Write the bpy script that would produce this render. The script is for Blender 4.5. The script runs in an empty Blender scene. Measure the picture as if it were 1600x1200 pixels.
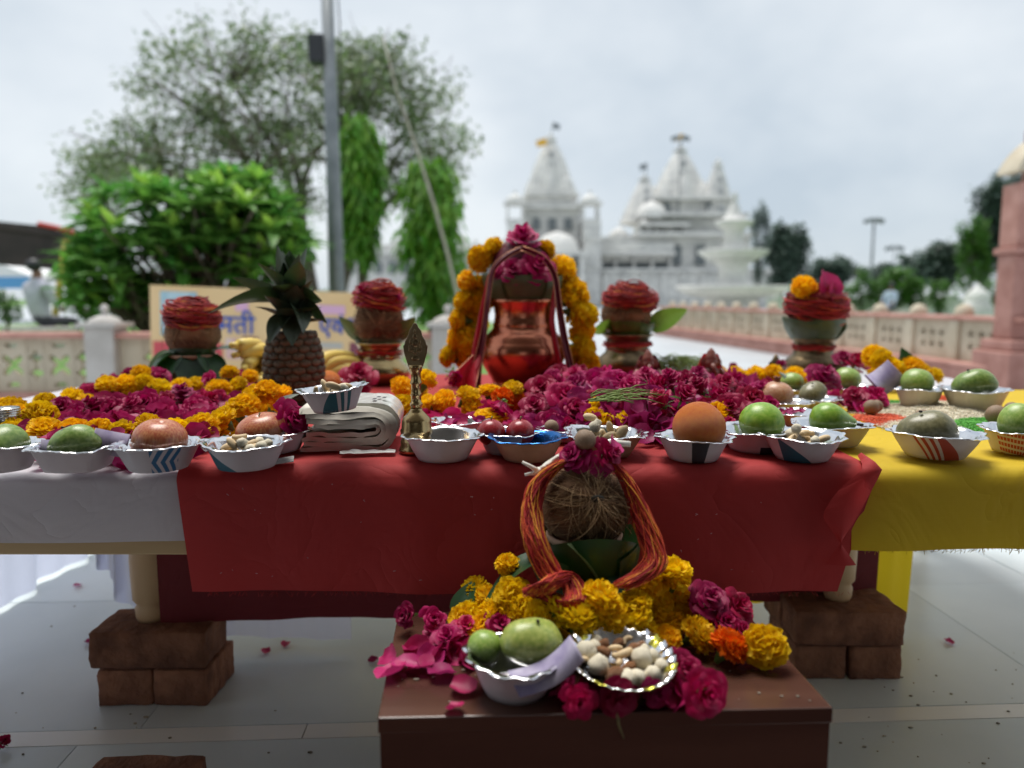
import bpy, bmesh, math, random
import numpy as np
from mathutils import Vector, Matrix, noise

random.seed(7)
RNG = np.random.default_rng(7)
pi = math.pi
R = math.radians
scene = bpy.context.scene
col = scene.collection

# ------------------------------------------------------------------ camera
CAM_H = 0.80
PITCH = R(6.52)
F = 1600 * 26.0 / 36.0
cam_d = bpy.data.cameras.new('camera')
cam = bpy.data.objects.new('camera', cam_d)
col.objects.link(cam)
cam_d.lens = 26.0
cam_d.sensor_width = 36.0
cam_d.clip_start = 0.05
cam_d.clip_end = 3000
cam.location = (0, 0, CAM_H)
cam.rotation_euler = (pi / 2 - PITCH, 0, 0)
cam_d.dof.use_dof = True
cam_d.dof.focus_distance = 1.16
cam_d.dof.aperture_fstop = 2.3
scene.camera = cam

# ------------------------------------------------------------------ sky (overcast)
world = bpy.data.worlds.new('World')
scene.world = world
world.use_nodes = True
wt = world.node_tree
wt.nodes.clear()
w_out = wt.nodes.new('ShaderNodeOutputWorld')
w_bg = wt.nodes.new('ShaderNodeBackground')
w_sky = wt.nodes.new('ShaderNodeTexSky')
w_sky.sky_type = 'NISHITA'
w_sky.sun_disc = False
w_sky.sun_elevation = R(58)
w_sky.sun_rotation = R(200)
w_co = wt.nodes.new('ShaderNodeTexCoord')
w_map = wt.nodes.new('ShaderNodeMapping')
w_map.inputs['Scale'].default_value = (1.0, 1.0, 1.7)
w_map.inputs['Location'].default_value = (0.25, 0.9, 0.6)
w_n = wt.nodes.new('ShaderNodeTexNoise')
w_n.inputs['Scale'].default_value = 1.7
w_n.inputs['Detail'].default_value = 5.0
w_n.inputs['Roughness'].default_value = 0.5
w_n.inputs['Distortion'].default_value = 0.1
w_r = wt.nodes.new('ShaderNodeValToRGB')
w_r.color_ramp.elements[0].position = 0.38
w_r.color_ramp.elements[0].color = (2.25, 2.58, 2.9, 1)
w_r.color_ramp.elements[1].position = 0.60
w_r.color_ramp.elements[1].color = (3.42, 3.62, 3.78, 1)
w_mix = wt.nodes.new('ShaderNodeMix')
w_mix.data_type = 'RGBA'
w_mix.inputs[0].default_value = 0.95
wt.links.new(w_co.outputs['Generated'], w_map.inputs['Vector'])
wt.links.new(w_map.outputs['Vector'], w_n.inputs['Vector'])
wt.links.new(w_n.outputs['Fac'], w_r.inputs['Fac'])
wt.links.new(w_sky.outputs['Color'], w_mix.inputs[6])
wt.links.new(w_r.outputs['Color'], w_mix.inputs[7])
wt.links.new(w_mix.outputs[2], w_bg.inputs['Color'])
w_bg.inputs['Strength'].default_value = 0.1
wt.links.new(w_bg.outputs['Background'], w_out.inputs['Surface'])

sun_d = bpy.data.lights.new('sun', 'SUN')
sun_d.energy = 1.5
sun_d.angle = R(30)
sun_d.color = (1.0, 0.96, 0.9)
sun = bpy.data.objects.new('sun', sun_d)
col.objects.link(sun)
SUN_DIR = Vector((-0.15, 0.32, 1.0))       # towards the veiled sun, high beyond the table
sun.rotation_euler = SUN_DIR.to_track_quat('Z', 'Y').to_euler()
w_sky.sun_elevation = math.atan2(SUN_DIR.z, SUN_DIR.xy.length)
w_sky.sun_rotation = math.atan2(SUN_DIR.x, SUN_DIR.y)

scene.render.engine = 'CYCLES'
scene.view_settings.view_transform = 'Standard'
scene.view_settings.look = 'None'
scene.view_settings.gamma = 1.0
scene.view_settings.exposure = 1.28
scene.cycles.use_denoising = True
scene.cycles.max_bounces = 8
scene.cycles.diffuse_bounces = 4
scene.cycles.transparent_max_bounces = 8
scene.cycles.sample_clamp_indirect = 6.0
scene.cycles.caustics_reflective = False
scene.cycles.caustics_refractive = False

# ------------------------------------------------------------------ picture -> place helpers
_up = Vector((0, math.sin(PITCH), math.cos(PITCH)))
_fw = Vector((0, math.cos(PITCH), -math.sin(PITCH)))
_C = Vector((0, 0, CAM_H))


def ray(px, py):
    return _fw + Vector((1, 0, 0)) * ((px - 800) / F) + _up * ((600 - py) / F)


def at(px, py, z):
    d = ray(px, py)
    return _C + d * ((z - CAM_H) / d.z)


def atY(px, py, Y):
    d = ray(px, py)
    return _C + d * (Y / d.y)


def msz(px, p):
    return px * ((Vector(p) - _C).dot(_fw)) / F


# ------------------------------------------------------------------ mesh helpers
class G:
    """collects vertices and faces of one mesh"""

    def __init__(s):
        s.v = []
        s.f = []
        s.m = []
        s.n = 0

    def add(s, V, Fs, mi=0):
        V = np.asarray(V, float).reshape(-1, 3)
        s.v.append(V)
        for f in Fs:
            s.f.append(tuple(int(i) + s.n for i in f))
            s.m.append(mi)
        s.n += len(V)
        return s

    def mesh(s, name, mats, smooth=True):
        me = bpy.data.meshes.new(name)
        V = np.concatenate(s.v) if s.v else np.zeros((0, 3))
        me.from_pydata(V.tolist(), [], s.f)
        if not isinstance(mats, (list, tuple)):
            mats = [mats]
        for m in mats:
            me.materials.append(m)
        if len(mats) > 1:
            me.polygons.foreach_set('material_index', s.m)
        me.polygons.foreach_set('use_smooth', [smooth] * len(me.polygons))
        me.update()
        return me


def grid_faces(nu, nv, wrap=False):
    """vertex index = i*nv + j, i in nu rows"""
    out = []
    for i in range(nu if wrap else nu - 1):
        a = i
        b = (i + 1) % nu
        for j in range(nv - 1):
            out.append((a * nv + j, b * nv + j, b * nv + j + 1, a * nv + j + 1))
    return out


def lathe(prof, n=32, mod=None, cap=True):
    V = []
    m = len(prof)
    for i in range(n):
        a = 2 * pi * i / n
        for j, (r, z) in enumerate(prof):
            rr, zz = (r, z) if mod is None else mod(a, j, r, z)
            V.append((rr * math.cos(a), rr * math.sin(a), zz))
    Fc = grid_faces(n, m, True)
    if cap:
        if prof[0][0] > 1e-5:
            Fc.append(tuple(i * m for i in range(n))[::-1])
        if prof[-1][0] > 1e-5:
            Fc.append(tuple(i * m + m - 1 for i in range(n)))
    return np.array(V), Fc


def tube(pts, rad, n=6, closed=False):
    pts = np.asarray(pts, float)
    k = len(pts)
    if np.isscalar(rad):
        rad = [rad] * k
    V = []
    nrm = None
    for i in range(k):
        if closed:
            t = pts[(i + 1) % k] - pts[i - 1]
        else:
            t = pts[min(i + 1, k - 1)] - pts[max(i - 1, 0)]
        t = t / (np.linalg.norm(t) + 1e-12)
        if nrm is None:
            h = np.array([0, 0, 1.0]) if abs(t[2]) < 0.9 else np.array([1.0, 0, 0])
            nrm = np.cross(t, h)
        nrm = nrm - t * np.dot(nrm, t)
        nrm /= np.linalg.norm(nrm) + 1e-12
        b = np.cross(t, nrm)
        for q in range(n):
            a = 2 * pi * q / n
            V.append(pts[i] + rad[i] * (math.cos(a) * nrm + math.sin(a) * b))
    Fc = []
    for i in range(k if closed else k - 1):
        i2 = (i + 1) % k
        for q in range(n):
            Fc.append((i * n + q, i * n + (q + 1) % n, i2 * n + (q + 1) % n, i2 * n + q))
    if not closed:
        Fc.append(tuple(range(n))[::-1])
        Fc.append(tuple((k - 1) * n + q for q in range(n)))
    return np.array(V), Fc


def boxv(x0, x1, y0, y1, z0, z1):
    V = [(x0, y0, z0), (x1, y0, z0), (x1, y1, z0), (x0, y1, z0),
         (x0, y0, z1), (x1, y0, z1), (x1, y1, z1), (x0, y1, z1)]
    return np.array(V, float), [(0, 3, 2, 1), (4, 5, 6, 7), (0, 1, 5, 4), (1, 2, 6, 5), (2, 3, 7, 6), (3, 0, 4, 7)]


def ellipsoid(rx, ry, rz, nu=24, nv=14, c=(0, 0, 0)):
    V = []
    for i in range(nu):
        a = 2 * pi * i / nu
        for j in range(nv):
            b = -pi / 2 + pi * j / (nv - 1)
            V.append((rx * math.cos(b) * math.cos(a) + c[0], ry * math.cos(b) * math.sin(a) + c[1], rz * math.sin(b) + c[2]))
    return np.array(V), grid_faces(nu, nv, True)


def nz(p, s=1.0, seed=0.0):
    return noise.noise(Vector((p[0] * s + seed, p[1] * s - seed * 0.7, p[2] * s + seed * 1.3)))


def displace(V, s, amp, seed=0.0, c=None):
    V = np.array(V)
    c = V.mean(0) if c is None else np.array(c)
    out = []
    for p in V:
        d = p - c
        L = np.linalg.norm(d) + 1e-9
        out.append(p + d / L * amp * nz(p, s, seed))
    return np.array(out)


def rotz(V, a):
    c, s = math.cos(a), math.sin(a)
    return np.asarray(V) @ np.array([[c, s, 0], [-s, c, 0], [0, 0, 1]])


def xf(V, loc=(0, 0, 0), rot=(0, 0, 0), sc=(1, 1, 1)):
    from mathutils import Euler
    if np.isscalar(sc):
        sc = (sc,) * 3
    M = np.array(Euler(rot).to_matrix())
    return (np.asarray(V) * np.array(sc)) @ M.T + np.array(loc)


def bevel(o, w=0.004, seg=2, ang=40):
    m = o.modifiers.new('bevel', 'BEVEL')
    m.width = w
    m.segments = seg
    m.limit_method = 'ANGLE'
    m.angle_limit = R(ang)
    return o


# ------------------------------------------------------------------ object helpers
LABELS = {}


def link(name, me, parent=None, loc=(0, 0, 0), rot=(0, 0, 0), sc=1.0):
    o = bpy.data.objects.new(name, me)
    col.objects.link(o)
    if parent is not None:
        o.parent = parent
    o.location = loc
    o.rotation_euler = rot
    o.scale = (sc,) * 3 if np.isscalar(sc) else sc
    return o


def tag(o, label, cat, group=None):
    o['label'] = label
    o['category'] = cat
    if group:
        o['group'] = group
    return o


def thing(name, label, cat, me=None, loc=(0, 0, 0), rot=(0, 0, 0), sc=1.0, group=None):
    return tag(link(name, me, None, loc, rot, sc), label, cat, group)


def struct(name, me, **k):
    o = link(name, me, **k)
    o['kind'] = 'structure'
    return o


# ------------------------------------------------------------------ materials
def N(t, kind, **inp):
    n = t.nodes.new(kind)
    for k, v in inp.items():
        n.inputs[k.replace('_', ' ')].default_value = v
    return n


def mat(name, c, rough=0.5, metal=0.0, c2=None, ns=20.0, nd=4.0, nlo=0.35, nhi=0.65, bump=0.0, bs=None, bdist=0.002,
        spec=0.5, coat=0.0, transl=0.0, tcol=None, rnd=0.0, hue=0.0, island=False, sss=0.0, stretch=None, rvar=0.0, sheen=0.0):
    m = bpy.data.materials.new(name)
    m.use_nodes = True
    t = m.node_tree
    b = t.nodes['Principled BSDF']
    out = t.nodes['Material Output']
    b.inputs['Roughness'].default_value = rough
    b.inputs['Metallic'].default_value = metal
    b.inputs['Specular IOR Level'].default_value = spec
    b.inputs['Coat Weight'].default_value = coat
    b.inputs['Coat Roughness'].default_value = 0.12
    if sheen:
        b.inputs['Sheen Weight'].default_value = sheen
    if sss:
        b.inputs['Subsurface Weight'].default_value = sss
        b.inputs['Subsurface Radius'].default_value = (0.01, 0.005, 0.003)
    co = t.nodes.new('ShaderNodeTexCoord')
    vec = co.outputs['Object']
    if stretch:
        mp = t.nodes.new('ShaderNodeMapping')
        mp.inputs['Scale'].default_value = stretch
        t.links.new(vec, mp.inputs['Vector'])
        vec = mp.outputs['Vector']
    csock = None
    if c2 is not None:
        n = N(t, 'ShaderNodeTexNoise', Scale=ns, Detail=nd)
        t.links.new(vec, n.inputs['Vector'])
        r = t.nodes.new('ShaderNodeValToRGB')
        r.color_ramp.elements[0].position = nlo
        r.color_ramp.elements[1].position = nhi
        r.color_ramp.elements[0].color = (*c, 1)
        r.color_ramp.elements[1].color = (*c2, 1)
        t.links.new(n.outputs['Fac'], r.inputs['Fac'])
        csock = r.outputs['Color']
        if rvar:
            mr = t.nodes.new('ShaderNodeMapRange')
            mr.inputs['To Min'].default_value = max(0.02, rough - rvar)
            mr.inputs['To Max'].default_value = min(1, rough + rvar)
            t.links.new(n.outputs['Fac'], mr.inputs['Value'])
            t.links.new(mr.outputs['Result'], b.inputs['Roughness'])
    if rnd or hue:
        h = t.nodes.new('ShaderNodeHueSaturation')
        if island:
            src = t.nodes.new('ShaderNodeNewGeometry').outputs['Random Per Island']
        else:
            src = t.nodes.new('ShaderNodeObjectInfo').outputs['Random']
        if rnd:
            mr = t.nodes.new('ShaderNodeMapRange')
            mr.inputs['To Min'].default_value = 1 - rnd
            mr.inputs['To Max'].default_value = 1 + rnd
            t.links.new(src, mr.inputs['Value'])
            t.links.new(mr.outputs['Result'], h.inputs['Value'])
        if hue:
            w = t.nodes.new('ShaderNodeMath')
            w.operation = 'MULTIPLY'
            w.inputs[1].default_value = 7.31
            t.links.new(src, w.inputs[0])
            fr = t.nodes.new('ShaderNodeMath')
            fr.operation = 'FRACT'
            t.links.new(w.outputs[0], fr.inputs[0])
            mr2 = t.nodes.new('ShaderNodeMapRange')
            mr2.inputs['To Min'].default_value = 0.5 - hue
            mr2.inputs['To Max'].default_value = 0.5 + hue
            t.links.new(fr.outputs[0], mr2.inputs['Value'])
            t.links.new(mr2.outputs['Result'], h.inputs['Hue'])
        if csock is not None:
            t.links.new(csock, h.inputs['Color'])
        else:
            h.inputs['Color'].default_value = (*c, 1)
        csock = h.outputs['Color']
    if csock is not None:
        t.links.new(csock, b.inputs['Base Color'])
    else:
        b.inputs['Base Color'].default_value = (*c, 1)
    if bump:
        n2 = N(t, 'ShaderNodeTexNoise', Scale=(bs or ns), Detail=6.0)
        t.links.new(vec, n2.inputs['Vector'])
        bp = t.nodes.new('ShaderNodeBump')
        bp.inputs['Strength'].default_value = bump
        bp.inputs['Distance'].default_value = bdist
        t.links.new(n2.outputs['Fac'], bp.inputs['Height'])
        t.links.new(bp.outputs['Normal'], b.inputs['Normal'])
    if transl:
        tr = t.nodes.new('ShaderNodeBsdfTranslucent')
        mx = t.nodes.new('ShaderNodeMixShader')
        mx.inputs[0].default_value = transl
        if tcol is not None or csock is None:
            tr.inputs['Color'].default_value = (*(tcol or c), 1)
        else:
            t.links.new(csock, tr.inputs['Color'])
        t.links.new(b.outputs[0], mx.inputs[1])
        t.links.new(tr.outputs[0], mx.inputs[2])
        t.links.new(mx.outputs[0], out.inputs['Surface'])
    return m


def ramp_island(name, stops, rough=0.7, bump=0.0, transl=0.0):
    """each separate strand of the mesh takes its own colour"""
    m = mat(name, (0.5, 0.5, 0.5), rough)
    t = m.node_tree
    g = t.nodes.new('ShaderNodeNewGeometry')
    r = t.nodes.new('ShaderNodeValToRGB')
    cr = r.color_ramp
    cr.interpolation = 'CONSTANT'
    while len(cr.elements) < len(stops):
        cr.elements.new(0.5)
    for e, (p, c) in zip(cr.elements, stops):
        e.position = p
        e.color = (*c, 1)
    co = t.nodes.new('ShaderNodeTexCoord')
    n = N(t, 'ShaderNodeTexNoise', Scale=30.0, Detail=2.0)
    t.links.new(co.outputs['Object'], n.inputs['Vector'])
    ad = t.nodes.new('ShaderNodeMath')
    ad.operation = 'MULTIPLY_ADD'
    ad.inputs[1].default_value = 0.55
    ad.inputs[2].default_value = -0.28
    t.links.new(n.outputs['Fac'], ad.inputs[0])
    ad2 = t.nodes.new('ShaderNodeMath')
    ad2.operation = 'ADD'
    t.links.new(ad.outputs[0], ad2.inputs[0])
    t.links.new(g.outputs['Random Per Island'], ad2.inputs[1])
    t.links.new(ad2.outputs[0], r.inputs['Fac'])
    t.links.new(r.outputs['Color'], t.nodes['Principled BSDF'].inputs['Base Color'])
    return m


M = {}
M['marble_grey'] = mat('marble_grey', (0.61, 0.69, 0.72), 0.30, c2=(0.73, 0.80, 0.83), ns=2.4, nd=8, bump=0.05, bs=60, rnd=0.07, rvar=0.09)
M['marble_white'] = mat('marble_white', (0.86, 0.86, 0.84), 0.25, c2=(0.90, 0.90, 0.88), ns=6, nd=7, rnd=0.04)
M['marble_dark'] = mat('marble_dark', (0.045, 0.05, 0.05), 0.3, c2=(0.09, 0.09, 0.09), ns=8)
M['mortar'] = mat('mortar', (0.16, 0.16, 0.15), 0.9, c2=(0.24, 0.24, 0.22), ns=30)
M['path'] = mat('path', (0.44, 0.47, 0.50), 0.4, c2=(0.54, 0.57, 0.60), ns=1.2, nd=6)
M['lawn'] = mat('lawn', (0.08, 0.18, 0.035), 0.9, c2=(0.14, 0.27, 0.05), ns=1.5, nd=8)
M['pink_stone'] = mat('pink_stone', (0.42, 0.20, 0.16), 0.75, c2=(0.56, 0.30, 0.25), ns=5, nd=7, bump=0.25, bs=90, rnd=0.05)
M['cream_stone'] = mat('cream_stone', (0.48, 0.41, 0.30), 0.75, c2=(0.60, 0.53, 0.41), ns=4, nd=7, bump=0.2, bs=80, rnd=0.04)
M['pale_stone'] = mat('pale_stone', (0.46, 0.43, 0.40), 0.7, c2=(0.58, 0.55, 0.52), ns=5, nd=7, bump=0.2, bs=80)
M['red_stone'] = mat('red_stone', (0.33, 0.15, 0.12), 0.75, c2=(0.46, 0.24, 0.20), ns=5, nd=7, bump=0.25, bs=90)
M['hall_plaster'] = mat('hall_plaster', (0.22, 0.19, 0.17), 0.85, c2=(0.28, 0.25, 0.22), ns=3)
M['temple'] = mat('temple', (0.50, 0.50, 0.49), 0.65, c2=(0.74, 0.73, 0.70), ns=0.9, nd=8, nlo=0.3, nhi=0.6, rnd=0.05, stretch=(1, 1, 2.2), bump=0.6, bs=3, bdist=0.15)  # streaked tone: stains, plus grey crevice shading painted into the colour
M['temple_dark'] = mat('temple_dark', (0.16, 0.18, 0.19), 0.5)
M['wood_pale'] = mat('wood_pale', (0.52, 0.33, 0.17), 0.5, c2=(0.66, 0.46, 0.26), ns=9, nd=6, stretch=(1, 1, 0.12), bump=0.1, bs=40)
M['wood_board'] = mat('wood_board', (0.50, 0.36, 0.18), 0.6, c2=(0.62, 0.47, 0.26), ns=10, nd=6, stretch=(0.1, 1, 1), bump=0.15, bs=40)
M['brick'] = mat('brick', (0.16, 0.065, 0.038), 0.95, c2=(0.34, 0.15, 0.085), ns=16, nd=8, bump=1.0, bs=55, bdist=0.010, rnd=0.15)


def cloth_mat(name, c, transl, sc=900.0, rough=0.75, tc=None):
    m = mat(name, c, rough, c2=tuple(x * 0.86 for x in c), ns=3, nd=5, transl=transl, tcol=tc)
    t = m.node_tree
    b = t.nodes['Principled BSDF']
    co = t.nodes.new('ShaderNodeTexCoord')
    bp = t.nodes.new('ShaderNodeBump')
    bp.inputs['Strength'].default_value = 0.25
    bp.inputs['Distance'].default_value = 0.0006
    prev = None
    for ax in ('X', 'DIAGONAL'):
        w = t.nodes.new('ShaderNodeTexNoise')
        mp = t.nodes.new('ShaderNodeMapping')
        mp.inputs['Scale'].default_value = (sc, 12, 12) if ax == 'X' else (12, sc, sc)
        w.inputs['Scale'].default_value = 1.0
        t.links.new(co.outputs['Object'], mp.inputs['Vector'])
        t.links.new(mp.outputs['Vector'], w.inputs['Vector'])
        if prev is None:
            prev = w.outputs['Fac']
        else:
            a = t.nodes.new('ShaderNodeMath')
            a.operation = 'ADD'
            t.links.new(prev, a.inputs[0])
            t.links.new(w.outputs['Fac'], a.inputs[1])
            prev = a.outputs[0]
    t.links.new(prev, bp.inputs['Height'])
    # creases left by folding, and soft crumples
    bp2 = t.nodes.new('ShaderNodeBump')
    bp2.inputs['Strength'].default_value = 0.36
    bp2.inputs['Distance'].default_value = 0.012
    cn = N(t, 'ShaderNodeTexNoise', Scale=7.0, Detail=3.0, Distortion=1.2)
    t.links.new(co.outputs['Object'], cn.inputs['Vector'])
    rg = t.nodes.new('ShaderNodeMath')
    rg.operation = 'SUBTRACT'
    rg.inputs[1].default_value = 0.5
    t.links.new(cn.outputs['Fac'], rg.inputs[0])
    ab = t.nodes.new('ShaderNodeMath')
    ab.operation = 'ABSOLUTE'
    t.links.new(rg.outputs[0], ab.inputs[0])
    pw = t.nodes.new('ShaderNodeMath')
    pw.operation = 'POWER'
    pw.inputs[1].default_value = 0.6
    t.links.new(ab.outputs[0], pw.inputs[0])
    t.links.new(pw.outputs[0], bp2.inputs['Height'])
    t.links.new(bp2.outputs['Normal'], bp.inputs['Normal'])
    t.links.new(bp.outputs['Normal'], b.inputs['Normal'])
    return m


M['cloth_red'] = cloth_mat('cloth_red', (0.52, 0.042, 0.042), 0.30, tc=(0.60, 0.04, 0.04))
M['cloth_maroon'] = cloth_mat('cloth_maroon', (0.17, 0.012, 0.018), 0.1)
M['cloth_yellow'] = cloth_mat('cloth_yellow', (0.78, 0.55, 0.02), 0.25, tc=(0.85, 0.60, 0.02))
M['cloth_white'] = cloth_mat('cloth_white', (0.70, 0.69, 0.74), 0.25, tc=(0.7, 0.7, 0.8))
M['cloth_thin_white'] = cloth_mat('cloth_thin_white', (0.74, 0.75, 0.86), 0.6, tc=(0.75, 0.77, 0.92))
M['cloth_thin_yellow'] = cloth_mat('cloth_thin_yellow', (0.85, 0.62, 0.02), 0.5, tc=(0.95, 0.72, 0.03))

# ------------------------------------------------------------------ the hall the camera sits in (behind and above the view)
T = 0.54      # table top
YF = 1.075    # front edge of the table
YB = 2.45     # back edge
XL, XR = -1.27, 1.43


def hall():
    h = thing('open_hall', 'plastered open hall with flat roof sheltering the offering table', 'hall')
    g = G()
    g.add(*boxv(-4.6, 4.6, -5.0, 0.75, 3.25, 3.5))
    link('roof', g.mesh('roof', M['hall_plaster'], False), h)
    g = G()
    g.add(*boxv(-4.6, -0.9, -5.2, -5.0, 0.0, 3.5))
    g.add(*boxv(0.9, 4.6, -5.2, -5.0, 0.0, 3.5))
    g.add(*boxv(-0.9, 0.9, -5.2, -5.0, 2.1, 3.5))
    link('back_wall', g.mesh('back_wall', M['hall_plaster'], False), h)
    for s in (-1, 1):
        g = G()
        g.add(*boxv(s * 4.6 - 0.1, s * 4.6 + 0.1, -5.0, -2.2, 0.0, 3.25))
        link('side_wall', g.mesh('side_wall', M['hall_plaster'], False), h)


hall()

# ------------------------------------------------------------------ floor
FR = R(2.9)     # the paving runs a little askew to the table
f0 = at(0, 1156, 0.0)


def fl(u, v):   # paving coordinates -> world, v=0 is the white strip's centre
    c, s = math.cos(FR), math.sin(FR)
    return Vector((f0.x + u * c - v * s, f0.y + u * s + v * c, 0))


def build_floor():
    g = G()
    g.add([(-40, -12, -0.03), (40, -12, -0.03), (40, 30, -0.03), (-40, 30, -0.03)], [(0, 1, 2, 3)])
    base = struct('floor', g.mesh('floor', M['mortar'], False))

    def slab(u0, u1, v0, v1, m, zt):
        gap = 0.001
        P = [fl(u0 + gap, v0 + gap), fl(u1 - gap, v0 + gap), fl(u1 - gap, v1 - gap), fl(u0 + gap, v1 - gap)]
        c = sum(P, Vector()) / 4
        V = [((p - c).x, (p - c).y, z) for z in (-0.025, 0.0) for p in P]
        gg = G()
        gg.add(V, [(0, 3, 2, 1), (4, 5, 6, 7), (0, 1, 5, 4), (1, 2, 6, 5), (2, 3, 7, 6), (3, 0, 4, 7)])
        o = link('tile', gg.mesh('tile', m, False), base, (c.x, c.y, zt))
        return o
    tw = 0.61
    rows = [(-0.024 - 0.028 - 0.60, -0.024 - 0.20, 'marble_dark')]
    # white strip
    for i in range(-4, 10):
        slab(-0.06 + i * 0.71 - 0.1, -0.06 + (i + 1) * 0.71 - 0.1, -0.024, 0.024, M['marble_white'], 0.0)
    # slabs beyond the strip
    v = 0.024
    for r in range(5):
        off = 0.23 if r % 2 == 0 else 0.02
        for i in range(-4, 9):
            slab(off + i * tw - 0.6, off + (i + 1) * tw - 0.6, v, v + tw, M['marble_grey'], RNG.uniform(-0.0006, 0.0004))
        v += tw
    # band in front of the strip, then a dark border
    for i in range(-4, 9):
        slab(0.15 + i * tw, 0.15 + (i + 1) * tw, -0.024 - 0.165, -0.024, M['marble_grey'], -0.0003)
    for i in range(-3, 6):
        slab(-0.3 + i * 0.9, -0.3 + (i + 1) * 0.9, -0.024 - 0.165 - 0.10, -0.024 - 0.165, M['marble_dark'], -0.0003)
    vv = -0.024 - 0.265
    for r in range(6):
        for i in range(-4, 9):
            slab(i * tw, (i + 1) * tw, vv - tw, vv, M['marble_grey'], 0)
        vv -= tw
    # the pale court beyond
    gg = G()
    a, b = fl(-14, v), fl(16, v)
    gg.add([(a.x, a.y, -0.004), (b.x, b.y, -0.004), (70, 110, -0.004), (-70, 110, -0.004)], [(0, 1, 2, 3)])
    for xa, xb in ((-40, -3.6), (4.2, 40)):
        gg.add([(xa, -11, -0.012), (xb, -11, -0.012), (xb, 6, -0.012), (xa, 6, -0.012)], [(0, 1, 2, 3)])
    struct('court_pavement', gg.mesh('court_pavement', M['path'], False))
    gg = G()
    gg.add([(-900, 30, -0.05), (900, 30, -0.05), (900, 1500, -0.05), (-900, 1500, -0.05)], [(0, 1, 2, 3)])
    gg.add([(-900, 3, -0.045), (-14, 3, -0.045), (-14, 30, -0.045), (-900, 30, -0.045)], [(0, 1, 2, 3)])
    gg.add([(12, 3, -0.045), (900, 3, -0.045), (900, 30, -0.045), (12, 30, -0.045)], [(0, 1, 2, 3)])
    struct('ground', gg.mesh('ground', M['lawn'], False))


build_floor()

# ------------------------------------------------------------------ bricks under the table legs
def brick_mesh(seed, lx=0.225, ly=0.108, lz=0.074):
    g = G()
    nx, ny, nzz = 12, 7, 5
    bm = bmesh.new()
    bmesh.ops.create_cube(bm, size=1.0)
    bmesh.ops.bevel(bm, geom=list(bm.edges), offset=0.022, segments=1, affect='EDGES')
    bmesh.ops.subdivide_edges(bm, edges=list(bm.edges), cuts=6, use_grid_fill=True)
    for v in bm.verts:
        v.co = Vector((v.co.x * lx, v.co.y * ly, v.co.z * lz))
        n = nz(v.co, 38, seed) * 0.0035 + nz(v.co, 110, seed + 3) * 0.0022
        e = min(lx / 2 - abs(v.co.x), 0.02) + min(ly / 2 - abs(v.co.y), 0.02) + min(lz / 2 - abs(v.co.z), 0.02)
        v.co *= 1 - (0.035 if e < 0.012 else 0) * max(0, nz(v.co, 30, seed + 9) + 0.2)
        v.co += v.co.normalized() * n
    me = bpy.data.meshes.new('brick')
    bm.to_mesh(me)
    bm.free()
    me.materials.append(M['brick'])
    me.polygons.foreach_set('use_smooth', [True] * len(me.polygons))
    return me


BR = [brick_mesh(s) for s in (1.3, 5.7, 9.2, 14.4)]
# left stack: two headers below, one stretcher on top, more behind
lp = at(236, 1104, 0)
zb = 0.037
yy = lp.y
sx = lp.x


def brick(k, x, y, z, rz, label, sc=(1, 1, 1)):
    thing('brick', label, 'brick', BR[k % 4], (x, y, z), (0, 0, rz), sc, group='bricks raising the table legs')


brick(0, sx - 0.052, yy + 0.070, zb, pi / 2 + 0.03, 'red brick laid end-on at the bottom left of the left leg stack', (0.6, 1, 1))
brick(1, sx + 0.060, yy + 0.069, zb, pi / 2 - 0.04, 'red brick laid end-on at the bottom right of the left leg stack', (0.6, 1, 1))
brick(2, sx - 0.005, yy + 0.062, zb + 0.077, 0.02, 'red brick lying lengthwise on top of the left leg stack', (1, 1.12, 1))
rp = at(1325, 1062, 0)
rx_, ry_ = rp.x, rp.y
brick(1, rx_ - 0.057, ry_ + 0.09, zb, pi / 2 - 0.02, 'red brick laid end-on at the bottom left of the right leg stack', (0.78, 1, 1))
brick(3, rx_ + 0.057, ry_ + 0.088, zb, pi / 2 + 0.02, 'red brick laid end-on at the bottom right of the right leg stack', (0.78, 1, 1))
brick(0, rx_ + 0.0, ry_ + 0.05, zb + 0.077, -0.01, 'red brick lying lengthwise on top at the front of the right leg stack')
brick(2, rx_ - 0.004, ry_ + 0.142, zb + 0.077, 0.02, 'red brick lying lengthwise on top at the back of the right leg stack')
bp_ = at(243, 1192, 0.06)
thing('brick', 'loose broken brick on the floor at the lower left front', 'brick', BR[1], (bp_.x, bp_.y - 0.048, zb - 0.004), (0.0, 0.05, 0.10), (0.72, 1, 1))

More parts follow.
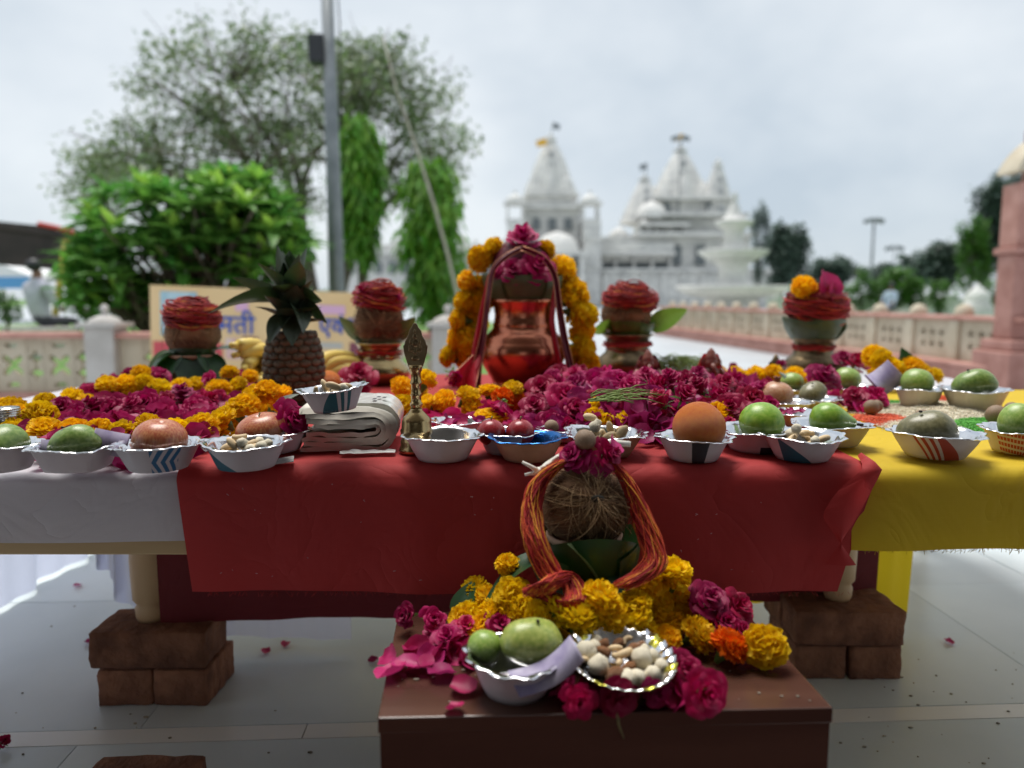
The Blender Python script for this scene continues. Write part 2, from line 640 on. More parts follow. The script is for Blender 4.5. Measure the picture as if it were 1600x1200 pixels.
# ------------------------------------------------------------------ table
def build_table():
    t = thing('low_table', 'long low wooden table on turned legs raised on bricks', 'table')
    g = G()
    g.add(*boxv(XL, XR, YF + 0.008, YB, T - 0.03, T - 0.004))
    bevel(link('table_top', g.mesh('table_top', M['wood_board'], False), t), 0.003)
    for nm, (x0, x1, y0, y1) in {'front_apron': (XL + 0.01, 0.44, YF + 0.012, YF + 0.04), 'front_apron_right': (0.442, XR - 0.01, YF + 0.012, YF + 0.04), 'back_apron': (XL + 0.01, XR - 0.01, YB - 0.04, YB - 0.012),
                                 'left_apron': (XL + 0.012, XL + 0.04, YF + 0.042, YB - 0.042), 'right_apron': (XR - 0.04, XR - 0.012, YF + 0.042, YB - 0.042)}.items():
        g = G()
        g.add(*boxv(x0, x1, y0, y1, 0.414 if nm == 'front_apron' else 0.46, T - 0.031))
        bevel(link('apron', g.mesh('apron', M['wood_board'], False), t), 0.003)
    prof = [(0.0, 0), (0.026, 0), (0.029, 0.006), (0.030, 0.02), (0.026, 0.026), (0.0335, 0.034), (0.035, 0.06), (0.036, 0.095), (0.035, 0.105),
            (0.0345, 0.108), (0.0355, 0.111), (0.035, 0.122), (0.029, 0.130), (0.0275, 0.15), (0.029, 0.19), (0.032, 0.235), (0.032, 0.27), (0, 0.27)]
    g = G()
    g.add(*lathe(prof, 28))
    legm = g.mesh('leg', M['wood_pale'])
    h = [(sx - 0.024, yy + 0.07, 0.152), (rx_ + 0.0, ry_ + 0.07, 0.152)]
    for (x, y, z) in h:
        link('leg', legm, t, (x, y, z), sc=(1, 1, (T - 0.03 - z) / 0.27))
    for x in (-1.18, -0.75, 0.75, 1.32):
        link('leg', legm, t, (x, YB - 0.12, 0), sc=(1, 1, (T - 0.03) / 0.27))
    for x in (-1.18, 1.32):
        link('leg', legm, t, (x, YF + 0.3, 0), sc=(1, 1, (T - 0.03) / 0.27))


build_table()


def cloth(name, label, x0, x1, yb, zoff, fall, m, seed, amp=0.003, slack=0.0, left_in=0.0, right_in=0.0, bow=0.0, nx=90, wave=1.0):
    """sheet over the table with a front fall; one curve in section swept along x, with wrinkles"""
    r = 0.012
    prof = []      # (y, z, s) from back to front then down
    n_top = 60
    for i in range(n_top):
        y = yb + (YF + r - yb) * i / (n_top - 1)
        prof.append((y, T + zoff))
    for i in range(1, 8):
        a = pi / 2 * i / 7
        prof.append((YF + r - (r + zoff) * math.sin(a), T + zoff - (r + zoff) + (r + zoff) * math.cos(a)))
    z_end = T - fall
    z0 = prof[-1][1]
    nf = 22
    for i in range(1, nf + 1):
        prof.append((YF - zoff, z0 + (z_end - z0) * i / nf))
    V = []
    m_ = len(prof)
    for i in range(nx):
        u = i / (nx - 1)
        for j, (y, z) in enumerate(prof):
            x = x0 + (x1 - x0) * u
            down = max(0.0, (T - z)) / max(fall, 1e-6)
            x += left_in * down * (1 - u) - right_in * down * u
            p = (x, y, z)
            if j >= n_top + 6:
                w = 0.020 * down * nz((x * 3.2, 0, z * 0.8), 1.0, seed) + 0.005 * down * nz((x * 14, 0, z * 1.5), 1.0, seed + 4) + slack * down * math.sin(u * pi)
                w += 0.006 * math.exp(-down * 4) * max(0, nz((x * 9 + z * 16, 0, z * 4), 1.0, seed + 11))
                w = max(w, -0.003) * wave
                y2 = y - w - 0.004 * down
                z2 = z - bow * down * math.sin(u * pi) + 0.009 * down * nz((x * 4, 0, 0), 1, seed + 2)
                V.append((x, y2, z2))
            else:
                lift = abs(amp * nz((x * 5, y * 5, 0), 1.3, seed)) + amp * 0.6 * abs(nz((x * 2, y * 17, 0), 1.0, seed + 7)) ** 1.5
                lift *= 1.0 if j < n_top - 1 else 0.6
                # slight drag at the rounded edge
                yd = -0.004 * abs(nz((x * 6, 0, 0), 1, seed + 5)) if j >= n_top - 2 else 0
                V.append((x, y + yd, z + lift))
    g = G()
    g.add(V, grid_faces(nx, m_))
    o = thing(name, label, 'tablecloth', g.mesh(name, m))
    return o


cw = cloth('white_tablecloth', 'white cotton cloth covering the left of the table', XL - 0.01, XR + 0.012, YB + 0.01, 0.002, 0.100, M['cloth_white'], 3.1, 0.002, nx=150, wave=0.3)
cy = cloth('yellow_tablecloth', 'bright yellow cloth with frayed hem on the right of the table', 0.50, XR + 0.006, 2.02, 0.011, 0.106, M['cloth_yellow'], 8.2, 0.004, slack=0.006)
cr = cloth('red_tablecloth', 'deep red cloth draped over the middle of the table', -0.492, 0.532, 2.42, 0.015, 0.172, M['cloth_red'], 5.5, 0.003, slack=0.012, left_in=0.02, right_in=0.05)


def extra_cloth():
    # folded-back corner of the red cloth at its right end
    P = {}
    V = []
    nu, nv = 14, 22
    for i in range(nu):
        u = i / (nu - 1)
        for j in range(nv):
            v = j / (nv - 1)
            xr = 0.536 - 0.080 * v ** 1.3
            xl = 0.530 - 0.085 * math.sin(min(1, v * 1.5) * pi / 2) + 0.055 * max(0, v - 0.55) / 0.45
            x = xl + (xr - xl) * u
            z = T + 0.022 - (v - 0.12) * 0.165 if v > 0.12 else T + 0.022
            y = YF - 0.036 - 0.004 * math.sin(u * pi) - 0.003 * nz((x * 30, z * 20, 0), 1, 2)
            if v <= 0.12:
                y = YF - 0.03 + (0.12 - v) / 0.12 * 0.07 - 0.006 * math.sin(u * pi)
                z += 0.006 * math.sin(u * pi)
            V.append((x, y, z))
    g = G()
    g.add(V, grid_faces(nu, nv))
    link('folded_corner', g.mesh('folded_corner', M['cloth_red']), cr)
    # inner red cloth hanging at the legs
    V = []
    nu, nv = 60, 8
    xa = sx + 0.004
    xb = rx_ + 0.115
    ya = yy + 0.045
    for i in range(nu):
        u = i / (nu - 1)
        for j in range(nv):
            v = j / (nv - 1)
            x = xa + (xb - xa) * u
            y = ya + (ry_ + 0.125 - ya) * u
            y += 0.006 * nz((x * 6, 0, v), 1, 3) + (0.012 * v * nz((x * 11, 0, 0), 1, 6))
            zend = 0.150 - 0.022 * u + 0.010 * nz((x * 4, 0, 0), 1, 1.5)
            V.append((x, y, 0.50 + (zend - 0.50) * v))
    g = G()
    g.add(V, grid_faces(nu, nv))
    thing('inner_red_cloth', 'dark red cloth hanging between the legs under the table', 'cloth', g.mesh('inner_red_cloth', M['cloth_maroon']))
    # white lengths hanging down behind
    def hang(name, label, m, pts_top, pts_bot, Y, seed, nu=40, nv=14, wave=0.012):
        V = []
        for i in range(nu):
            u = i / (nu - 1)
            pxt = np.interp(u, [p[0] for p in pts_bot], [p[1] for p in pts_bot])
            pyb = np.interp(u, [p[0] for p in pts_bot], [p[2] for p in pts_bot])
            b = atY(pxt, pyb, Y)
            b.z = max(b.z, 0.008)
            for j in range(nv):
                v = j / (nv - 1)
                z = 0.505 + (b.z - 0.505) * v
                y = Y + wave * (math.sin(u * 19 + seed) + 0.6 * math.sin(u * 41 + seed * 2)) * (0.3 + v) + 0.05 * (1 - v) * 0
                V.append((b.x + 0.02 * (1 - v) * math.sin(seed), y, z))
        g = G()
        g.add(V, grid_faces(nu, nv))
        o = thing(name, label, 'cloth', g.mesh(name, m))
        return o
    # side fall of the white cloth down to the floor along the left end
    V = []
    nu, nv = 70, 16
    for i in range(nu):
        u = i / (nu - 1)
        y = YF + 0.02 + (YB - YF - 0.02) * u
        for j in range(nv):
            v = j / (nv - 1)
            z = T + 0.002 + (0.012 - T) * v
            x = XL - 0.014 - 0.03 * v + (0.012 * math.sin(u * 34) + 0.008 * math.sin(u * 71 + 1)) * (0.15 + v) + 0.02 * v * nz((y * 3, 0, 0), 1, 4)
            V.append((x, y, z))
    g = G()
    g.add(V, grid_faces(nu, nv))
    link('side_fall', g.mesh('side_fall', M['cloth_thin_white']), cw)
    hang('hanging_white_cloth', 'sheer white cloth hanging just behind the left table leg', M['cloth_thin_white'], None,
         [(0, 150, 872), (0.3, 172, 905), (0.5, 195, 945), (0.75, 230, 962), (1, 290, 958)], 1.75, 2.9)
    hang('hanging_white_cloth', 'folded white cloth hem showing below the dark red cloth', M['cloth_thin_white'], None,
         [(0, 300, 992), (0.4, 380, 994), (0.8, 480, 998), (1, 549, 999)], 1.62, 0.4, wave=0.003)
    hang('hanging_yellow_cloth', 'yellow cloth end hanging behind the right brick stack', M['cloth_thin_yellow'], None,
         [(0, 1120, 940), (0.3, 1200, 941), (0.6, 1330, 950), (1, 1418, 958)], 1.74, 0.9, wave=0.004)
    # frayed hem threads of the yellow cloth
    g = G()
    for i in range(260):
        x = random.uniform(0.52, 1.0)
        z = T - 0.104 + random.uniform(0.0, 0.004)
        L = random.uniform(0.003, 0.012)
        a = random.gauss(0, 0.7)
        y = YF - 0.018
        g.add(*tube([(x, y, z), (x + math.sin(a) * L * 0.5, y - 0.001, z - L * 0.5), (x + math.sin(a) * L, y, z - L * math.cos(a))], 0.00035, 3))
    fr = link('frayed_hem', g.mesh('frayed_hem', M['cloth_yellow']), cy)
    fr['kind'] = 'stuff'
    g = G()
    for i in range(240):
        x = random.uniform(-0.45, 0.5)
        z = T - 0.170
        L = random.uniform(0.002, 0.008)
        a = random.gauss(0, 0.8)
        y = YF - 0.022
        g.add(*tube([(x, y, z), (x + math.sin(a) * L, y, z - L)], 0.0003, 3))
    fr = link('frayed_hem', g.mesh('frayed_hem', M['cloth_red']), cr)
    fr['kind'] = 'stuff'
    g = G()
    for i in range(34):
        x, z = random.uniform(-0.46, 0.44), T - random.uniform(0.0, 0.15)
        a, L = random.uniform(0, pi), random.uniform(0.001, 0.004)
        g.add(*tube([(x, YF - 0.030, z), (x + math.cos(a) * L, YF - 0.031, z + math.sin(a) * L)], 0.0003, 3))
    fr = link('lint', g.mesh('lint', M['cloth_white']), cr)
    fr['kind'] = 'stuff'


extra_cloth()

# ------------------------------------------------------------------ wooden stool in the foreground
SZ = 0.355
M['stool'] = mat('stool', (0.06, 0.026, 0.018), 0.22, c2=(0.10, 0.046, 0.030), ns=7, nd=7, stretch=(0.25, 2, 2), bump=0.06, bs=60, rvar=0.12)
sfl = at(590, 1122, SZ)
sfr = at(1302, 1106, SZ)
SA = math.atan2(sfr.y - sfl.y, sfr.x - sfl.x)
SW = (sfr - sfl).length


def st(u, v, z=0.0):      # stool coordinates: u along the front edge 0..1, v depth in metres
    d = (sfr - sfl)
    n = Vector((-math.sin(SA + 0.03), math.cos(SA + 0.03), 0))
    p = sfl + d * u + n * v
    return Vector((p.x, p.y, SZ + z))


def build_stool():
    t = thing('wooden_stool', 'small brown laminated wooden stool in front of the table', 'stool')
    d = 0.27
    c = [st(0, 0), st(1, 0), st(1, d), st(0, d)]
    g = G()
    g.add([(p.x, p.y, z) for z in (SZ - 0.018, SZ) for p in c], [(0, 3, 2, 1), (4, 5, 6, 7), (0, 1, 5, 4), (1, 2, 6, 5), (2, 3, 7, 6), (3, 0, 4, 7)])
    bevel(link('stool_top', g.mesh('stool_top', M['stool'], False), t), 0.0015)
    for nm, (a, b, e, f) in {'front_panel': (0.004, 0.996, 0.002, 0.018), 'back_panel': (0.004, 0.996, d - 0.018, d - 0.002)}.items():
        cc = [st(a, e), st(b, e), st(b, f), st(a, f)]
        g = G()
        g.add([(p.x, p.y, z) for z in (0.02, SZ - 0.0185) for p in cc], [(0, 3, 2, 1), (4, 5, 6, 7), (0, 1, 5, 4), (1, 2, 6, 5), (2, 3, 7, 6), (3, 0, 4, 7)])
        link(nm, g.mesh(nm, M['stool'], False), t)
    for a, b in ((0.003, 0.033), (0.967, 0.997)):
        cc = [st(a, 0.02), st(b, 0.02), st(b, d - 0.02), st(a, d - 0.02)]
        g = G()
        g.add([(p.x, p.y, z) for z in (0.0, SZ - 0.0185) for p in cc], [(0, 3, 2, 1), (4, 5, 6, 7), (0, 1, 5, 4), (1, 2, 6, 5), (2, 3, 7, 6), (3, 0, 4, 7)])
        link('side_panel', g.mesh('side_panel', M['stool'], False), t)


build_stool()
# unseen dark mat, added to cut floor bounce onto the stool and cloth falls
g = G()
g.add(*boxv(-2.2, 2.2, -3.2, 0.70, 0.002, 0.010))
thing('bounce_cut_mat', 'unseen dark maroon mat added before the stool to cut floor bounce', 'mat', g.mesh('bounce_cut_mat', mat('bounce_cut_mat_weave', (0.06, 0.018, 0.018), 0.95, c2=(0.10, 0.04, 0.03), ns=60, bump=0.5, bs=200), False))

# ================================================================== materials for the offerings
M['marigold'] = mat('marigold', (0.87, 0.53, 0.006), 0.62, c2=(0.93, 0.68, 0.012), ns=60, nd=2, transl=0.38, rnd=0.14, hue=0.011, spec=0.25)
M['marigold_orange'] = mat('marigold_orange', (0.78, 0.13, 0.004), 0.62, c2=(0.84, 0.20, 0.006), ns=60, nd=2, transl=0.25, rnd=0.10, spec=0.25)
M['rose'] = mat('rose', (0.34, 0.003, 0.062), 0.5, c2=(0.50, 0.010, 0.115), ns=45, nd=3, transl=0.28, rnd=0.28, hue=0.012, spec=0.3, bump=0.15, bs=160, bdist=0.001)
M['petal'] = mat('petal', (0.42, 0.008, 0.11), 0.45, c2=(0.58, 0.05, 0.20), ns=50, nd=3, transl=0.3, rnd=0.25, hue=0.014, spec=0.3)
M['leaf_dark'] = mat('leaf_dark', (0.012, 0.045, 0.016), 0.42, c2=(0.022, 0.075, 0.02), ns=30, nd=4, transl=0.12, tcol=(0.06, 0.22, 0.02), rnd=0.2, spec=0.5)
M['leaf_mid'] = mat('leaf_mid', (0.075, 0.15, 0.03), 0.38, c2=(0.12, 0.21, 0.045), ns=30, nd=4, transl=0.3, tcol=(0.20, 0.36, 0.04), rnd=0.15)
M['leaf_olive'] = mat('leaf_olive', (0.055, 0.085, 0.040), 0.42, c2=(0.085, 0.12, 0.055), ns=26, nd=4, transl=0.15, tcol=(0.16, 0.22, 0.05), rnd=0.15)
M['stem'] = mat('stem', (0.16, 0.17, 0.06), 0.6, c2=(0.24, 0.2, 0.09), ns=40)
M['foil'] = mat('foil', (0.80, 0.80, 0.82), 0.16, metal=1.0, bump=0.6, bs=70, bdist=0.0012)
M['foil_blue'] = mat('foil_blue', (0.03, 0.16, 0.46), 0.2, metal=0.85, bump=0.5, bs=70, bdist=0.001)
M['paper'] = mat('paper', (0.54, 0.49, 0.52), 0.7, c2=(0.60, 0.56, 0.58), ns=20)
M['kraft'] = mat('kraft', (0.36, 0.20, 0.13), 0.7, c2=(0.44, 0.26, 0.17), ns=30)
M['cream_paper'] = mat('cream_paper', (0.60, 0.52, 0.36), 0.7, c2=(0.66, 0.58, 0.42), ns=20)
M['brass'] = mat('brass', (0.42, 0.31, 0.15), 0.24, metal=1.0, c2=(0.24, 0.16, 0.08), ns=18, nd=6, nlo=0.4, nhi=0.75, bump=0.1, bs=50)
M['brass_dark'] = mat('brass_dark', (0.12, 0.085, 0.05), 0.34, metal=1.0, c2=(0.24, 0.17, 0.09), ns=25, nd=6, bump=0.3, bs=90)
M['copper'] = mat('copper', (0.52, 0.19, 0.11), 0.24, metal=1.0, c2=(0.32, 0.08, 0.05), ns=6, nd=5, bump=0.03, bs=30)
M['steel'] = mat('steel', (0.62, 0.62, 0.6), 0.2, metal=1.0)
M['clay'] = mat('clay', (0.50, 0.28, 0.18), 0.8, c2=(0.62, 0.40, 0.28), ns=14, bump=0.2, bs=60)
M['coconut'] = mat('coconut', (0.10, 0.048, 0.022), 0.9, c2=(0.27, 0.14, 0.065), ns=9, nd=9, stretch=(1, 1, 4.5), bump=1.0, bs=26, bdist=0.006)
M['fibre'] = ramp_island('fibre', [(0, (0.10, 0.05, 0.02)), (0.25, (0.22, 0.12, 0.055)), (0.55, (0.34, 0.21, 0.10)), (0.85, (0.48, 0.33, 0.18))], 0.8)
M['thread'] = ramp_island('thread', [(0, (0.32, 0.008, 0.012)), (0.42, (0.48, 0.02, 0.015)), (0.66, (0.60, 0.07, 0.015)), (0.86, (0.78, 0.30, 0.03))], 0.75)
M['thread_dark'] = ramp_island('thread_dark', [(0, (0.20, 0.006, 0.01)), (0.4, (0.38, 0.012, 0.015)), (0.75, (0.50, 0.05, 0.015)), (0.93, (0.62, 0.2, 0.03))], 0.75)
M['satin_red'] = cloth_mat('satin_red', (0.50, 0.012, 0.03), 0.25, rough=0.45)
M['satin_maroon'] = cloth_mat('satin_maroon', (0.13, 0.008, 0.022), 0.12, rough=0.5)
M['gold_trim'] = mat('gold_trim', (0.62, 0.28, 0.16), 0.4, metal=0.6)
M['cotton'] = mat('cotton', (0.72, 0.68, 0.60), 0.95, c2=(0.78, 0.75, 0.68), ns=40, sss=0.1)
M['nut'] = mat('nut', (0.20, 0.125, 0.075), 0.6, c2=(0.32, 0.22, 0.14), ns=18, nd=7, bump=0.25, bs=60, rnd=0.12)
M['makhana'] = mat('makhana', (0.68, 0.60, 0.43), 0.75, c2=(0.80, 0.74, 0.60), ns=30, bump=0.3, bs=80, rnd=0.08)
M['cashew'] = mat('cashew', (0.64, 0.46, 0.25), 0.6, c2=(0.74, 0.58, 0.36), ns=30, rnd=0.1)
M['raisin'] = mat('raisin', (0.22, 0.09, 0.03), 0.45, c2=(0.34, 0.15, 0.06), ns=40, bump=0.6, bs=90, rnd=0.2)
M['note'] = mat('note', (0.26, 0.22, 0.38), 0.7, c2=(0.52, 0.48, 0.60), ns=26, nd=6)
M['newsprint'] = mat('newsprint', (0.50, 0.50, 0.48), 0.85, c2=(0.30, 0.30, 0.30), ns=120, nd=2, stretch=(1, 6, 1))
M['cotton_pack'] = mat('cotton_pack', (0.70, 0.66, 0.56), 0.8, c2=(0.78, 0.75, 0.67), ns=8, bump=0.2, bs=40)
M['poly'] = mat('poly', (0.74, 0.75, 0.72), 0.16, c2=(0.80, 0.80, 0.78), ns=10, bump=0.5, bs=24, bdist=0.004, transl=0.15)
M['ink'] = mat('ink', (0.03, 0.03, 0.04), 0.7)
M['ink_blue'] = mat('ink_blue', (0.04, 0.10, 0.42), 0.7)
M['ink_pink'] = mat('ink_pink', (0.70, 0.42, 0.60), 0.7)
M['green_herb'] = mat('green_herb', (0.20, 0.30, 0.07), 0.6, c2=(0.32, 0.42, 0.12), ns=60, transl=0.3)


def fruit_mat(name, c, c2, spot, ns=6, rough=0.32, bump=0.08, bs=90, nlo=0.35, nhi=0.68, spots=True):
    m = mat(name, c, rough, c2=c2, ns=ns, nd=6, nlo=nlo, nhi=nhi, bump=bump, bs=bs, sss=0.06, rnd=0.06, rvar=0.1)
    if spots:
        t = m.node_tree
        b = t.nodes['Principled BSDF']
        src = b.inputs['Base Color'].links[0].from_socket
        co = t.nodes.new('ShaderNodeTexCoord')
        v = N(t, 'ShaderNodeTexNoise', Scale=130.0, Detail=3.0)
        t.links.new(co.outputs['Object'], v.inputs['Vector'])
        r = t.nodes.new('ShaderNodeValToRGB')
        r.color_ramp.elements[0].position = 0.60
        r.color_ramp.elements[1].position = 0.72
        t.links.new(v.outputs['Fac'], r.inputs['Fac'])
        mx = t.nodes.new('ShaderNodeMix')
        mx.data_type = 'RGBA'
        t.links.new(r.outputs['Color'], mx.inputs[0])
        t.links.new(src, mx.inputs[6])
        mx.inputs[7].default_value = (*spot, 1)
        t.links.new(mx.outputs[2], b.inputs['Base Color'])
    return m


M['mango'] = fruit_mat('mango', (0.13, 0.23, 0.04), (0.27, 0.37, 0.10), (0.28, 0.36, 0.16))
M['mango_ripe'] = fruit_mat('mango_ripe', (0.24, 0.32, 0.06), (0.42, 0.46, 0.12), (0.5, 0.5, 0.22))
M['mango_dull'] = fruit_mat('mango_dull', (0.16, 0.15, 0.07), (0.27, 0.25, 0.13), (0.1, 0.09, 0.05))
M['guava'] = fruit_mat('guava', (0.20, 0.34, 0.05), (0.36, 0.48, 0.12), (0.42, 0.50, 0.2))
M['lime'] = fruit_mat('lime', (0.16, 0.34, 0.02), (0.30, 0.47, 0.06), (0.36, 0.5, 0.12), ns=5)
M['apple'] = mat('apple', (0.36, 0.05, 0.025), 0.3, c2=(0.58, 0.27, 0.12), ns=10, nd=6, nlo=0.3, nhi=0.72, stretch=(1.4, 1.4, 0.22), sss=0.06, rnd=0.06)
M['orange'] = mat('orange', (0.80, 0.17, 0.004), 0.4, c2=(0.84, 0.23, 0.006), ns=5, nd=3, bump=0.9, bs=110, bdist=0.003)
M['plum'] = mat('plum', (0.26, 0.012, 0.02), 0.25, c2=(0.36, 0.03, 0.035), ns=8, nd=4, sss=0.05)
M['pomegranate'] = mat('pomegranate', (0.46, 0.20, 0.10), 0.35, c2=(0.56, 0.33, 0.20), ns=7, nd=6, sss=0.05)
M['crown_dry'] = mat('crown_dry', (0.16, 0.05, 0.03), 0.8, c2=(0.25, 0.09, 0.05), ns=60)
M['banana'] = mat('banana', (0.70, 0.48, 0.07), 0.45, c2=(0.80, 0.62, 0.16), ns=9, nd=4, rnd=0.06)
M['banana_tip'] = mat('banana_tip', (0.025, 0.02, 0.012), 0.7)
M['pine_skin'] = mat('pine_skin', (0.075, 0.05, 0.025), 0.6, c2=(0.15, 0.10, 0.05), ns=90, nd=5, bump=0.5, bs=160, rnd=0.25)
M['pine_leaf'] = mat('pine_leaf', (0.022, 0.035, 0.020), 0.42, c2=(0.042, 0.065, 0.035), ns=22, nd=4, transl=0.08, tcol=(0.06, 0.14, 0.03), rnd=0.2)


# print on the paper bowls: uv.x runs round the wall (0.5 faces the camera), uv.y from base to rim
def print_mat(name, base, ink, kind):
    m = mat(name, base, 0.65)
    t = m.node_tree
    b = t.nodes['Principled BSDF']
    uv = t.nodes.new('ShaderNodeUVMap')
    sep = t.nodes.new('ShaderNodeSeparateXYZ')
    t.links.new(uv.outputs['UV'], sep.inputs[0])

    def mm(op, a, c=None):
        n = t.nodes.new('ShaderNodeMath')
        n.operation = op
        for k, s in enumerate((a, c)):
            if s is None:
                continue
            if isinstance(s, (int, float)):
                n.inputs[k].default_value = s
            else:
                t.links.new(s, n.inputs[k])
        return n.outputs[0]
    u, v = sep.outputs[0], sep.outputs[1]

    def band(x, lo, hi):
        return mm('MULTIPLY', mm('GREATER_THAN', x, lo), mm('LESS_THAN', x, hi))
    if kind == 'chevron':
        s = mm('ADD', mm('MULTIPLY', u, 26.0), mm('MULTIPLY', mm('ABSOLUTE', mm('SUBTRACT', v, 0.45)), -1.6))
        f = mm('MULTIPLY', mm('LESS_THAN', mm('FRACT', s), 0.55), band(u, 0.535, 0.66))
    elif kind == 'swoosh':
        s = mm('ADD', u, mm('MULTIPLY', v, 0.16))
        f = mm('MULTIPLY', mm('LESS_THAN', s, 0.50), mm('GREATER_THAN', u, 0.33))
    elif kind == 'stripes':
        s = mm('ADD', u, mm('MULTIPLY', v, 0.05))
        st_ = mm('MULTIPLY', mm('LESS_THAN', mm('FRACT', mm('MULTIPLY', s, 34.0)), 0.5), band(s, 0.385, 0.475))
        tri = mm('MULTIPLY', mm('LESS_THAN', v, mm('MULTIPLY', mm('SUBTRACT', 0.56, u), 9.0)), mm('GREATER_THAN', s, 0.475))
        f = mm('MAXIMUM', st_, tri)
    elif kind == 'panel':
        f = band(u, 0.455, 0.535)
    elif kind == 'tealmix':
        a = mm('MULTIPLY', mm('LESS_THAN', v, mm('MULTIPLY', mm('SUBTRACT', u, 0.44), 11.0)), mm('LESS_THAN', u, 0.54))
        s = mm('FRACT', mm('MULTIPLY', mm('SUBTRACT', u, mm('MULTIPLY', v, -0.01)), 24.0))
        f = mm('MAXIMUM', a, mm('MULTIPLY', mm('LESS_THAN', s, 0.5), band(u, 0.54, 0.66)))
    elif kind == 'words':
        s = mm('FRACT', mm('MULTIPLY', mm('ADD', v, mm('MULTIPLY', u, 1.2)), 4.0))
        q = mm('FRACT', mm('MULTIPLY', u, 60.0))
        f = mm('MULTIPLY', mm('MULTIPLY', mm('LESS_THAN', s, 0.62), mm('GREATER_THAN', q, 0.2)), band(u, 0.30, 0.62))
    else:
        f = mm('MULTIPLY', band(u, 0.47, 0.55), mm('LESS_THAN', v, 0.35))
    mx = t.nodes.new('ShaderNodeMix')
    mx.data_type = 'RGBA'
    t.links.new(f, mx.inputs[0])
    mx.inputs[6].default_value = (*base, 1)
    mx.inputs[7].default_value = (*ink, 1)
    t.links.new(mx.outputs[2], b.inputs['Base Color'])
    return m


PW = (0.50, 0.48, 0.51)
PRINT = {
    'chevron': print_mat('paper_chevron', PW, (0.02, 0.12, 0.26), 'chevron'),
    'swoosh': print_mat('paper_swoosh', PW, (0.015, 0.10, 0.15), 'swoosh'),
    'teal': print_mat('paper_teal', PW, (0.01, 0.10, 0.13), 'tealmix'),
    'stripes': print_mat('paper_stripes', (0.62, 0.56, 0.52), (0.40, 0.05, 0.02), 'stripes'),
    'panel': print_mat('paper_panel', PW, (0.015, 0.015, 0.025), 'panel'),
    'words': print_mat('paper_words', (0.62, 0.54, 0.46), (0.46, 0.06, 0.02), 'words'),
    'mark': print_mat('paper_mark', PW, (0.02, 0.02, 0.03), 'mark'),
    'plain': M['paper'], 'kraft': M['kraft'], 'cream': M['cream_paper'],
}

# ================================================================== flower meshes
def marigold_mesh(seed, m, n=190, flat=1.0):
    rn = random.Random(seed)
    g = G()
    g.add(displace(ellipsoid(0.66, 0.66, 0.56, 12, 8)[0], 3, 0.1, seed), ellipsoid(0.66, 0.66, 0.56, 12, 8)[1])
    for i in range(n):
        f = (i + 0.5) / n
        zc = 1 - 1.55 * f
        th = i * 2.39996 + rn.uniform(-0.2, 0.2)
        ph = math.acos(max(-1, min(1, zc)))
        d = np.array([math.sin(ph) * math.cos(th), math.sin(ph) * math.sin(th), math.cos(ph) * 0.86])
        t = np.cross(d, [0, 0, 1.0]) if abs(d[2]) < 0.95 else np.array([math.cos(th), math.sin(th), 0])
        t /= np.linalg.norm(t)
        b = np.cross(t, d)
        roll = rn.uniform(-0.7, 0.7)
        t2 = t * math.cos(roll) + b * math.sin(roll)
        b2 = -t * math.sin(roll) + b * math.cos(roll)
        w = rn.uniform(0.15, 0.23)
        L0, L1 = 0.55, rn.uniform(0.90, 1.08)
        lean = rn.uniform(0.05, 0.28) * (1 if rn.random() < 0.7 else -0.5)
        V = []
        for r_, (L, ww) in enumerate(((L0, 0.5), (0.82 * L1, 0.9), (L1, 1.0))):
            for k in (-1, 0, 1):
                cup = 0.05 * (1 - abs(k)) * (1 if r_ else 0)
                ruf = (rn.uniform(-0.055, 0.055) if r_ == 2 else 0)
                V.append(d * (L + ruf - (0.06 if (k and r_ == 2) else 0)) + t2 * k * w * ww * 0.9 + b2 * (lean * (r_ / 2.0) ** 1.5 - cup))
        g.add(V, [(0, 1, 4, 3), (1, 2, 5, 4), (3, 4, 7, 6), (4, 5, 8, 7)])
    for V in g.v:
        V[:, 2] *= flat
        V[:, 0] *= 1 + 0.08 * math.sin(seed * 2.1)
    # green calyx
    g.add(*lathe([(0.0, -1.05), (0.12, -1.02), (0.2, -0.8), (0.34, -0.55), (0.3, -0.4)], 8), mi=1)
    return g.mesh('marigold', [m, M['leaf_mid']])


MG = [marigold_mesh(s, M['marigold'], n_, fl_) for s, n_, fl_ in ((1, 190, 1.0), (2, 150, 0.8), (3, 220, 1.1), (4, 170, 0.7), (5, 130, 0.95))]
MGO = marigold_mesh(9, M['marigold_orange'])


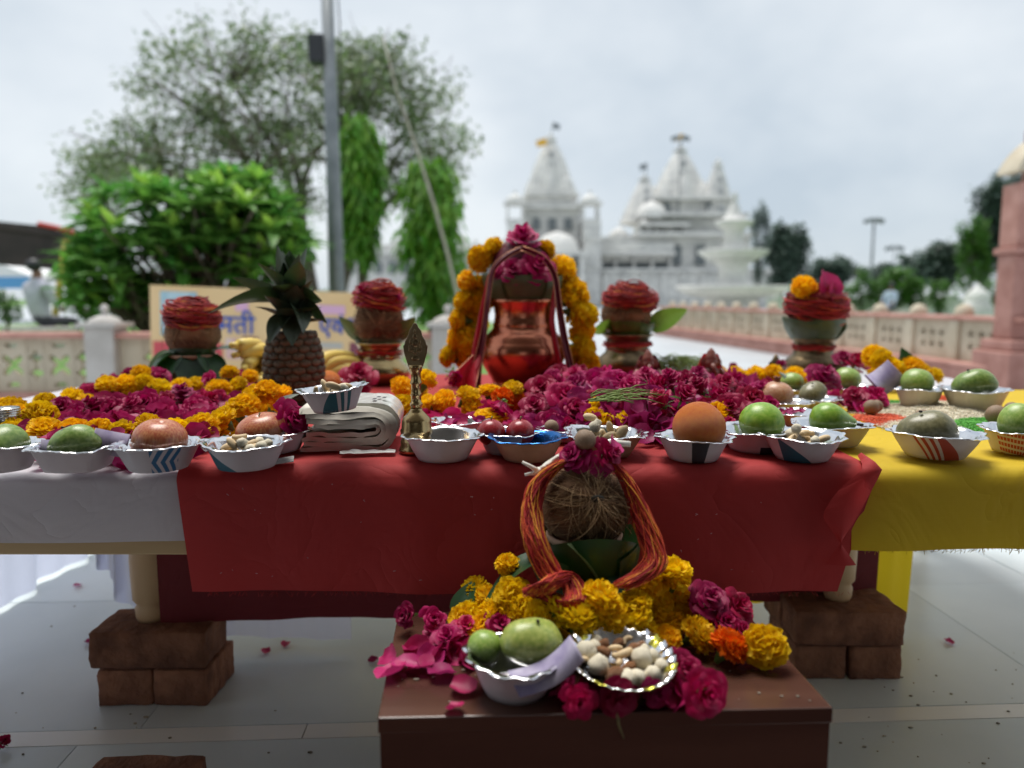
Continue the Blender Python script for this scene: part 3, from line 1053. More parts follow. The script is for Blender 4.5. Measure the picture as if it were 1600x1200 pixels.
def rose_mesh(seed, openness=1.0, n=24, sepal=True, m=None):
    """radius about 1, sits with its cup opening towards +z"""
    rn = random.Random(seed)
    g = G()
    nu, nv = 7, 6
    for i in range(n):
        t = i / (n - 1)
        th = i * 2.39996 + rn.uniform(-0.25, 0.25)
        wrap = 1.25 - 0.55 * t
        rin = 0.04 + 0.16 * t
        rout = 0.16 + 0.86 * (t ** 1.1) * openness * rn.uniform(0.85, 1.1)
        hgt = (0.98 - 0.62 * t ** 1.5 * openness) * rn.uniform(0.9, 1.08)
        zb_ = -0.05 - 0.16 * t
        curl = 0.1 + 0.5 * t
        V = []
        sd = rn.uniform(0, 50)
        for a in range(nu):
            u = -1 + 2 * a / (nu - 1)
            for b in range(nv):
                v = b / (nv - 1)
                wv = wrap * (0.45 + 0.75 * math.sin(min(1, v * 1.15) * pi / 2 * 1.15)) * 0.72
                wv *= (1.0 - 0.25 * max(0, v - 0.75) * 4)
                ang = th + u * wv
                rr = rin + (rout - rin) * v ** (1.7 - 0.9 * t)
                z = zb_ + hgt * math.sin(v * pi / 2 * (1.0 + curl * 0.25)) - (u * u) * 0.10 * v
                rr -= 0.05 * (u * u) * v
                cr_ = 0.085 * v
                p = np.array([rr * math.cos(ang), rr * math.sin(ang), z])
                p += cr_ * np.array([nz(p, 2.6, sd), nz(p, 2.6, sd + 9), nz(p, 2.6, sd + 17)]) * 1.5
                V.append(p)
        g.add(V, grid_faces(nu, nv))
    if sepal:
        g.add(*lathe([(0.0, -0.38), (0.1, -0.36), (0.17, -0.26), (0.12, -0.12)], 8), mi=1)
        for k in range(5):
            a = k * 2 * pi / 5 + 0.3
            c, s = math.cos(a), math.sin(a)
            V = [(0.1 * c, 0.1 * s, -0.2), (0.35 * c - 0.09 * s, 0.35 * s + 0.09 * c, -0.16), (0.35 * c + 0.09 * s, 0.35 * s - 0.09 * c, -0.16), (0.72 * c, 0.72 * s, -0.28)]
            g.add(V, [(0, 2, 1), (1, 2, 3)], mi=1)
    return g.mesh('rose', [m or M['rose'], M['leaf_mid']])


RO = [rose_mesh(11, 0.85), rose_mesh(12, 1.0), rose_mesh(13, 1.15, 28), rose_mesh(14, 0.7, 20), rose_mesh(15, 1.3, 22)]


def petal_mesh(seed):
    rn = random.Random(seed)
    g = G()
    V = []
    nu, nv = 6, 6
    for a in range(nu):
        u = -1 + 2 * a / (nu - 1)
        for b in range(nv):
            v = b / (nv - 1)
            w = math.sin(min(1, 0.12 + v * 0.95) * pi * 0.78) ** 0.8
            p = np.array([u * w * 0.55, (v - 0.5) * 1.15 - 0.1 * u * u * v, 0.24 * u * u * w + 0.22 * (v - 0.5) ** 2])
            p[2] += 0.16 * nz(p, 2.4, seed * 3.3)
            V.append(p)
    g.add(V, grid_faces(nu, nv))
    return g.mesh('petal', M['petal'])


PT = [petal_mesh(s) for s in (1, 2, 3, 4)]


def heap_petals(name, label, pts, size, n_each=1, m='petal', parent=None, seed=0):
    """a mass of loose petals nobody could count"""
    rn = random.Random(seed)
    g = G()
    base = []
    for me in PT:
        V = np.empty(len(me.vertices) * 3)
        me.vertices.foreach_get('co', V)
        base.append((V.reshape(-1, 3), [tuple(p.vertices) for p in me.polygons]))
    for p in pts:
        V, Fc = base[rn.randrange(len(base))]
        g.add(xf(V, p, (rn.gauss(0, 0.7), rn.gauss(0, 0.7), rn.uniform(0, 6.3)), size * rn.uniform(0.7, 1.2)), Fc)
    o = link(name, g.mesh(name, M[m]), parent)
    if parent is None:
        tag(o, label, 'petals')
    o['kind'] = 'stuff'
    return o


def leaf_v(L, W, bend=0.2, fold=0.15, tip=0.9, n=8, twist=0.0, thick=0.0):
    """leaf along +y from origin, midrib fold, drooping by bend"""
    V = []
    for j in range(n + 1):
        v = j / n
        w = W * math.sin(min(1.0, v ** 0.75) * pi) ** 0.8 * (1 - 0.15 * v) + 0.0006
        y = L * v
        zc = L * bend * v * v * -1
        a = twist * v
        for u in (-1, -0.5, 0, 0.5, 1):
            x = u * w * 0.5
            z = zc + abs(u) * w * fold
            V.append((x * math.cos(a), y, z + x * math.sin(a)))
    return np.array(V), grid_faces(n + 1, 5)


# ================================================================== garlands and flowers
def marigold_list(parent, items, grp=None):
    """items: (px, py, z, diameter px[, 'o'])"""
    for it in items:
        px, py, z, dpx = it[:4]
        p = at(px, py, z)
        r = msz(dpx, p) / 2
        me = MGO if len(it) > 4 else MG[random.randrange(5)]
        d = (Vector((random.gauss(0, 0.5), -0.55 + random.gauss(0, 0.4), 0.8))).normalized()
        q = d.to_track_quat('Z', 'Y').to_euler()
        link('marigold', me, parent, p, (q.x, q.y, q.z), (r * 1.02, r * 1.02, r * random.uniform(0.85, 1.05)))


def marigold_listY(parent, items, Y):
    for it in items:
        px, py, dpx = it[:3]
        p = atY(px, py, Y + random.uniform(-0.02, 0.02))
        r = msz(dpx, p) / 2
        d = (Vector((random.gauss(0, 0.6) + (px - 815) / 120, -0.6 + random.gauss(0, 0.4), 0.25 + random.gauss(0, .4)))).normalized()
        q = d.to_track_quat('Z', 'Y').to_euler()
        link('marigold', MG[random.randrange(5)], parent, p, (q.x, q.y, q.z), r * random.uniform(0.94, 1.06))


def string_part(parent, pts, r=0.0012):
    g = G()
    g.add(*tube(pts, r, 5))
    link('string', g.mesh('string', M['cotton']), parent)


TZ = T + 0.018     # resting height on the cloths

ga = thing('marigold_garland', 'yellow marigold garland along the front edge of the left rose bed', 'garland')
marigold_list(ga, [(72, 672, TZ + .034, 52), (116, 674, TZ + .032, 50), (157, 677, TZ + .032, 48), (188, 678, TZ + .03, 44), (233, 666, TZ + .036, 42), (273, 675, TZ + .032, 44), (300, 670, TZ + .026, 38)])
ga = thing('marigold_garland', 'yellow marigold garland curling round the left end of the rose bed', 'garland')
marigold_list(ga, [(-10, 640, TZ + .03, 44), (18, 640, TZ + .03, 44), (36, 648, TZ + .028, 42), (64, 652, TZ + .035, 52), (72, 632, TZ + .03, 38), (92, 640, TZ + .028, 40), (20, 672, TZ + .022, 40), (10, 655, TZ + .02, 40),
                   (112, 622, TZ + .03, 36), (138, 628, TZ + .025, 34)])
ga = thing('marigold_garland', 'double row of marigolds along the back of the left rose bed', 'garland')
marigold_list(ga, [(166, 600, TZ + .055, 34), (168, 616, TZ + .02, 36), (197, 601, TZ + .05, 34), (203, 618, TZ + .025, 38), (224, 600, TZ + .05, 32), (250, 607, TZ + .04, 40), (281, 604, TZ + .04, 36),
                   (310, 601, TZ + .04, 32), (342, 607, TZ + .045, 36), (371, 604, TZ + .045, 34), (222, 585, TZ + .06, 32), (359, 583, TZ + .07, 30), (391, 588, TZ + .06, 28), (182, 610, TZ + .03, 30), (265, 616, TZ + .01, 34)])
ga = thing('marigold_garland', 'thick yellow marigold garland running from the pineapple to the front apple', 'garland')
marigold_list(ga, [(318, 668, TZ + .032, 52), (347, 655, TZ + .035, 48), (340, 672, TZ + .012, 40), (372, 640, TZ + .04, 48), (398, 620, TZ + .05, 46), (385, 632, TZ + .05, 40), (418, 612, TZ + .06, 40), (437, 618, TZ + .05, 42), (430, 632, TZ + .025, 36), (360, 662, TZ + .01, 40), (405, 640, TZ + .01, 36)])
ga = thing('marigold_garland', 'row of yellow and orange marigolds lying in front of the copper pot', 'garland')
marigold_list(ga, [(627, 604, TZ + .05, 38), (630, 634, TZ + .02, 40), (664, 594, TZ + .07, 42), (664, 632, TZ + .03, 42), (694, 627, TZ + .035, 42), (732, 621, TZ + .04, 42), (763, 611, TZ + .05, 38), (800, 609, TZ + .055, 38), (806, 628, TZ + .03, 34, 'o'), (786, 622, TZ + .04, 36, 'o'), (738, 641, TZ + .015, 36), (650, 614, TZ + .03, 36)])
thing('marigold', 'flattened yellow marigold lying before the small silver bowl', 'marigold', MG[1], at(767, 650, TZ + .018), (0.2, 0.1, 0), (0.036, 0.03, 0.017))
ga = thing('marigold_garland', 'short string of yellow marigolds half buried in the rose heap', 'garland')
marigold_list(ga, [(928, 652, TZ + .03, 34), (946, 663, TZ + .022, 36), (982, 655, TZ + .03, 40), (929, 630, TZ + .045, 24)])
thing('marigold', 'yellow marigold peeping out behind the orange', 'marigold', MG[2], at(1122, 650, TZ + .035), (0.6, 0.1, 0.4), 0.026)
ga = thing('marigold_garland', 'thin row of marigolds behind the roses on the right', 'garland')
marigold_list(ga, [(1148, 588, TZ + .03, 32), (1166, 592, TZ + .02, 28), (1183, 588, TZ + .03, 34), (1209, 586, TZ + .035, 34), (1240, 586, TZ + .035, 32), (1263, 588, TZ + .03, 26), (1303, 592, TZ + .03, 26), (1323, 592, TZ + .03, 26), (1125, 582, TZ + .04, 26), (1283, 594, TZ + .02, 26)])
ga = thing('marigold_garland', 'coiled heap of marigolds at the far right of the table', 'garland')
marigold_list(ga, [(1366, 557, TZ + .085, 38), (1378, 562, TZ + .08, 34), (1390, 568, TZ + .07, 32), (1400, 576, TZ + .05, 28), (1424, 573, TZ + .055, 36), (1418, 590, TZ + .025, 38), (1404, 597, TZ + .02, 28), (1438, 582, TZ + .04, 34), (1460, 586, TZ + .03, 28), (1370, 580, TZ + .03, 36), (1388, 588, TZ + .02, 34)])

# ------------------------------------------------------------------ roses
rose_n = 0


def rose(px, py, z, dpx, label, group=None, face=None, k=None):
    p = at(px, py, z)
    r = msz(dpx, p) / 2
    d = Vector(face) if face else Vector((random.gauss(0, 0.5), -0.75 + random.gauss(0, 0.35), 0.65))
    q = d.normalized().to_track_quat('Z', 'Y').to_euler()
    return thing('rose', label, 'rose', RO[k if k is not None else random.randrange(5)], p, (q.x, q.y, q.z), r * 1.05, group)


HEAP = 'magenta rose in the heap in front of the red idols'
HG = 'roses of the middle heap'


def zone(x, y):
    h = 'left of the rose heap near the copper pot' if x < 940 else ('centre of the rose heap below the red idols' if x < 1080 else 'right of the rose heap near the pomegranate')
    v = 'back ' if y < 612 else ('front ' if y > 642 else '')
    return 'magenta rose at the ' + v + h
for (x, y, h, d) in [(850, 612, .05, 60), (838, 640, .03, 55), (868, 598, .06, 52), (880, 625, .05, 62), (905, 605, .06, 58), (898, 645, .03, 58), (860, 660, .02, 44), (930, 600, .065, 56), (945, 615, .06, 55),
                     (962, 600, .07, 50), (985, 608, .075, 54), (1005, 622, .07, 58), (990, 640, .045, 50), (1020, 605, .085, 54), (1035, 630, .07, 56), (1048, 600, .09, 58), (1068, 620, .08, 56), (1072, 598, .085, 48),
                     (1095, 610, .08, 54), (1115, 620, .07, 54), (1130, 605, .075, 48), (1150, 615, .06, 54), (1140, 640, .05, 56), (1170, 625, .055, 54), (1165, 655, .03, 54), (1185, 645, .04, 50), (1188, 612, .05, 40),
                     (1010, 650, .03, 46), (1035, 658, .02, 46), (1140, 672, .02, 46), (875, 588, .06, 44), (905, 585, .06, 40), (948, 588, .07, 40), (1010, 590, .085, 40), (1090, 590, .085, 42), (1145, 592, .07, 36), (965, 630, .045, 44), (916, 630, .045, 44), (1060, 645, .04, 50), (1100, 645, .04, 50), (1200, 632, .035, 36)]:
    rose(x, y, TZ + h * .9, d, zone(x, y), HG)
rose(897, 588, TZ + .06, 36, 'bright rose just right of the copper pot foot', face=(0, -0.4, 0.9))
rose(886, 665, TZ + .02, 40, 'pink rose bud lying before the rose heap beside a betel nut', face=(0.3, -1, 0.2), k=3)

LB = 'magenta rose lying among petals in the left flower bed'
LG = 'roses of the left flower bed'
for (x, y, h, d) in [(100, 640, .03, 50), (122, 650, .02, 46), (150, 640, .025, 52), (142, 618, .03, 38), (180, 640, .025, 50), (175, 662, .012, 44), (210, 640, .03, 52), (232, 632, .035, 54), (215, 655, .015, 46), (255, 648, .02, 50),
                     (262, 630, .03, 46), (285, 622, .035, 50), (305, 640, .02, 46), (322, 628, .03, 44), (345, 625, .03, 40), (130, 668, .01, 40), (35, 672, .015, 44), (282, 655, .01, 40), (240, 614, .03, 36), (330, 596, .05, 40), (205, 588, .05, 34), (250, 590, .05, 36), (372, 592, .05, 30)]:
    rose(x, y, TZ + h, d, 'magenta rose %s of the left flower bed' % ('at the front left' if x < 170 and y > 645 else 'at the far left' if x < 160 else 'along the back' if y < 612 else 'at the front' if y > 645 else 'in the middle' if x < 260 else 'on the pineapple side'), LG)
rose(452, 656, TZ + .05, 62, 'large loose rose resting against the front apple', face=(0.75, -0.5, 0.35), k=2)
rose(562, 592, TZ + .04, 60, 'round dark rose in front of the left brass pot', face=(0.1, -0.7, 0.7), k=1)
rose(707, 585, TZ + .05, 44, 'drooping dark rose at the left foot of the copper pot', face=(0.2, -0.5, -0.5), k=3)
rose(785, 632, TZ + .04, 50, 'wilted rose with green sepals among marigolds before the copper pot', face=(-0.3, -0.2, -0.6), k=0)
rose(1284, 594, TZ + .05, 58, 'upright magenta rose between the pomegranate and the right pot', face=(0.1, -0.6, 0.8), k=2)
rose(1335, 568, TZ + .06, 42, 'pink rose lying behind the folded purple banknote', face=(0.2, -0.5, 0.8), k=4)
rose(1318, 562, TZ + .07, 34, 'rose leaning beside the right brass pot', face=(-0.3, -0.5, 0.8), k=1)
rose(1335, 625, TZ + .02, 46, 'dark rose in front of the round green fruit on the right', face=(-0.2, -0.5, 0.6), k=2)
rose(1365, 622, TZ + .02, 44, 'crumpled rose below the purple banknote', face=(0.3, -0.5, 0.6), k=4)
rose(1145, 575, TZ + .035, 22, 'tiny rose bud beyond the marigold row', face=(0, -0.6, 0.8), k=3)
rose(1220, 572, TZ + .05, 26, 'small pink rose beside the brass figurine', face=(0, -0.6, 0.8), k=3)

# petals filling the beds
pts = []
for _ in range(900):
    px, py = random.uniform(40, 400), random.uniform(592, 690)
    if py < 640 and px < 150 - (py - 600) * 1.2:
        continue
    if px > 330 and py > 640:
        continue
    pts.append(at(px, py, TZ + random.uniform(0.0, 0.03)))
heap_petals('petal_bed', 'bed of loose magenta rose petals on the left of the table', pts, 0.032, seed=1)
pts = []
for _ in range(800):
    px, py = random.uniform(825, 1205), random.uniform(585, 690)
    h = 0.07 * math.sin(pi * (px - 815) / 400) ** 0.5 * max(0, min(1, (700 - py) / 80))
    if py > 668 and not (px < 900 or 1000 < px < 1190):
        continue
    pts.append(at(px, py, TZ + random.uniform(0.0, h)))
heap_petals('petal_heap', 'mass of magenta rose petals filling the middle of the table', pts, 0.034, seed=2)
pts = [at(random.gauss(1345, 22), random.gauss(625, 8), TZ + random.uniform(0, 0.015)) for _ in range(70)]
heap_petals('petal_patch', 'patch of dark rose petals beside the white rice on the right', pts, 0.03, seed=3)
pts = [at(random.uniform(660, 830), random.uniform(630, 668), TZ + random.uniform(0, 0.012)) for _ in range(60)]
heap_petals('petal_patch', 'scattered rose petals before the marigold row by the bell', pts, 0.03, seed=4)
pts = [at(random.uniform(60, 320), random.uniform(700, 728), TZ - 0.012 + random.uniform(0, 0.008)) for _ in range(60)]
heap_petals('petal_patch', 'crimson petals and thread scraps between the front left bowls', pts, 0.026, seed=5)

# green grass and tendrils in the heap
g = G()
for i in range(46):
    p = at(random.uniform(918, 985), random.uniform(612, 628), TZ + .085)
    a = random.gauss(0.15, 0.35)
    L = random.uniform(0.03, 0.07)
    q = Vector((math.cos(a) * L, random.gauss(0, 0.01), math.sin(a) * L * 0.25))
    g.add(*tube([p, p + q * 0.5 + Vector((0, 0, 0.004)), p + q], [0.0011, 0.001, 0.0003], 4))
o = thing('grass_tuft', 'tuft of thin green grass lying on the rose heap', 'grass', g.mesh('grass_tuft', M['green_herb']))
o['kind'] = 'stuff'
g = G()
for i in range(420):
    c = at(random.gauss(1050, 24), 585, T + 0.02)
    p = Vector((c.x, 2.30 + random.gauss(0, 0.04), T + 0.02 + random.uniform(0, 0.05)))
    a = random.uniform(0, pi)
    L = random.uniform(0.03, 0.08)
    g.add(*tube([p, p + Vector((math.cos(a) * L * .5, 0, 0.012 + L * .12)), p + Vector((math.cos(a) * L, random.gauss(0, 0.02), 0.012))], [0.0012, 0.0012, 0.0004], 3))
o = thing('herb_bundle', 'low heap of pale green grass behind the red idols', 'herbs', g.mesh('herb_bundle', M['green_herb']))
o['kind'] = 'stuff'

# ================================================================== paper bowls
def set_uv(me, fn):
    uv = me.uv_layers.new(name='UVMap')
    for li, l in enumerate(me.loops):
        uv.data[li].uv = fn(l.vertex_index)


def bowl_meshes(kind, rb, rr, h, lin='foil', seed=0, square=False, flange=0.006):
    n = 96

    def rmod(a):
        if square:
            return 1.0 / max(abs(math.cos(a)), abs(math.sin(a))) ** 0.55
        return 1.0
    pl = 9 + int(seed * 3) % 8

    def outer(a, j, r, z):
        f = j / 6
        pleat = 0.010 * math.cos(pl * a + seed) * f
        wob = 0.02 * math.sin(3 * a + seed) * f
        zz = z + h * f * (0.045 * math.sin(2 * a + seed * 2) + 0.02 * math.sin(5 * a + seed) + 0.012 * math.cos(pl * a + seed + 1))
        return r * (1 + pleat + wob + 0.03 * f * nz((math.cos(a) * 2.2, math.sin(a) * 2.2, f * 2), 1, seed)) * rmod(a), zz
    prof = [(rb + (rr - rb) * (k / 6) ** 0.92, h * k / 6) for k in range(7)]
    V, Fc = lathe(prof, n, outer, cap=False)
    Fc = list(Fc) + [tuple(i * 7 for i in range(n))[::-1]]
    g = G()
    g.add(V, Fc)
    me = g.mesh('bowl_wall', PRINT[kind])
    cs = [(math.atan2(v[1], v[0]), v[2]) for v in V]

    def fn(i):
        a, z = cs[i]
        u = ((a + pi / 2 + pi) / (2 * pi)) % 1.0
        return (u, z / h)
    set_uv(me, fn)
    # lining: inner wall, base and rolled, pleated rim
    prof2 = [(0.0, 0.003), (rb * 0.9, 0.003), (rb * 0.99, 0.006)] + [(rb + (rr - rb) * f - 0.0015, h * f + 0.0005) for f in (0.3, 0.6, 0.85, 1.0)]
    prof2 += [(rr + flange * 0.6, h + 0.0012), (rr + flange, h + 0.0004)]
    prof2 += [(rr + flange, h - 0.0008), (rr + 0.0005, h - 0.0004)]

    def inner(a, j, r, z):
        f = min(1.0, z / h)
        pleat = 0.010 * math.cos(pl * a + seed) * f
        wob = 0.02 * math.sin(3 * a + seed) * f
        zz = z + h * f * (0.045 * math.sin(2 * a + seed * 2) + 0.02 * math.sin(5 * a + seed) + 0.012 * math.cos(pl * a + seed + 1)) if j > 2 else z
        if j >= 7:
            zz += 0.0006 * math.sin(pl * a * 1.0 + seed) + 0.0004 * math.sin(23 * a + seed * 3)
            r = r + 0.0022 * math.sin(pl * a + seed) + 0.0015 * math.sin(9 * a + seed)
        return r * (1 + pleat + wob + 0.03 * f * nz((math.cos(a) * 2.2, math.sin(a) * 2.2, f * 2), 1, seed)) * rmod(a), zz
    V, Fc = lathe(prof2, n, inner, cap=False)
    g = G()
    g.add(V, Fc)
    return me, g.mesh('bowl_lining', M[lin])


bowl_k = 0


def bowl(px, py, wpx, label, kind='plain', lin='foil', h=0.036, ratio=0.70, z=None, rz=0.0, square=False, tilt=(0, 0), flange=0.006):
    """px,py: middle of the front foot of the bowl; wpx: rim width in the picture"""
    global bowl_k
    bowl_k += 1
    z = TZ if z is None else z
    p = at(px, py, z)
    W = msz(wpx * 0.95, p + Vector((0, 0.06, 0)))
    rr = W / 2 - flange
    rb = rr * ratio
    a, b = bowl_meshes(kind, rb, rr, h, lin, seed=bowl_k * 1.7, square=square, flange=flange)
    t = thing('paper_bowl', label, 'bowl', None, (p.x, p.y + rb, z), (tilt[0], tilt[1], rz))
    link('bowl_wall', a, t)
    link('bowl_lining', b, t)
    t['rb'] = rb
    t['hh'] = h
    return t


def inb(t, dx=0.0, dy=0.0, dz=0.0):
    return Vector((t.location.x + dx, t.location.y + dy, t.location.z + 0.004 + dz))


# ------------------------------------------------------------------ fruit
def fruit(name, label, me, t, r, dx=0, dy=0, dz=0, rot=(0, 0, 0), cat=None, sc=None):
    p = inb(t, dx, dy, dz)
    return thing(name, label, cat or name.split('_')[-1], me, p, rot, sc if sc is not None else r)


def mango_mesh(m, seed=0):
    V, Fc = ellipsoid(1.32, 0.92, 0.90, 36, 22)
    out = []
    for p in V:
        x, y, z = p
        k = 1 - 0.16 * (x / 1.32) + 0.05 * math.sin(x * 2)
        y *= k
        z *= k
        z += 0.16 * math.sin((x + 0.3) * 1.6) - 0.05 * x * x
        out.append((x, y, z))
    V = displace(np.array(out), 1.4, 0.05, seed)
    V[:, 2] -= V[:, 2].min()
    g = G()
    g.add(V, Fc)
    # stem scar
    g.add(xf(ellipsoid(0.09, 0.09, 0.06, 8, 6)[0], (-0.55, -0.2, V[:, 2].max() * 0.93)), ellipsoid(0.09, 0.09, 0.06, 8, 6)[1], mi=1)
    return g.mesh('mango', [m, M['banana_tip']])


def apple_mesh():
    prof = []
    for j in range(23):
        b = -pi / 2 + pi * j / 22
        r = math.cos(b) * (1.0 + 0.10 * math.sin(b))
        z = 0.86 * math.sin(b)
        e = max(0, 1 - r / 0.45)
        z -= 0.22 * e ** 1.5 if b > 0 else -0.16 * e ** 1.5
        prof.append((max(r, 0.0005), z))
    V, Fc = lathe(prof, 36, lambda a, j, r, z: (r * (1 + 0.025 * math.sin(5 * a) * (z < 0) + 0.02 * math.sin(2 * a)), z), cap=False)
    V[:, 2] -= V[:, 2].min()
    g = G()
    g.add(V, Fc)
    return g.mesh('apple', M['apple']), V[:, 2].max()


def round_mesh(name, m, rx=1, ry=1, rz=0.95, amp=0.03, seed=1, dim=0.0):
    V, Fc = ellipsoid(rx, ry, rz, 36, 24)
    V = displace(V, 1.2, amp, seed)
    if dim:
        for p in V:
            r = math.hypot(p[0], p[1])
            if p[2] > 0 and r < 0.3:
                p[2] -= dim * (1 - r / 0.3) ** 1.5
    V[:, 2] -= V[:, 2].min()
    g = G()
    g.add(V, Fc)
    return g.mesh(name, m)


def guava_mesh():
    prof = []
    for j in range(24):
        t = j / 23
        z = 2.5 * t
        r = 0.95 * math.sin(pi * min(1, t * 1.35) ** 0.85) ** 0.75 if t < 0.42 else 0
        prof.append((r, z))
    # pear: belly then neck
    prof = [(0.001, 0), (0.35, 0.03), (0.66, 0.2), (0.88, 0.52), (0.95, 0.85), (0.90, 1.15), (0.76, 1.45), (0.58, 1.72), (0.44, 1.95), (0.36, 2.15), (0.28, 2.32), (0.16, 2.42), (0.001, 2.44)]
    V, Fc = lathe(prof, 32, cap=False)
    V = displace(V, 1.3, 0.04, 4)
    g = G()
    g.add(V, Fc)
    g.add(*tube([(0, 0, 2.4), (0.03, 0, 2.6), (0.02, 0.02, 2.85)], [0.09, 0.07, 0.08], 8), mi=1)
    return g.mesh('guava', [M['lime'], M['banana_tip']])


ME_MANGO = [mango_mesh(M['mango'], 1), mango_mesh(M['mango'], 5)]
ME_MANGO_RIPE = mango_mesh(M['mango_ripe'], 2)
ME_MANGO_DULL = mango_mesh(M['mango_dull'], 3)
ME_APPLE, APH = apple_mesh()
ME_ORANGE = round_mesh('orange', M['orange'], 1, 1, 0.98, 0.015, 2, 0.04)
ME_LIME = round_mesh('sweet_lime', M['lime'], 1, 1, 0.92, 0.03, 3)
ME_GUAVA_R = round_mesh('round_guava', M['guava'], 1, 1, 0.93, 0.05, 6)
ME_PLUM = round_mesh('plum', M['plum'], 1, 1, 0.93, 0.02, 8, 0.12)
ME_GUAVA = guava_mesh()
ME_NUT = round_mesh('betel_nut', M['nut'], 1, 1, 0.98, 0.05, 11)


def stalk(parent, z, h=0.25, r=0.035, m='stem'):
    g = G()
    g.add(*tube([(0, 0, z - 0.1), (0.02, 0, z + h * .5), (0.08, 0.02, z + h)], [r, r * .8, r * 1.1], 6))
    link('stalk', g.mesh('stalk', M[m]), parent)


def banknote(label, loc, rot, w=0.05, l=0.09, roll=1.0, group=None):
    V = []
    nu = 24
    for i in range(nu):
        s = i / (nu - 1)
        a = roll * pi * (s - 0.5)
        for y in (-0.5, 0.5):
            V.append((math.sin(a) * l / (roll * pi) * 1.0, y * w, (1 - math.cos(a)) * l / (roll * pi) + 0.001 * math.sin(s * 9)))
    g = G()
    g.add(V, grid_faces(nu, 2))
    o = thing('banknote', label, 'banknote', g.mesh('banknote', M['note']), loc, rot)
    sm = o.modifiers.new('thickness', 'SOLIDIFY')
    sm.thickness = 0.0012
    return o


def nut_mix(t, label, n=14, seed=0, r=0.03, kinds=('makhana', 'cashew', 'raisin'), zb=0.008, name='dry_fruit_pile'):
    """handful of dried fruit: one thing, each piece its own part"""
    rn = random.Random(seed)
    base = inb(t)
    th = thing(name, label, 'dried fruit', None, base)
    placed = []
    for i in range(n):
        for _ in range(30):
            a, q = rn.uniform(0, 2 * pi), r * math.sqrt(rn.random())
            x, y = q * math.cos(a), q * math.sin(a)
            k = kinds[rn.randrange(len(kinds))]
            s = {'makhana': 0.0085, 'cashew': 0.009, 'raisin': 0.007, 'almond': 0.008}[k] * rn.uniform(0.85, 1.15)
            z = zb
            hit = 0
            for (x2, y2, z2, s2) in placed:
                d = math.hypot(x - x2, y - y2)
                if d < (s + s2) * 0.85:
                    hit += 1
                    z = max(z, z2 + math.sqrt(max(0, (0.9 * (s + s2)) ** 2 - d * d)))
            if hit < 2 or _ > 20:
                break
        placed.append((x, y, z, s))
        if k == 'cashew':
            link('cashew', ME_CASHEW, th, (x, y, z), (rn.gauss(0, .5), rn.gauss(0, .5), rn.uniform(0, 6)), s)
        else:
            link({'makhana': 'makhana', 'raisin': 'raisin', 'almond': 'almond'}[k], ME_SMALL[k][rn.randrange(2)], th, (x, y, z), (rn.uniform(0, 6), rn.uniform(0, 6), 0), s)
    return th


def cashew_mesh():
    pts, rad = [], []
    for i in range(11):
        a = -0.2 + 2.9 * i / 10
        pts.append((math.cos(a), math.sin(a) * 0.9, 0))
        rad.append(0.46 * math.sin(pi * (0.12 + 0.80 * i / 10)) ** 0.5 + 0.06)
    g = G()
    g.add(*tube(pts, rad, 9))
    return g.mesh('cashew', M['cashew'])


ME_CASHEW = cashew_mesh()
ME_SMALL = {}
for k, m_, ax in (('makhana', 'makhana', (1, 1, 0.92)), ('raisin', 'raisin', (1.2, 0.8, 0.7)), ('almond', 'cashew', (1.5, 0.85, 0.6))):
    L = []
    for s in (2, 7):
        V, Fc = ellipsoid(*ax, 14, 10)
        V = displace(V, 1.9, 0.22 if k != 'almond' else 0.06, s)
        g = G()
        g.add(V, Fc)
        L.append(g.mesh(k, M[m_]))
    ME_SMALL[k] = L

# ---- front row, left to right
b = bowl(-22, 741, 125, 'pale paper bowl cut off by the left edge of the picture', 'plain')
fruit('green_mango', 'green mango at the far left edge in a paper bowl', ME_MANGO[1], b, 0.031, rot=(0, 0, 1.2), cat='mango')
b = bowl(100, 740, 122, 'squarish white paper bowl holding a green mango on the white cloth', 'plain', h=0.034, square=True, ratio=0.74)
fruit('green_mango', 'green mango with black stem scar in the squarish paper bowl', ME_MANGO[0], b, 0.0265, dx=-0.002, dy=-0.005, dz=0.010, rot=(0, 0.06, 0.25), cat='mango')
banknote('rolled banknote tucked behind the mango in the squarish bowl', inb(b, 0.04, 0.012, 0.03), (1.4, 0.3, 0.5), 0.035, 0.05, 0.5)
banknote('white folded note standing left of the mango', inb(b, -0.042, 0.0, 0.022), (1.5, 0.2, 1.1), 0.03, 0.03, 0.4)
b = bowl(228, 740, 139, 'white paper bowl with blue chevron print holding an apple', 'chevron', h=0.036)
fruit('apple', 'blushed red apple upside down in the chevron bowl', ME_APPLE, b, 0.038, dz=0.005, rot=(0.1, 0.05, 1), cat='apple')
b = bowl(370, 738, 138, 'white paper bowl with dark teal swoosh holding dried fruit', 'swoosh', h=0.036)
nut_mix(b, 'dried fruit in the teal swoosh bowl on the red cloth edge', 18, 3, 0.032, ('almond', 'cashew', 'makhana'), 0.014)
b = bowl(423, 712, 112, 'small paper bowl tilted behind the packet holding an apple', 'mark', h=0.03, tilt=(0.0, -0.10))
ap = fruit('apple', 'pale blushed apple lying on its side with its stalk up', ME_APPLE, b, 0.037, dx=-0.018, dy=-0.004, dz=0.004, rot=(0.1, -0.18, 0.4), cat='apple', sc=(0.040, 0.036, 0.034))
stalk(ap, APH - 0.15)
g = G()
g.add([(-0.02, -0.011, 0), (0.026, -0.009, 0.002), (0.024, 0.012, 0.004), (-0.022, 0.010, 0.001)], [(0, 1, 2, 3)])
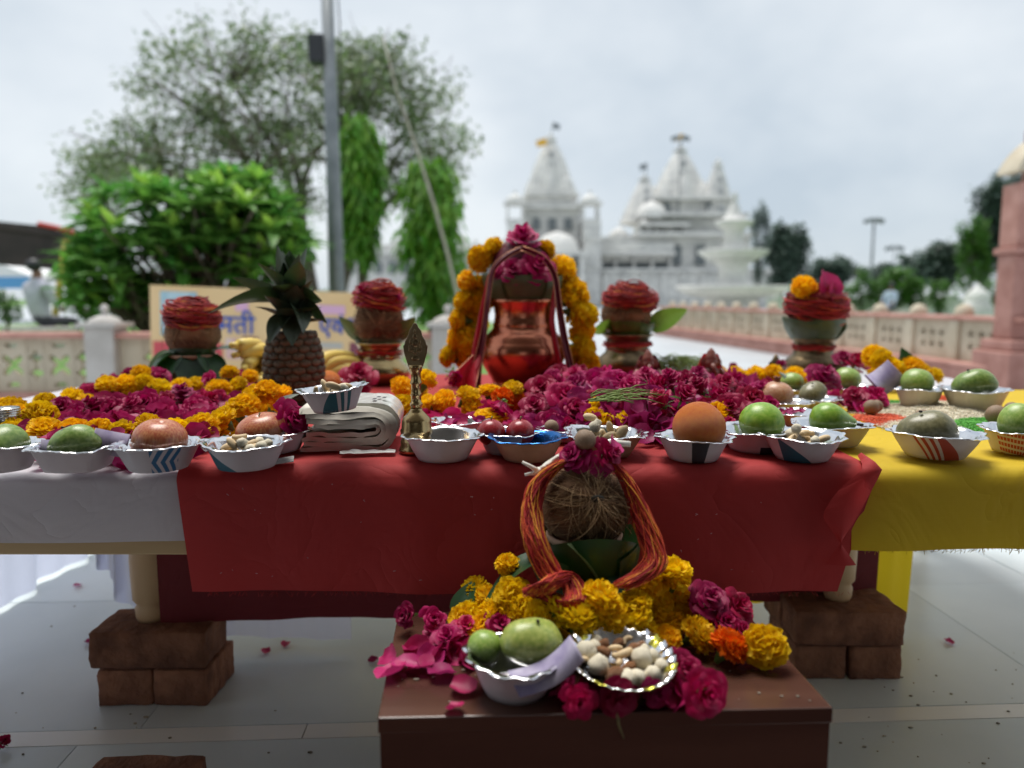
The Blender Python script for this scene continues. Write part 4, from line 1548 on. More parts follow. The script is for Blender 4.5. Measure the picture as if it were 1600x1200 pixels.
o = thing('newspaper_scrap', 'torn scrap of printed newspaper beside the teal swoosh bowl', 'paper', g.mesh('newspaper_scrap', M['newsprint'], False), at(432, 722, TZ + 0.002), (0.1, -0.05, 0.15))
o.modifiers.new('thickness', 'SOLIDIFY').thickness = 0.0012

# folded cloth in a clear packet
def packet():
    p = at(545, 706, TZ)
    t = thing('cloth_packet', 'folded white cloth in a clear plastic packet', 'packet', None, (p.x, p.y, TZ), (0, 0, 0.10))
    W, D, Hh = 0.150, 0.15, 0.072
    # nested U-folds, opening to the left, rounded ends to the right
    for k, (rr, zmid, th_, x0) in enumerate(((0.0315, 0.0355, 0.0085, -0.075), (0.0225, 0.0350, 0.0075, -0.070), (0.0140, 0.0345, 0.0070, -0.073), (0.0062, 0.0345, 0.0065, -0.066))):
        xe = W / 2 - 0.034
        path = []
        for i in range(18):
            path.append((x0 + (xe - x0) * i / 17, zmid - rr))
        for i in range(1, 14):
            a = -pi / 2 + pi * i / 14
            path.append((xe + rr * math.cos(a), zmid + rr * math.sin(a)))
        for i in range(18):
            path.append((xe + (x0 + 0.004 * k - xe) * i / 17, zmid + rr))
        P = np.array(path)
        n_ = len(P)
        V = []
        ny = 5
        for j in range(ny):
            yv = D * j / (ny - 1)
            for i in range(n_):
                tg = P[min(i + 1, n_ - 1)] - P[max(i - 1, 0)]
                tg /= np.linalg.norm(tg)
                nr = np.array([-tg[1], tg[0]])
                wob = 0.0035 * nz((P[i][0] * 30, k * 0.7, yv * 9), 1, 3) + 0.0018 * nz((P[i][0] * 80, k * 1.7, yv * 12), 1, 7)
                wob += 0.010 * max(0, -P[i][0] - 0.02) * (-1 if P[i][1] > zmid else 0.0)
                hth = th_ / 2 * (1 + 0.35 * nz((P[i][0] * 45, k, 0), 1, 9))
                fy = 0.004 * nz((P[i][0] * 25, k * 2.0, 1), 1, 4) if j in (0, ny - 1) else 0
                for sgn in (-1, 1):
                    V.append((P[i][0] + nr[0] * hth * sgn, yv + fy, max(0.0015, P[i][1] + nr[1] * hth * sgn + wob)))
        g = G()
        F2 = []
        for j in range(ny - 1):
            for i in range(n_ - 1):
                for q in (0, 1):
                    F2.append((j * n_ * 2 + i * 2 + q, j * n_ * 2 + (i + 1) * 2 + q, (j + 1) * n_ * 2 + (i + 1) * 2 + q, (j + 1) * n_ * 2 + i * 2 + q))
        for j in (0, ny - 1):
            for i in range(n_ - 1):
                F2.append((j * n_ * 2 + i * 2, j * n_ * 2 + i * 2 + 1, j * n_ * 2 + (i + 1) * 2 + 1, j * n_ * 2 + (i + 1) * 2))
        for j in range(ny - 1):
            for i in (0, n_ - 1):
                F2.append((j * n_ * 2 + i * 2, j * n_ * 2 + i * 2 + 1, (j + 1) * n_ * 2 + i * 2 + 1, (j + 1) * n_ * 2 + i * 2))
        g.add(V, F2)
        link('cloth_fold', g.mesh('cloth_fold', M['cotton_pack']), t)
    # plastic film: over the top and round the right end
    V = []
    nu, nv = 40, 14
    for i in range(nu):
        s = i / (nu - 1)
        if s < 0.62:
            x = -W / 2 + (W - 0.034) * s / 0.62
            z = Hh + 0.003 - 0.02 * max(0, 0.35 - s) * 2
        else:
            a = (s - 0.62) / 0.38 * pi * 0.92
            x = W / 2 - 0.034 + math.sin(a) * 0.040
            z = Hh + 0.003 - (1 - math.cos(a)) * (Hh - 0.004) / 2
        for j in range(nv):
            y = 0.012 + (D - 0.01) * j / (nv - 1)
            q = (x * 25, y * 25, z * 25)
            V.append((x + 0.002 * nz(q, 1, 4), y * 1.0 + 0.0015 * nz(q, 1, 8), z + 0.004 * abs(nz(q, 1.3, 1)) + 0.002 * nz(q, 3.1, 2)))
    g = G()
    g.add(V, grid_faces(nu, nv))
    link('plastic_film', g.mesh('plastic_film', M['poly']), t)
    # small dark printed marks
    for q, (ux, uy) in enumerate(((0.035, 0.035), (0.05, 0.05), (0.04, 0.06))):
        g = G()
        g.add([(ux, uy, Hh + 0.0075), (ux + 0.006, uy, Hh + 0.0075), (ux + 0.008, uy + 0.012, Hh + 0.0078), (ux + 0.002, uy + 0.013, Hh + 0.0078)], [(0, 1, 2, 3)])
        link('printed_mark', g.mesh('printed_mark', M['ink'], False), t)
    # crumpled loose tail of film in front
    V = []
    for i in range(16):
        for j in range(6):
            x = -0.01 + 0.085 * i / 15
            y = -0.012 - 0.022 * j / 5
            V.append((x, y + 0.004 * nz((x * 60, y * 60, 0), 1, 2), 0.004 + 0.006 * abs(nz((x * 70, y * 50, 0), 1, 5)) * (1 if j < 5 else 0.3)))
    g = G()
    g.add(V, grid_faces(16, 6))
    link('film_tail', g.mesh('film_tail', M['poly']), t)
    return p


pk = packet()
b = bowl(516, 645, 112, 'paper bowl with teal stripes sitting on the cloth packet', 'teal', h=0.034, z=TZ + 0.076, ratio=0.66, tilt=(0.02, -0.09))
nut_mix(b, 'small dried fruit in the bowl on the cloth packet', 10, 8, 0.03, ('almond', 'makhana', 'cashew'), 0.022)

# brass bell with figure handle
def bell():
    p = at(648, 712, TZ)
    t = thing('hand_bell', 'brass prayer hand bell with carved figure handle', 'bell', None, (p.x, p.y + 0.028, TZ))
    s = msz(1, p)      # metres per picture pixel
    prof = [(0, 0), (27, 0), (28.5, 3), (27.5, 8), (25.5, 12), (26, 17), (24, 23), (22, 27), (25.5, 31), (26, 36), (24, 39), (23.5, 50), (21, 56), (13, 64), (9.5, 68), (9.5, 70)]
    g = G()
    g.add(*lathe([(r * s, z * s) for r, z in prof], 40))
    link('bell_body', g.mesh('bell_body', M['brass']), t)
    prof = [(8, 68), (8.5, 74), (10, 76), (10, 79), (8, 81), (8, 90), (9.5, 92), (8, 95), (7.6, 108), (9.2, 110), (9.2, 113), (7.6, 116), (7.8, 128), (9.5, 131), (10.5, 136), (11, 140)]
    g = G()
    g.add(*lathe([(r * s, z * s) for r, z in prof], 24))
    link('shaft', g.mesh('shaft', M['brass']), t)
    # leaf-shaped carved plaque
    half = [(x * 1.04, z) for x, z in [(10, 136), (13, 144), (17, 158), (18.5, 170), (16.5, 172), (15, 178), (10.5, 186), (9, 194), (5, 199), (3.5, 203), (1.5, 206)]]
    out = half + [(-x, z) for x, z in reversed(half)]
    g = G()
    n = len(out)
    for y in (-3.2, 3.2):
        g.add([(x * s, y * s, z * s) for x, z in out], [])
    g.f += [tuple(range(n)), tuple(range(2 * n - 1, n - 1, -1))] + [(i, n + i, n + (i + 1) % n, (i + 1) % n) for i in range(n)]
    g.m += [0] * (n + 2)
    pl = bevel(link('plaque', g.mesh('plaque', M['brass_dark'], False), t), 0.0012)
    g = G()
    for (cx, cz, rx, rz) in ((0, 185, 4.2, 4.5), (0, 174, 5.5, 6), (-7, 176, 2.4, 5), (7, 176, 2.4, 5), (-6, 163, 5.5, 3.4), (6, 163, 5.5, 3.4), (0, 160, 4, 4), (0, 150, 7, 4), (-8.5, 168, 2.2, 4.5), (8.5, 168, 2.2, 4.5), (0, 193, 2.5, 3.5)):
        V, Fc = ellipsoid(rx * s, 2.4 * s, rz * s, 12, 8, (cx * s, -3.4 * s, cz * s))
        g.add(V, Fc)
    link('relief_figure', g.mesh('relief_figure', M['brass_dark']), pl)


bell()
b = bowl(688, 724, 131, 'empty silver-lined paper bowl in front of the bell', 'plain', h=0.037, ratio=0.66)
b = bowl(716, 682, 92, 'silver bowl with petals behind the empty silver bowl', 'mark', h=0.024)
pts = [inb(b, random.gauss(0, .016), random.gauss(0, .016), 0.014 + random.uniform(0, .008)) for _ in range(12)]
for q in pts:
    thing('rose_petal', 'rose petal lying in the silver bowl by the bell', 'petal', PT[random.randrange(4)], q, (random.gauss(0, .5), random.gauss(0, .5), random.uniform(0, 6)), 0.018, 'petals in the silver bowl')
b = bowl(790, 712, 100, 'paper bowl holding two dark red plums', 'plain', h=0.032)
for dx, lb in ((-0.023, 'left of two dark red plums in a bowl'), (0.023, 'right of two dark red plums in a bowl')):
    f_ = fruit('plum', lb, ME_PLUM, b, 0.023, dx=dx, dy=-0.012, dz=0.008)
    stalk(f_, 1.75, 0.3, 0.06)
b = bowl(826, 724, 128, 'blue-lined kraft paper bowl left of the front coconut', 'kraft', 'foil_blue', h=0.034, ratio=0.68)
V, Fc = boxv(-0.011, 0.011, -b['rb'] * 0.9, b['rb'] * 1.0, 0.0035, 0.0042)
g = G(); g.add(V, Fc)
link('gold_stripe', g.mesh('gold_stripe', M['gold_trim']), b)
b = bowl(880, 692, 84, 'shallow silver bowl with a betel nut behind the blue bowl', 'plain', h=0.02, ratio=0.75)
thing('betel_nut', 'betel nut standing in the shallow silver bowl', 'betel nut', ME_NUT, inb(b, -0.02, -0.012, 0.008), (0, 0.2, 1), 0.0125)
b = bowl(950, 716, 130, 'kraft bowl of dried fruit behind the front coconut', 'kraft', h=0.034, square=True, ratio=0.62)
nut_mix(b, 'almonds and dried fruit in the kraft bowl behind the front coconut', 14, 12, 0.032, ('almond', 'cashew', 'makhana'), 0.022)
b = bowl(1092, 724, 124, 'white bowl with a black printed panel holding the orange', 'panel', h=0.035, ratio=0.68)
fruit('orange', 'big orange in the bowl with black panel', ME_ORANGE, b, 0.0395, dz=0.010, rot=(0.35, 0.12, 0))
b = bowl(1195, 710, 128, 'white bowl right of the orange holding a round green fruit', 'mark', h=0.034)
fruit('sweet_lime', 'round yellow-green sweet lime next to the orange', ME_LIME, b, 0.0355, dx=0.002, dz=0.009, rot=(0.2, 0, 0.5), cat='sweet lime')
b = bowl(1268, 724, 133, 'white bowl with dark blue wedge holding makhana near the cloth edge', 'swoosh', h=0.036, ratio=0.66)
nut_mix(b, 'puffed white lotus seeds in the dark blue wedge bowl', 12, 21, 0.03, ('makhana', 'makhana', 'cashew'), 0.018)
b = bowl(1315, 700, 126, 'white bowl holding the pear-shaped guava', 'plain', h=0.034)
fruit('guava', 'pear-shaped green guava with dark stalk lying to the right', ME_GUAVA, b, 0.032, dx=-0.036, dy=-0.004, dz=0.040, rot=(0, R(98), 0.06))
b = bowl(1245, 668, 92, 'silver bowl with petals between the two green fruits', 'plain', h=0.026)
for _ in range(10):
    q = inb(b, random.gauss(0, .016), random.gauss(0, .012), 0.018 + random.uniform(0, .006))
    thing('rose_petal', 'small rose petal in the silver bowl between green fruits', 'petal', PT[random.randrange(4)], q, (random.gauss(0, .5), random.gauss(0, .5), random.uniform(0, 6)), 0.012, 'petals in the small right bowl')
b = bowl(1238, 650, 84, 'paper bowl under the pomegranate', 'plain', h=0.026)
pg = fruit('pomegranate', 'pale brown pomegranate with crown beside the rose heap', round_mesh('pomegranate', M['pomegranate'], 1, 1, 0.9, 0.04, 12), b, 0.035, dx=-0.022, dz=0.003)
g = G()
g.add(*lathe([(0.14, 1.68), (0.19, 1.76), (0.17, 1.9), (0.22, 2.05), (0.2, 2.06), (0.13, 1.9), (0.001, 1.85)], 12, lambda a, j, r, z: (r * (1 + 0.12 * math.sin(5 * a)), z + (0.06 * math.sin(5 * a) if j in (3, 4) else 0)), cap=False))
link('crown', g.mesh('crown', M['crown_dry']), pg)
b = bowl(1284, 642, 82, 'paper bowl under the dull green guava', 'plain', h=0.024)
fruit('round_guava', 'dull green guava right of the pomegranate', ME_MANGO_DULL, b, 0.030, dx=-0.006, dz=0.004, rot=(0, 0, 0.6), cat='guava', sc=(0.026, 0.03, 0.028))
b = bowl(1245, 624, 70, 'paper bowl behind the pomegranate', 'plain', h=0.022)
fruit('round_guava', 'green guava half hidden behind the pomegranate', ME_GUAVA_R, b, 0.029, dz=0.004, cat='guava')
b = bowl(1345, 622, 82, 'paper bowl under the round green fruit and banknote', 'plain', h=0.024)
fruit('round_guava', 'small bright green guava left of the purple banknote', ME_GUAVA_R, b, 0.034, dx=-0.018, dz=0.004, cat='guava')
banknote('folded purple banknote leaning on a fruit at the right', at(1375, 598, TZ + .05), (0.9, -0.45, 0.35), 0.06, 0.10, 0.9)
b = bowl(1448, 638, 76, 'cream paper bowl holding a light green guava', 'cream', h=0.04, ratio=0.72)
fruit('round_guava', 'light green guava in the cream bowl by the marigold coil', ME_GUAVA_R, b, 0.035, dx=-0.006, dz=0.016, cat='guava')
b = bowl(1542, 644, 104, 'cream paper bowl holding a mango at the far right', 'cream', h=0.045, ratio=0.7)
fruit('green_mango', 'dark green mango in the cream bowl at the far right', ME_MANGO[0], b, 0.034, dx=-0.004, dz=0.022, rot=(0, 0.06, -0.3), cat='mango')
b = bowl(1484, 720, 142, 'paper bowl with red stripes holding a dull mango on the yellow cloth', 'stripes', h=0.037, ratio=0.66)
fruit('green_mango', 'dull olive mango in the red striped bowl', ME_MANGO_DULL, b, 0.033, dx=-0.018, dz=0.006, rot=(0.1, 0.16, -0.35), cat='mango')
b = bowl(1612, 712, 110, 'paper bowl with red lettering at the right edge', 'words', h=0.037)
fruit('round_guava', 'pale green guava in the red lettered bowl at the right edge', ME_GUAVA_R, b, 0.033, dx=0.0, dz=0.006, cat='guava', sc=(0.03, 0.03, 0.036))
# steel jar at the left edge
p = at(0, 692, TZ)
g = G()
g.add(*lathe([(0, 0), (0.021, 0), (0.0215, 0.035), (0.02, 0.037), (0.0205, 0.04), (0.0205, 0.058), (0.0, 0.058)], 32))
t = thing('steel_jar', 'small ribbed steel jar at the left edge of the table', 'jar', g.mesh('steel_jar', M['steel']), (p.x, p.y + 0.02, TZ))
for q in range(4):
    g = G()
    aa = [(0.0208 * math.cos(x), 0.0208 * math.sin(x), 0.044 + q * 0.004) for x in np.linspace(0, 2 * pi, 24, endpoint=False)]
    g.add(*tube(aa, 0.0011, 5, True))
    link('rib', g.mesh('rib', M['steel']), t)

# ------------------------------------------------------------------ coloured rice and lentils
def grains(name, label, outline_px, hmax, m, n, gl, gr, seed=0, cat='rice'):
    rn = random.Random(seed)
    P = [at(x, y, TZ - 0.004) for x, y in outline_px]
    cx = sum(p.x for p in P) / len(P)
    cy_ = sum(p.y for p in P) / len(P)
    th = [math.atan2(p.y - cy_, p.x - cx) for p in P]
    rr = [math.hypot(p.x - cx, p.y - cy_) for p in P]
    order = sorted(range(len(P)), key=lambda i: th[i])
    th = [th[i] for i in order]
    rr = [rr[i] for i in order]

    def rad(a):
        return float(np.interp(a, [th[-1] - 2 * pi] + th + [th[0] + 2 * pi], [rr[-1]] + rr + [rr[0]]))

    def hgt(x, y):
        a = math.atan2(y, x)
        q = math.hypot(x, y) / rad(a)
        return max(0.0, hmax * (1 - q ** 2.2) * (0.75 + 0.5 * nz((x * 30, y * 30, 0), 1, seed)))
    g = G()
    V = [(0, 0, hgt(0.0001, 0))]
    na, nr = 40, 10
    for i in range(na):
        a = -pi + 2 * pi * i / na
        for j in range(1, nr + 1):
            q = rad(a) * j / nr
            V.append((q * math.cos(a), q * math.sin(a), hgt(q * math.cos(a), q * math.sin(a)) - 0.0005))
    Fc = [(0, 1 + i * nr, 1 + ((i + 1) % na) * nr) for i in range(na)]
    for i in range(na):
        for j in range(nr - 1):
            a1, b1 = 1 + i * nr + j, 1 + ((i + 1) % na) * nr + j
            Fc.append((a1, a1 + 1, b1 + 1, b1))
    g.add(V, Fc)
    for _ in range(n):
        a = rn.uniform(-pi, pi)
        q = rad(a) * math.sqrt(rn.random()) * (1.06 if rn.random() < 0.9 else 1.25)
        x, y = q * math.cos(a), q * math.sin(a)
        z = hgt(x, y) + gr * 0.6
        b_ = rn.uniform(0, pi)
        e = rn.gauss(0, 0.4)
        d = np.array([math.cos(b_) * math.cos(e), math.sin(b_) * math.cos(e), math.sin(e)]) * gl
        c = np.array([x, y, z])
        s1 = np.cross(d, [0, 0, 1.0])
        s1 /= np.linalg.norm(s1) + 1e-9
        s2 = np.cross(s1, d)
        s2 /= np.linalg.norm(s2) + 1e-9
        g.add([c - d, c + s1 * gr, c + s2 * gr, c - s1 * gr, c - s2 * gr, c + d], [(0, 2, 1), (0, 3, 2), (0, 4, 3), (0, 1, 4), (5, 1, 2), (5, 2, 3), (5, 3, 4), (5, 4, 1)])
    o = thing(name, label, cat, g.mesh(name, m), (cx, cy_, TZ - 0.004))
    o['kind'] = 'stuff'


M['rice'] = mat('rice', (0.66, 0.58, 0.42), 0.5, c2=(0.76, 0.70, 0.55), ns=80, rnd=0.1, island=True, sss=0.08)
M['rice_red'] = mat('rice_red', (0.60, 0.06, 0.01), 0.55, c2=(0.70, 0.10, 0.015), ns=80, rnd=0.25, island=True)
M['rice_green'] = mat('rice_green', (0.05, 0.30, 0.015), 0.55, c2=(0.09, 0.40, 0.03), ns=80, rnd=0.3, island=True)
grains('white_rice', 'long heap of white rice on the yellow cloth', [(1388, 640), (1430, 628), (1490, 628), (1545, 634), (1562, 648), (1520, 658), (1480, 662), (1420, 656)], 0.014, M['rice'], 4200, 0.0036, 0.0011, 1)
grains('white_rice', 'small heap of white rice behind the dull mango', [(1395, 672), (1425, 658), (1460, 657), (1485, 664), (1470, 676), (1420, 677)], 0.008, M['rice'], 1500, 0.0036, 0.0011, 2)
grains('white_rice', 'little patch of white rice by two betel nuts', [(1330, 640), (1345, 634), (1375, 634), (1395, 640), (1370, 648), (1345, 648)], 0.007, M['rice'], 700, 0.0036, 0.0011, 3)
grains('red_grain', 'patch of red coloured grain in front of the white rice', [(1338, 654), (1352, 648), (1400, 648), (1420, 654), (1400, 662), (1380, 667), (1355, 660)], 0.007, M['rice_red'], 1700, 0.0022, 0.0014, 4, 'grain')
grains('green_grain', 'patch of bright green grain right of the white rice', [(1488, 662), (1520, 652), (1555, 650), (1600, 656), (1600, 678), (1560, 688), (1520, 672)], 0.007, M['rice_green'], 2600, 0.0022, 0.0014, 5, 'grain')
grains('green_grain', 'small green grain patch behind the white rice', [(1378, 632), (1390, 626), (1412, 627), (1412, 634), (1395, 637)], 0.006, M['rice_green'], 700, 0.0022, 0.0014, 6, 'grain')
grains('red_grain', 'red grain patch between the cream bowls', [(1475, 626), (1490, 618), (1505, 620), (1500, 630), (1485, 632)], 0.006, M['rice_red'], 600, 0.0022, 0.0014, 7, 'grain')
grains('red_grain', 'red grain patch at the right edge beyond the green grain', [(1550, 648), (1565, 640), (1600, 638), (1630, 642), (1600, 649), (1565, 652)], 0.006, M['rice_red'], 900, 0.0022, 0.0014, 8, 'grain')
grains('white_rice', 'white rice sprinkled before the right edge guava', [(1562, 655), (1580, 650), (1610, 652), (1610, 660), (1575, 662)], 0.006, M['rice'], 500, 0.0036, 0.0011, 9)
for (x, y, d, lb) in ((1357, 640, 24, 'round betel nut on the red grain'), (1373, 637, 20, 'capped betel nut beside the round one at the red grain'), (1438, 656, 26, 'betel nut half hidden behind the dull mango'),
                      (1553, 655, 31, 'large betel nut on the green grain'), (1415, 622, 25, 'betel nut on the small green patch behind the rice'), (1578, 642, 22, 'pointed betel nut near the right edge'),
                      (257, 646, 20, 'pale betel nut among the petals of the left bed'), (293, 636, 24, 'flat pale seed among the petals of the left bed')):
    p = at(x, y, TZ + 0.012)
    r = msz(d, p) / 2
    thing('betel_nut', lb, 'betel nut', ME_NUT, (p.x, p.y, TZ + 0.002), (0.2, 0.3, x), r)

# ================================================================== pots, coconuts, threads
def wraps(n, rx, ry, h, r, seed, sag=0.15, wild=0.25):
    """a turban of sacred thread: many loose loops, local coordinates, z from 0 to h"""
    rn = random.Random(seed)
    g = G()
    for i in range(n):
        z0 = h * (i + 0.5) / n + rn.gauss(0, h * 0.06)
        f = rn.uniform(0.86, 1.09)
        tx, ty = rn.gauss(0, wild * 0.25), rn.gauss(0, wild * 0.25)
        ph = rn.uniform(0, 6.3)
        pts = []
        k = 30
        for q in range(k):
            a = 2 * pi * q / k
            s = f * (1 + 0.035 * math.sin(3 * a + ph) + 0.02 * math.sin(7 * a + ph * 2))
            bul = 1 - 0.22 * abs(2 * z0 / h - 1) ** 2
            pts.append((rx * s * bul * math.cos(a), ry * s * bul * math.sin(a), z0 + rx * (tx * math.cos(a) + ty * math.sin(a)) + h * 0.05 * math.sin(5 * a + ph)))
        g.add(*tube(pts, r * rn.uniform(0.8, 1.25), 5, True))
    return g


def strand(pts, n, r, spread, seed, k=26, twist=5.0):
    """hank of loose threads following a polyline"""
    rn = random.Random(seed)
    P = np.array(pts, float)
    L = np.concatenate([[0], np.cumsum(np.linalg.norm(np.diff(P, axis=0), axis=1))])
    L /= L[-1]
    s = np.linspace(0, 1, k)
    C = np.stack([np.interp(s, L, P[:, d]) for d in range(3)], 1)
    for _ in range(3):
        C[1:-1] = (C[:-2] + 2 * C[1:-1] + C[2:]) / 4
    g = G()
    for i in range(n):
        ph, f = rn.uniform(0, 6.3), rn.uniform(0.1, 1) ** 0.6
        tw = rn.uniform(-1, 1) * twist
        pts2 = []
        for q in range(k):
            a = ph + tw * s[q]
            sp = spread if np.isscalar(spread) else np.interp(s[q], np.linspace(0, 1, len(spread)), spread)
            pts2.append(C[q] + f * sp * np.array([math.cos(a), math.sin(a) * 0.8, 0.3 * math.sin(a * 1.7)]) + 0.0022 * np.array([nz((q * 0.45, i, 0), 1, seed), nz((q * 0.45, i, 5), 1, seed), nz((q * 0.45, i, 9), 1, seed)]))
        g.add(*tube(pts2, r * rn.uniform(0.7, 1.3), 4))
    return g


def coconut_mesh(seed, rx=1, ry=1, rz=0.95):
    V, Fc = ellipsoid(rx, ry, rz, 40, 28)
    V = displace(V, 1.5 / rx, 0.10 * rx, seed)
    V = displace(V, 5.0 / rx, 0.05 * rx, seed + 3)
    g = G()
    g.add(V, Fc)
    return g.mesh('husk', M['coconut'])


def fibre_part(parent, R3, n, seed, focus=None, r=0.0005, lo=0.3, hi=1.0, L=0.06):
    """strands lying on the husk; focus = local direction they comb away from"""
    rn = random.Random(seed)
    g = G()
    f = np.array(focus if focus is not None else (0, -0.75, 0.55), float)
    f /= np.linalg.norm(f)
    R3 = np.array(R3, float)
    for i in range(n):
        # start near focus, run outwards over the surface
        t = np.array([rn.gauss(0, 1), rn.gauss(0, 1), rn.gauss(0, 1)])
        t -= f * np.dot(t, f)
        t /= np.linalg.norm(t) + 1e-9
        a0 = abs(rn.gauss(0, 0.55))
        ln = rn.uniform(0.35, 1.0) * L / R3.mean()
        pts = []
        cu = rn.gauss(0, 0.5)
        side = np.cross(f, t)
        lift = 1.015 + (rn.uniform(0.02, 0.10) if rn.random() < 0.25 else 0)
        for q in range(7):
            a = a0 + ln * q / 6
            d = f * math.cos(a) + (t + side * cu * q / 6) * math.sin(a)
            d /= np.linalg.norm(d)
            pts.append(d * R3 * (1.0 + (lift - 1.0) * (1 + q / 3)))
        g.add(*tube(pts, r * rn.uniform(0.6, 1.4), 3))
    o = link('fibre', g.mesh('fibre', M['fibre']), parent)
    o['kind'] = 'stuff'
    return o


def kalash(name, label, x, y, z, prof, s, m, wrap_z=None, wrap_r=None, wn=10, wseed=1):
    t = thing(name, label, 'pot', None, (x, y, z))
    g = G()
    g.add(*lathe([(r * s, zz * s) for r, zz in prof], 48, cap=False))
    link('pot_body', g.mesh('pot_body', m), t)
    if wrap_z:
        g = wraps(wn, wrap_r * s, wrap_r * s, (wrap_z[1] - wrap_z[0]) * s, 0.0022, wseed, wild=0.05)
        link('neck_thread', g.mesh('neck_thread', M['thread']), t, (0, 0, wrap_z[0] * s))
    return t


def leaf_cup(name, label, x, y, z, r0, r1, h, m, seed, n=4, tips=None):
    """betel leaves lapped into a cup round a coconut; each leaf its own part"""
    t = thing(name, label, 'leaf cup', None, (x, y, z))
    rn = random.Random(seed)
    for k in range(n):
        a0 = 2 * pi * k / n - pi / 2 + 0.35 * math.sin(seed * 3)
        V = []
        nu, nv = 13, 8
        half = 2 * pi / n * 0.72
        hk = h * rn.uniform(0.9, 1.12)
        rk = 1 + 0.03 * k
        for i in range(nu):
            u = -1 + 2 * i / (nu - 1)
            top = hk * (1 - 0.30 * abs(u) ** 1.6)
            for j in range(nv):
                v = j / (nv - 1)
                rr = (r0 + (r1 - r0) * math.sin(v * pi / 2) ** 0.9) * rk * (1 + 0.03 * nz((u * 3, v * 3, k), 1, seed))
                a = a0 + u * half
                V.append((rr * math.cos(a), rr * math.sin(a), top * v))
        g = G()
        g.add(V, grid_faces(nu, nv))
        link('leaf', g.mesh('leaf', m), t)
    for tp in (tips or []):
        a, L, W, el, bend = tp[:5]
        V, Fc = leaf_v(L, W, bend, 0.12)
        if len(tp) > 5:
            V = xf(V, (0, 0, 0), (0, tp[5], 0))
        g = G()
        g.add(V, Fc)
        link('leaf', g.mesh('leaf', m), t, (r1 * 0.75 * math.cos(a), r1 * 0.75 * math.sin(a), h * 0.45), (el, 0, a - pi / 2))
    return t


# ---- the large copper pot in the middle
PY = 2.05
pc = at(818, 616, T + 0.016)
cx0, cy0 = pc.x, PY
s0 = (Vector((cx0, PY, T)) - _C).dot(_fw) / F          # metres per picture pixel at the pot
prof = [(r * 0.93, z) for r, z in [(0, 0), (52, 0), (56, 3), (50, 8), (54, 16), (66, 34), (72, 52), (71.5, 62), (68, 70), (66, 72), (65, 78), (56, 86), (50, 92), (49, 96), (50, 98), (48, 102), (47.5, 107), (46.5, 109), (47, 111), (46.5, 114), (47.5, 118), (48, 124), (53, 131), (54, 134), (53, 137), (50, 138), (47, 134)]]
kp = kalash('copper_pot', 'large copper ritual pot standing in the middle of the table', cx0, cy0, T + 0.016, prof, s0, M['copper'])
cup = leaf_cup('leaf_cup', 'dark green leaf cup full of rose petals on the copper pot', cx0, cy0, T + 0.016 + 133 * s0, 42 * s0, 60 * s0, 42 * s0, M['leaf_olive'], 1.0, 3)
V, Fc = ellipsoid(46 * s0, 44 * s0, 48 * s0, 32, 20)
V = displace(V, 22, 0.006, 2)
V = displace(V, 60, 0.003, 6)
g = G()
g.add(V, Fc)
thing('wrapped_coconut', 'coconut wrapped in maroon satin above the copper pot', 'coconut', g.mesh('wrapped_coconut', M['satin_maroon']), (cx0 - 2 * s0, cy0 + 6 * s0, T + 0.016 + 182 * s0))


def roseY(px, py, Y, dpx, label, face=(0, -0.8, 0.6), k=0):
    p = atY(px, py, Y)
    q = Vector(face).normalized().to_track_quat('Z', 'Y').to_euler()
    return thing('rose', label, 'rose', RO[k], p, (q.x, q.y, q.z), msz(dpx, p) / 2 * 1.05)


roseY(816, 376, 2.03, 58, 'large magenta rose crowning the copper pot', (0.1, -0.45, 0.9), 2)
roseY(838, 420, 1.975, 56, 'rose lying in the leaf cup of the copper pot on the right', (0.3, -0.8, 0.5), 4)
roseY(802, 425, 1.975, 48, 'rose lying in the leaf cup of the copper pot in the middle', (-0.1, -0.8, 0.5), 1)
roseY(780, 432, 1.985, 40, 'small rose lying in the leaf cup of the copper pot on the left', (-0.5, -0.6, 0.6), 3)

gg_ = thing('marigold_garland', 'long yellow marigold garland hung over the copper pot', 'garland')
marigold_listY(gg_, [(773, 388, 34), (750, 404, 44), (733, 440, 40), (752, 444, 38), (726, 472, 42), (748, 474, 44), (718, 500, 44), (742, 505, 46), (712, 528, 44), (735, 532, 46), (704, 556, 42), (726, 560, 40),
                     (852, 391, 34), (880, 419, 46), (893, 455, 46), (908, 462, 40), (900, 488, 46), (915, 492, 40), (908, 518, 50), (909, 546, 48), (912, 569, 50), (893, 470, 40)], 2.06)
g = G()
g.add(*tube([atY(*q, 2.07) for q in ((704, 566), (724, 500), (740, 440), (760, 396), (815, 372), (860, 390), (888, 430), (903, 490), (912, 575))], 0.0015, 5))
link('string', g.mesh('string', M['cotton']), gg_)


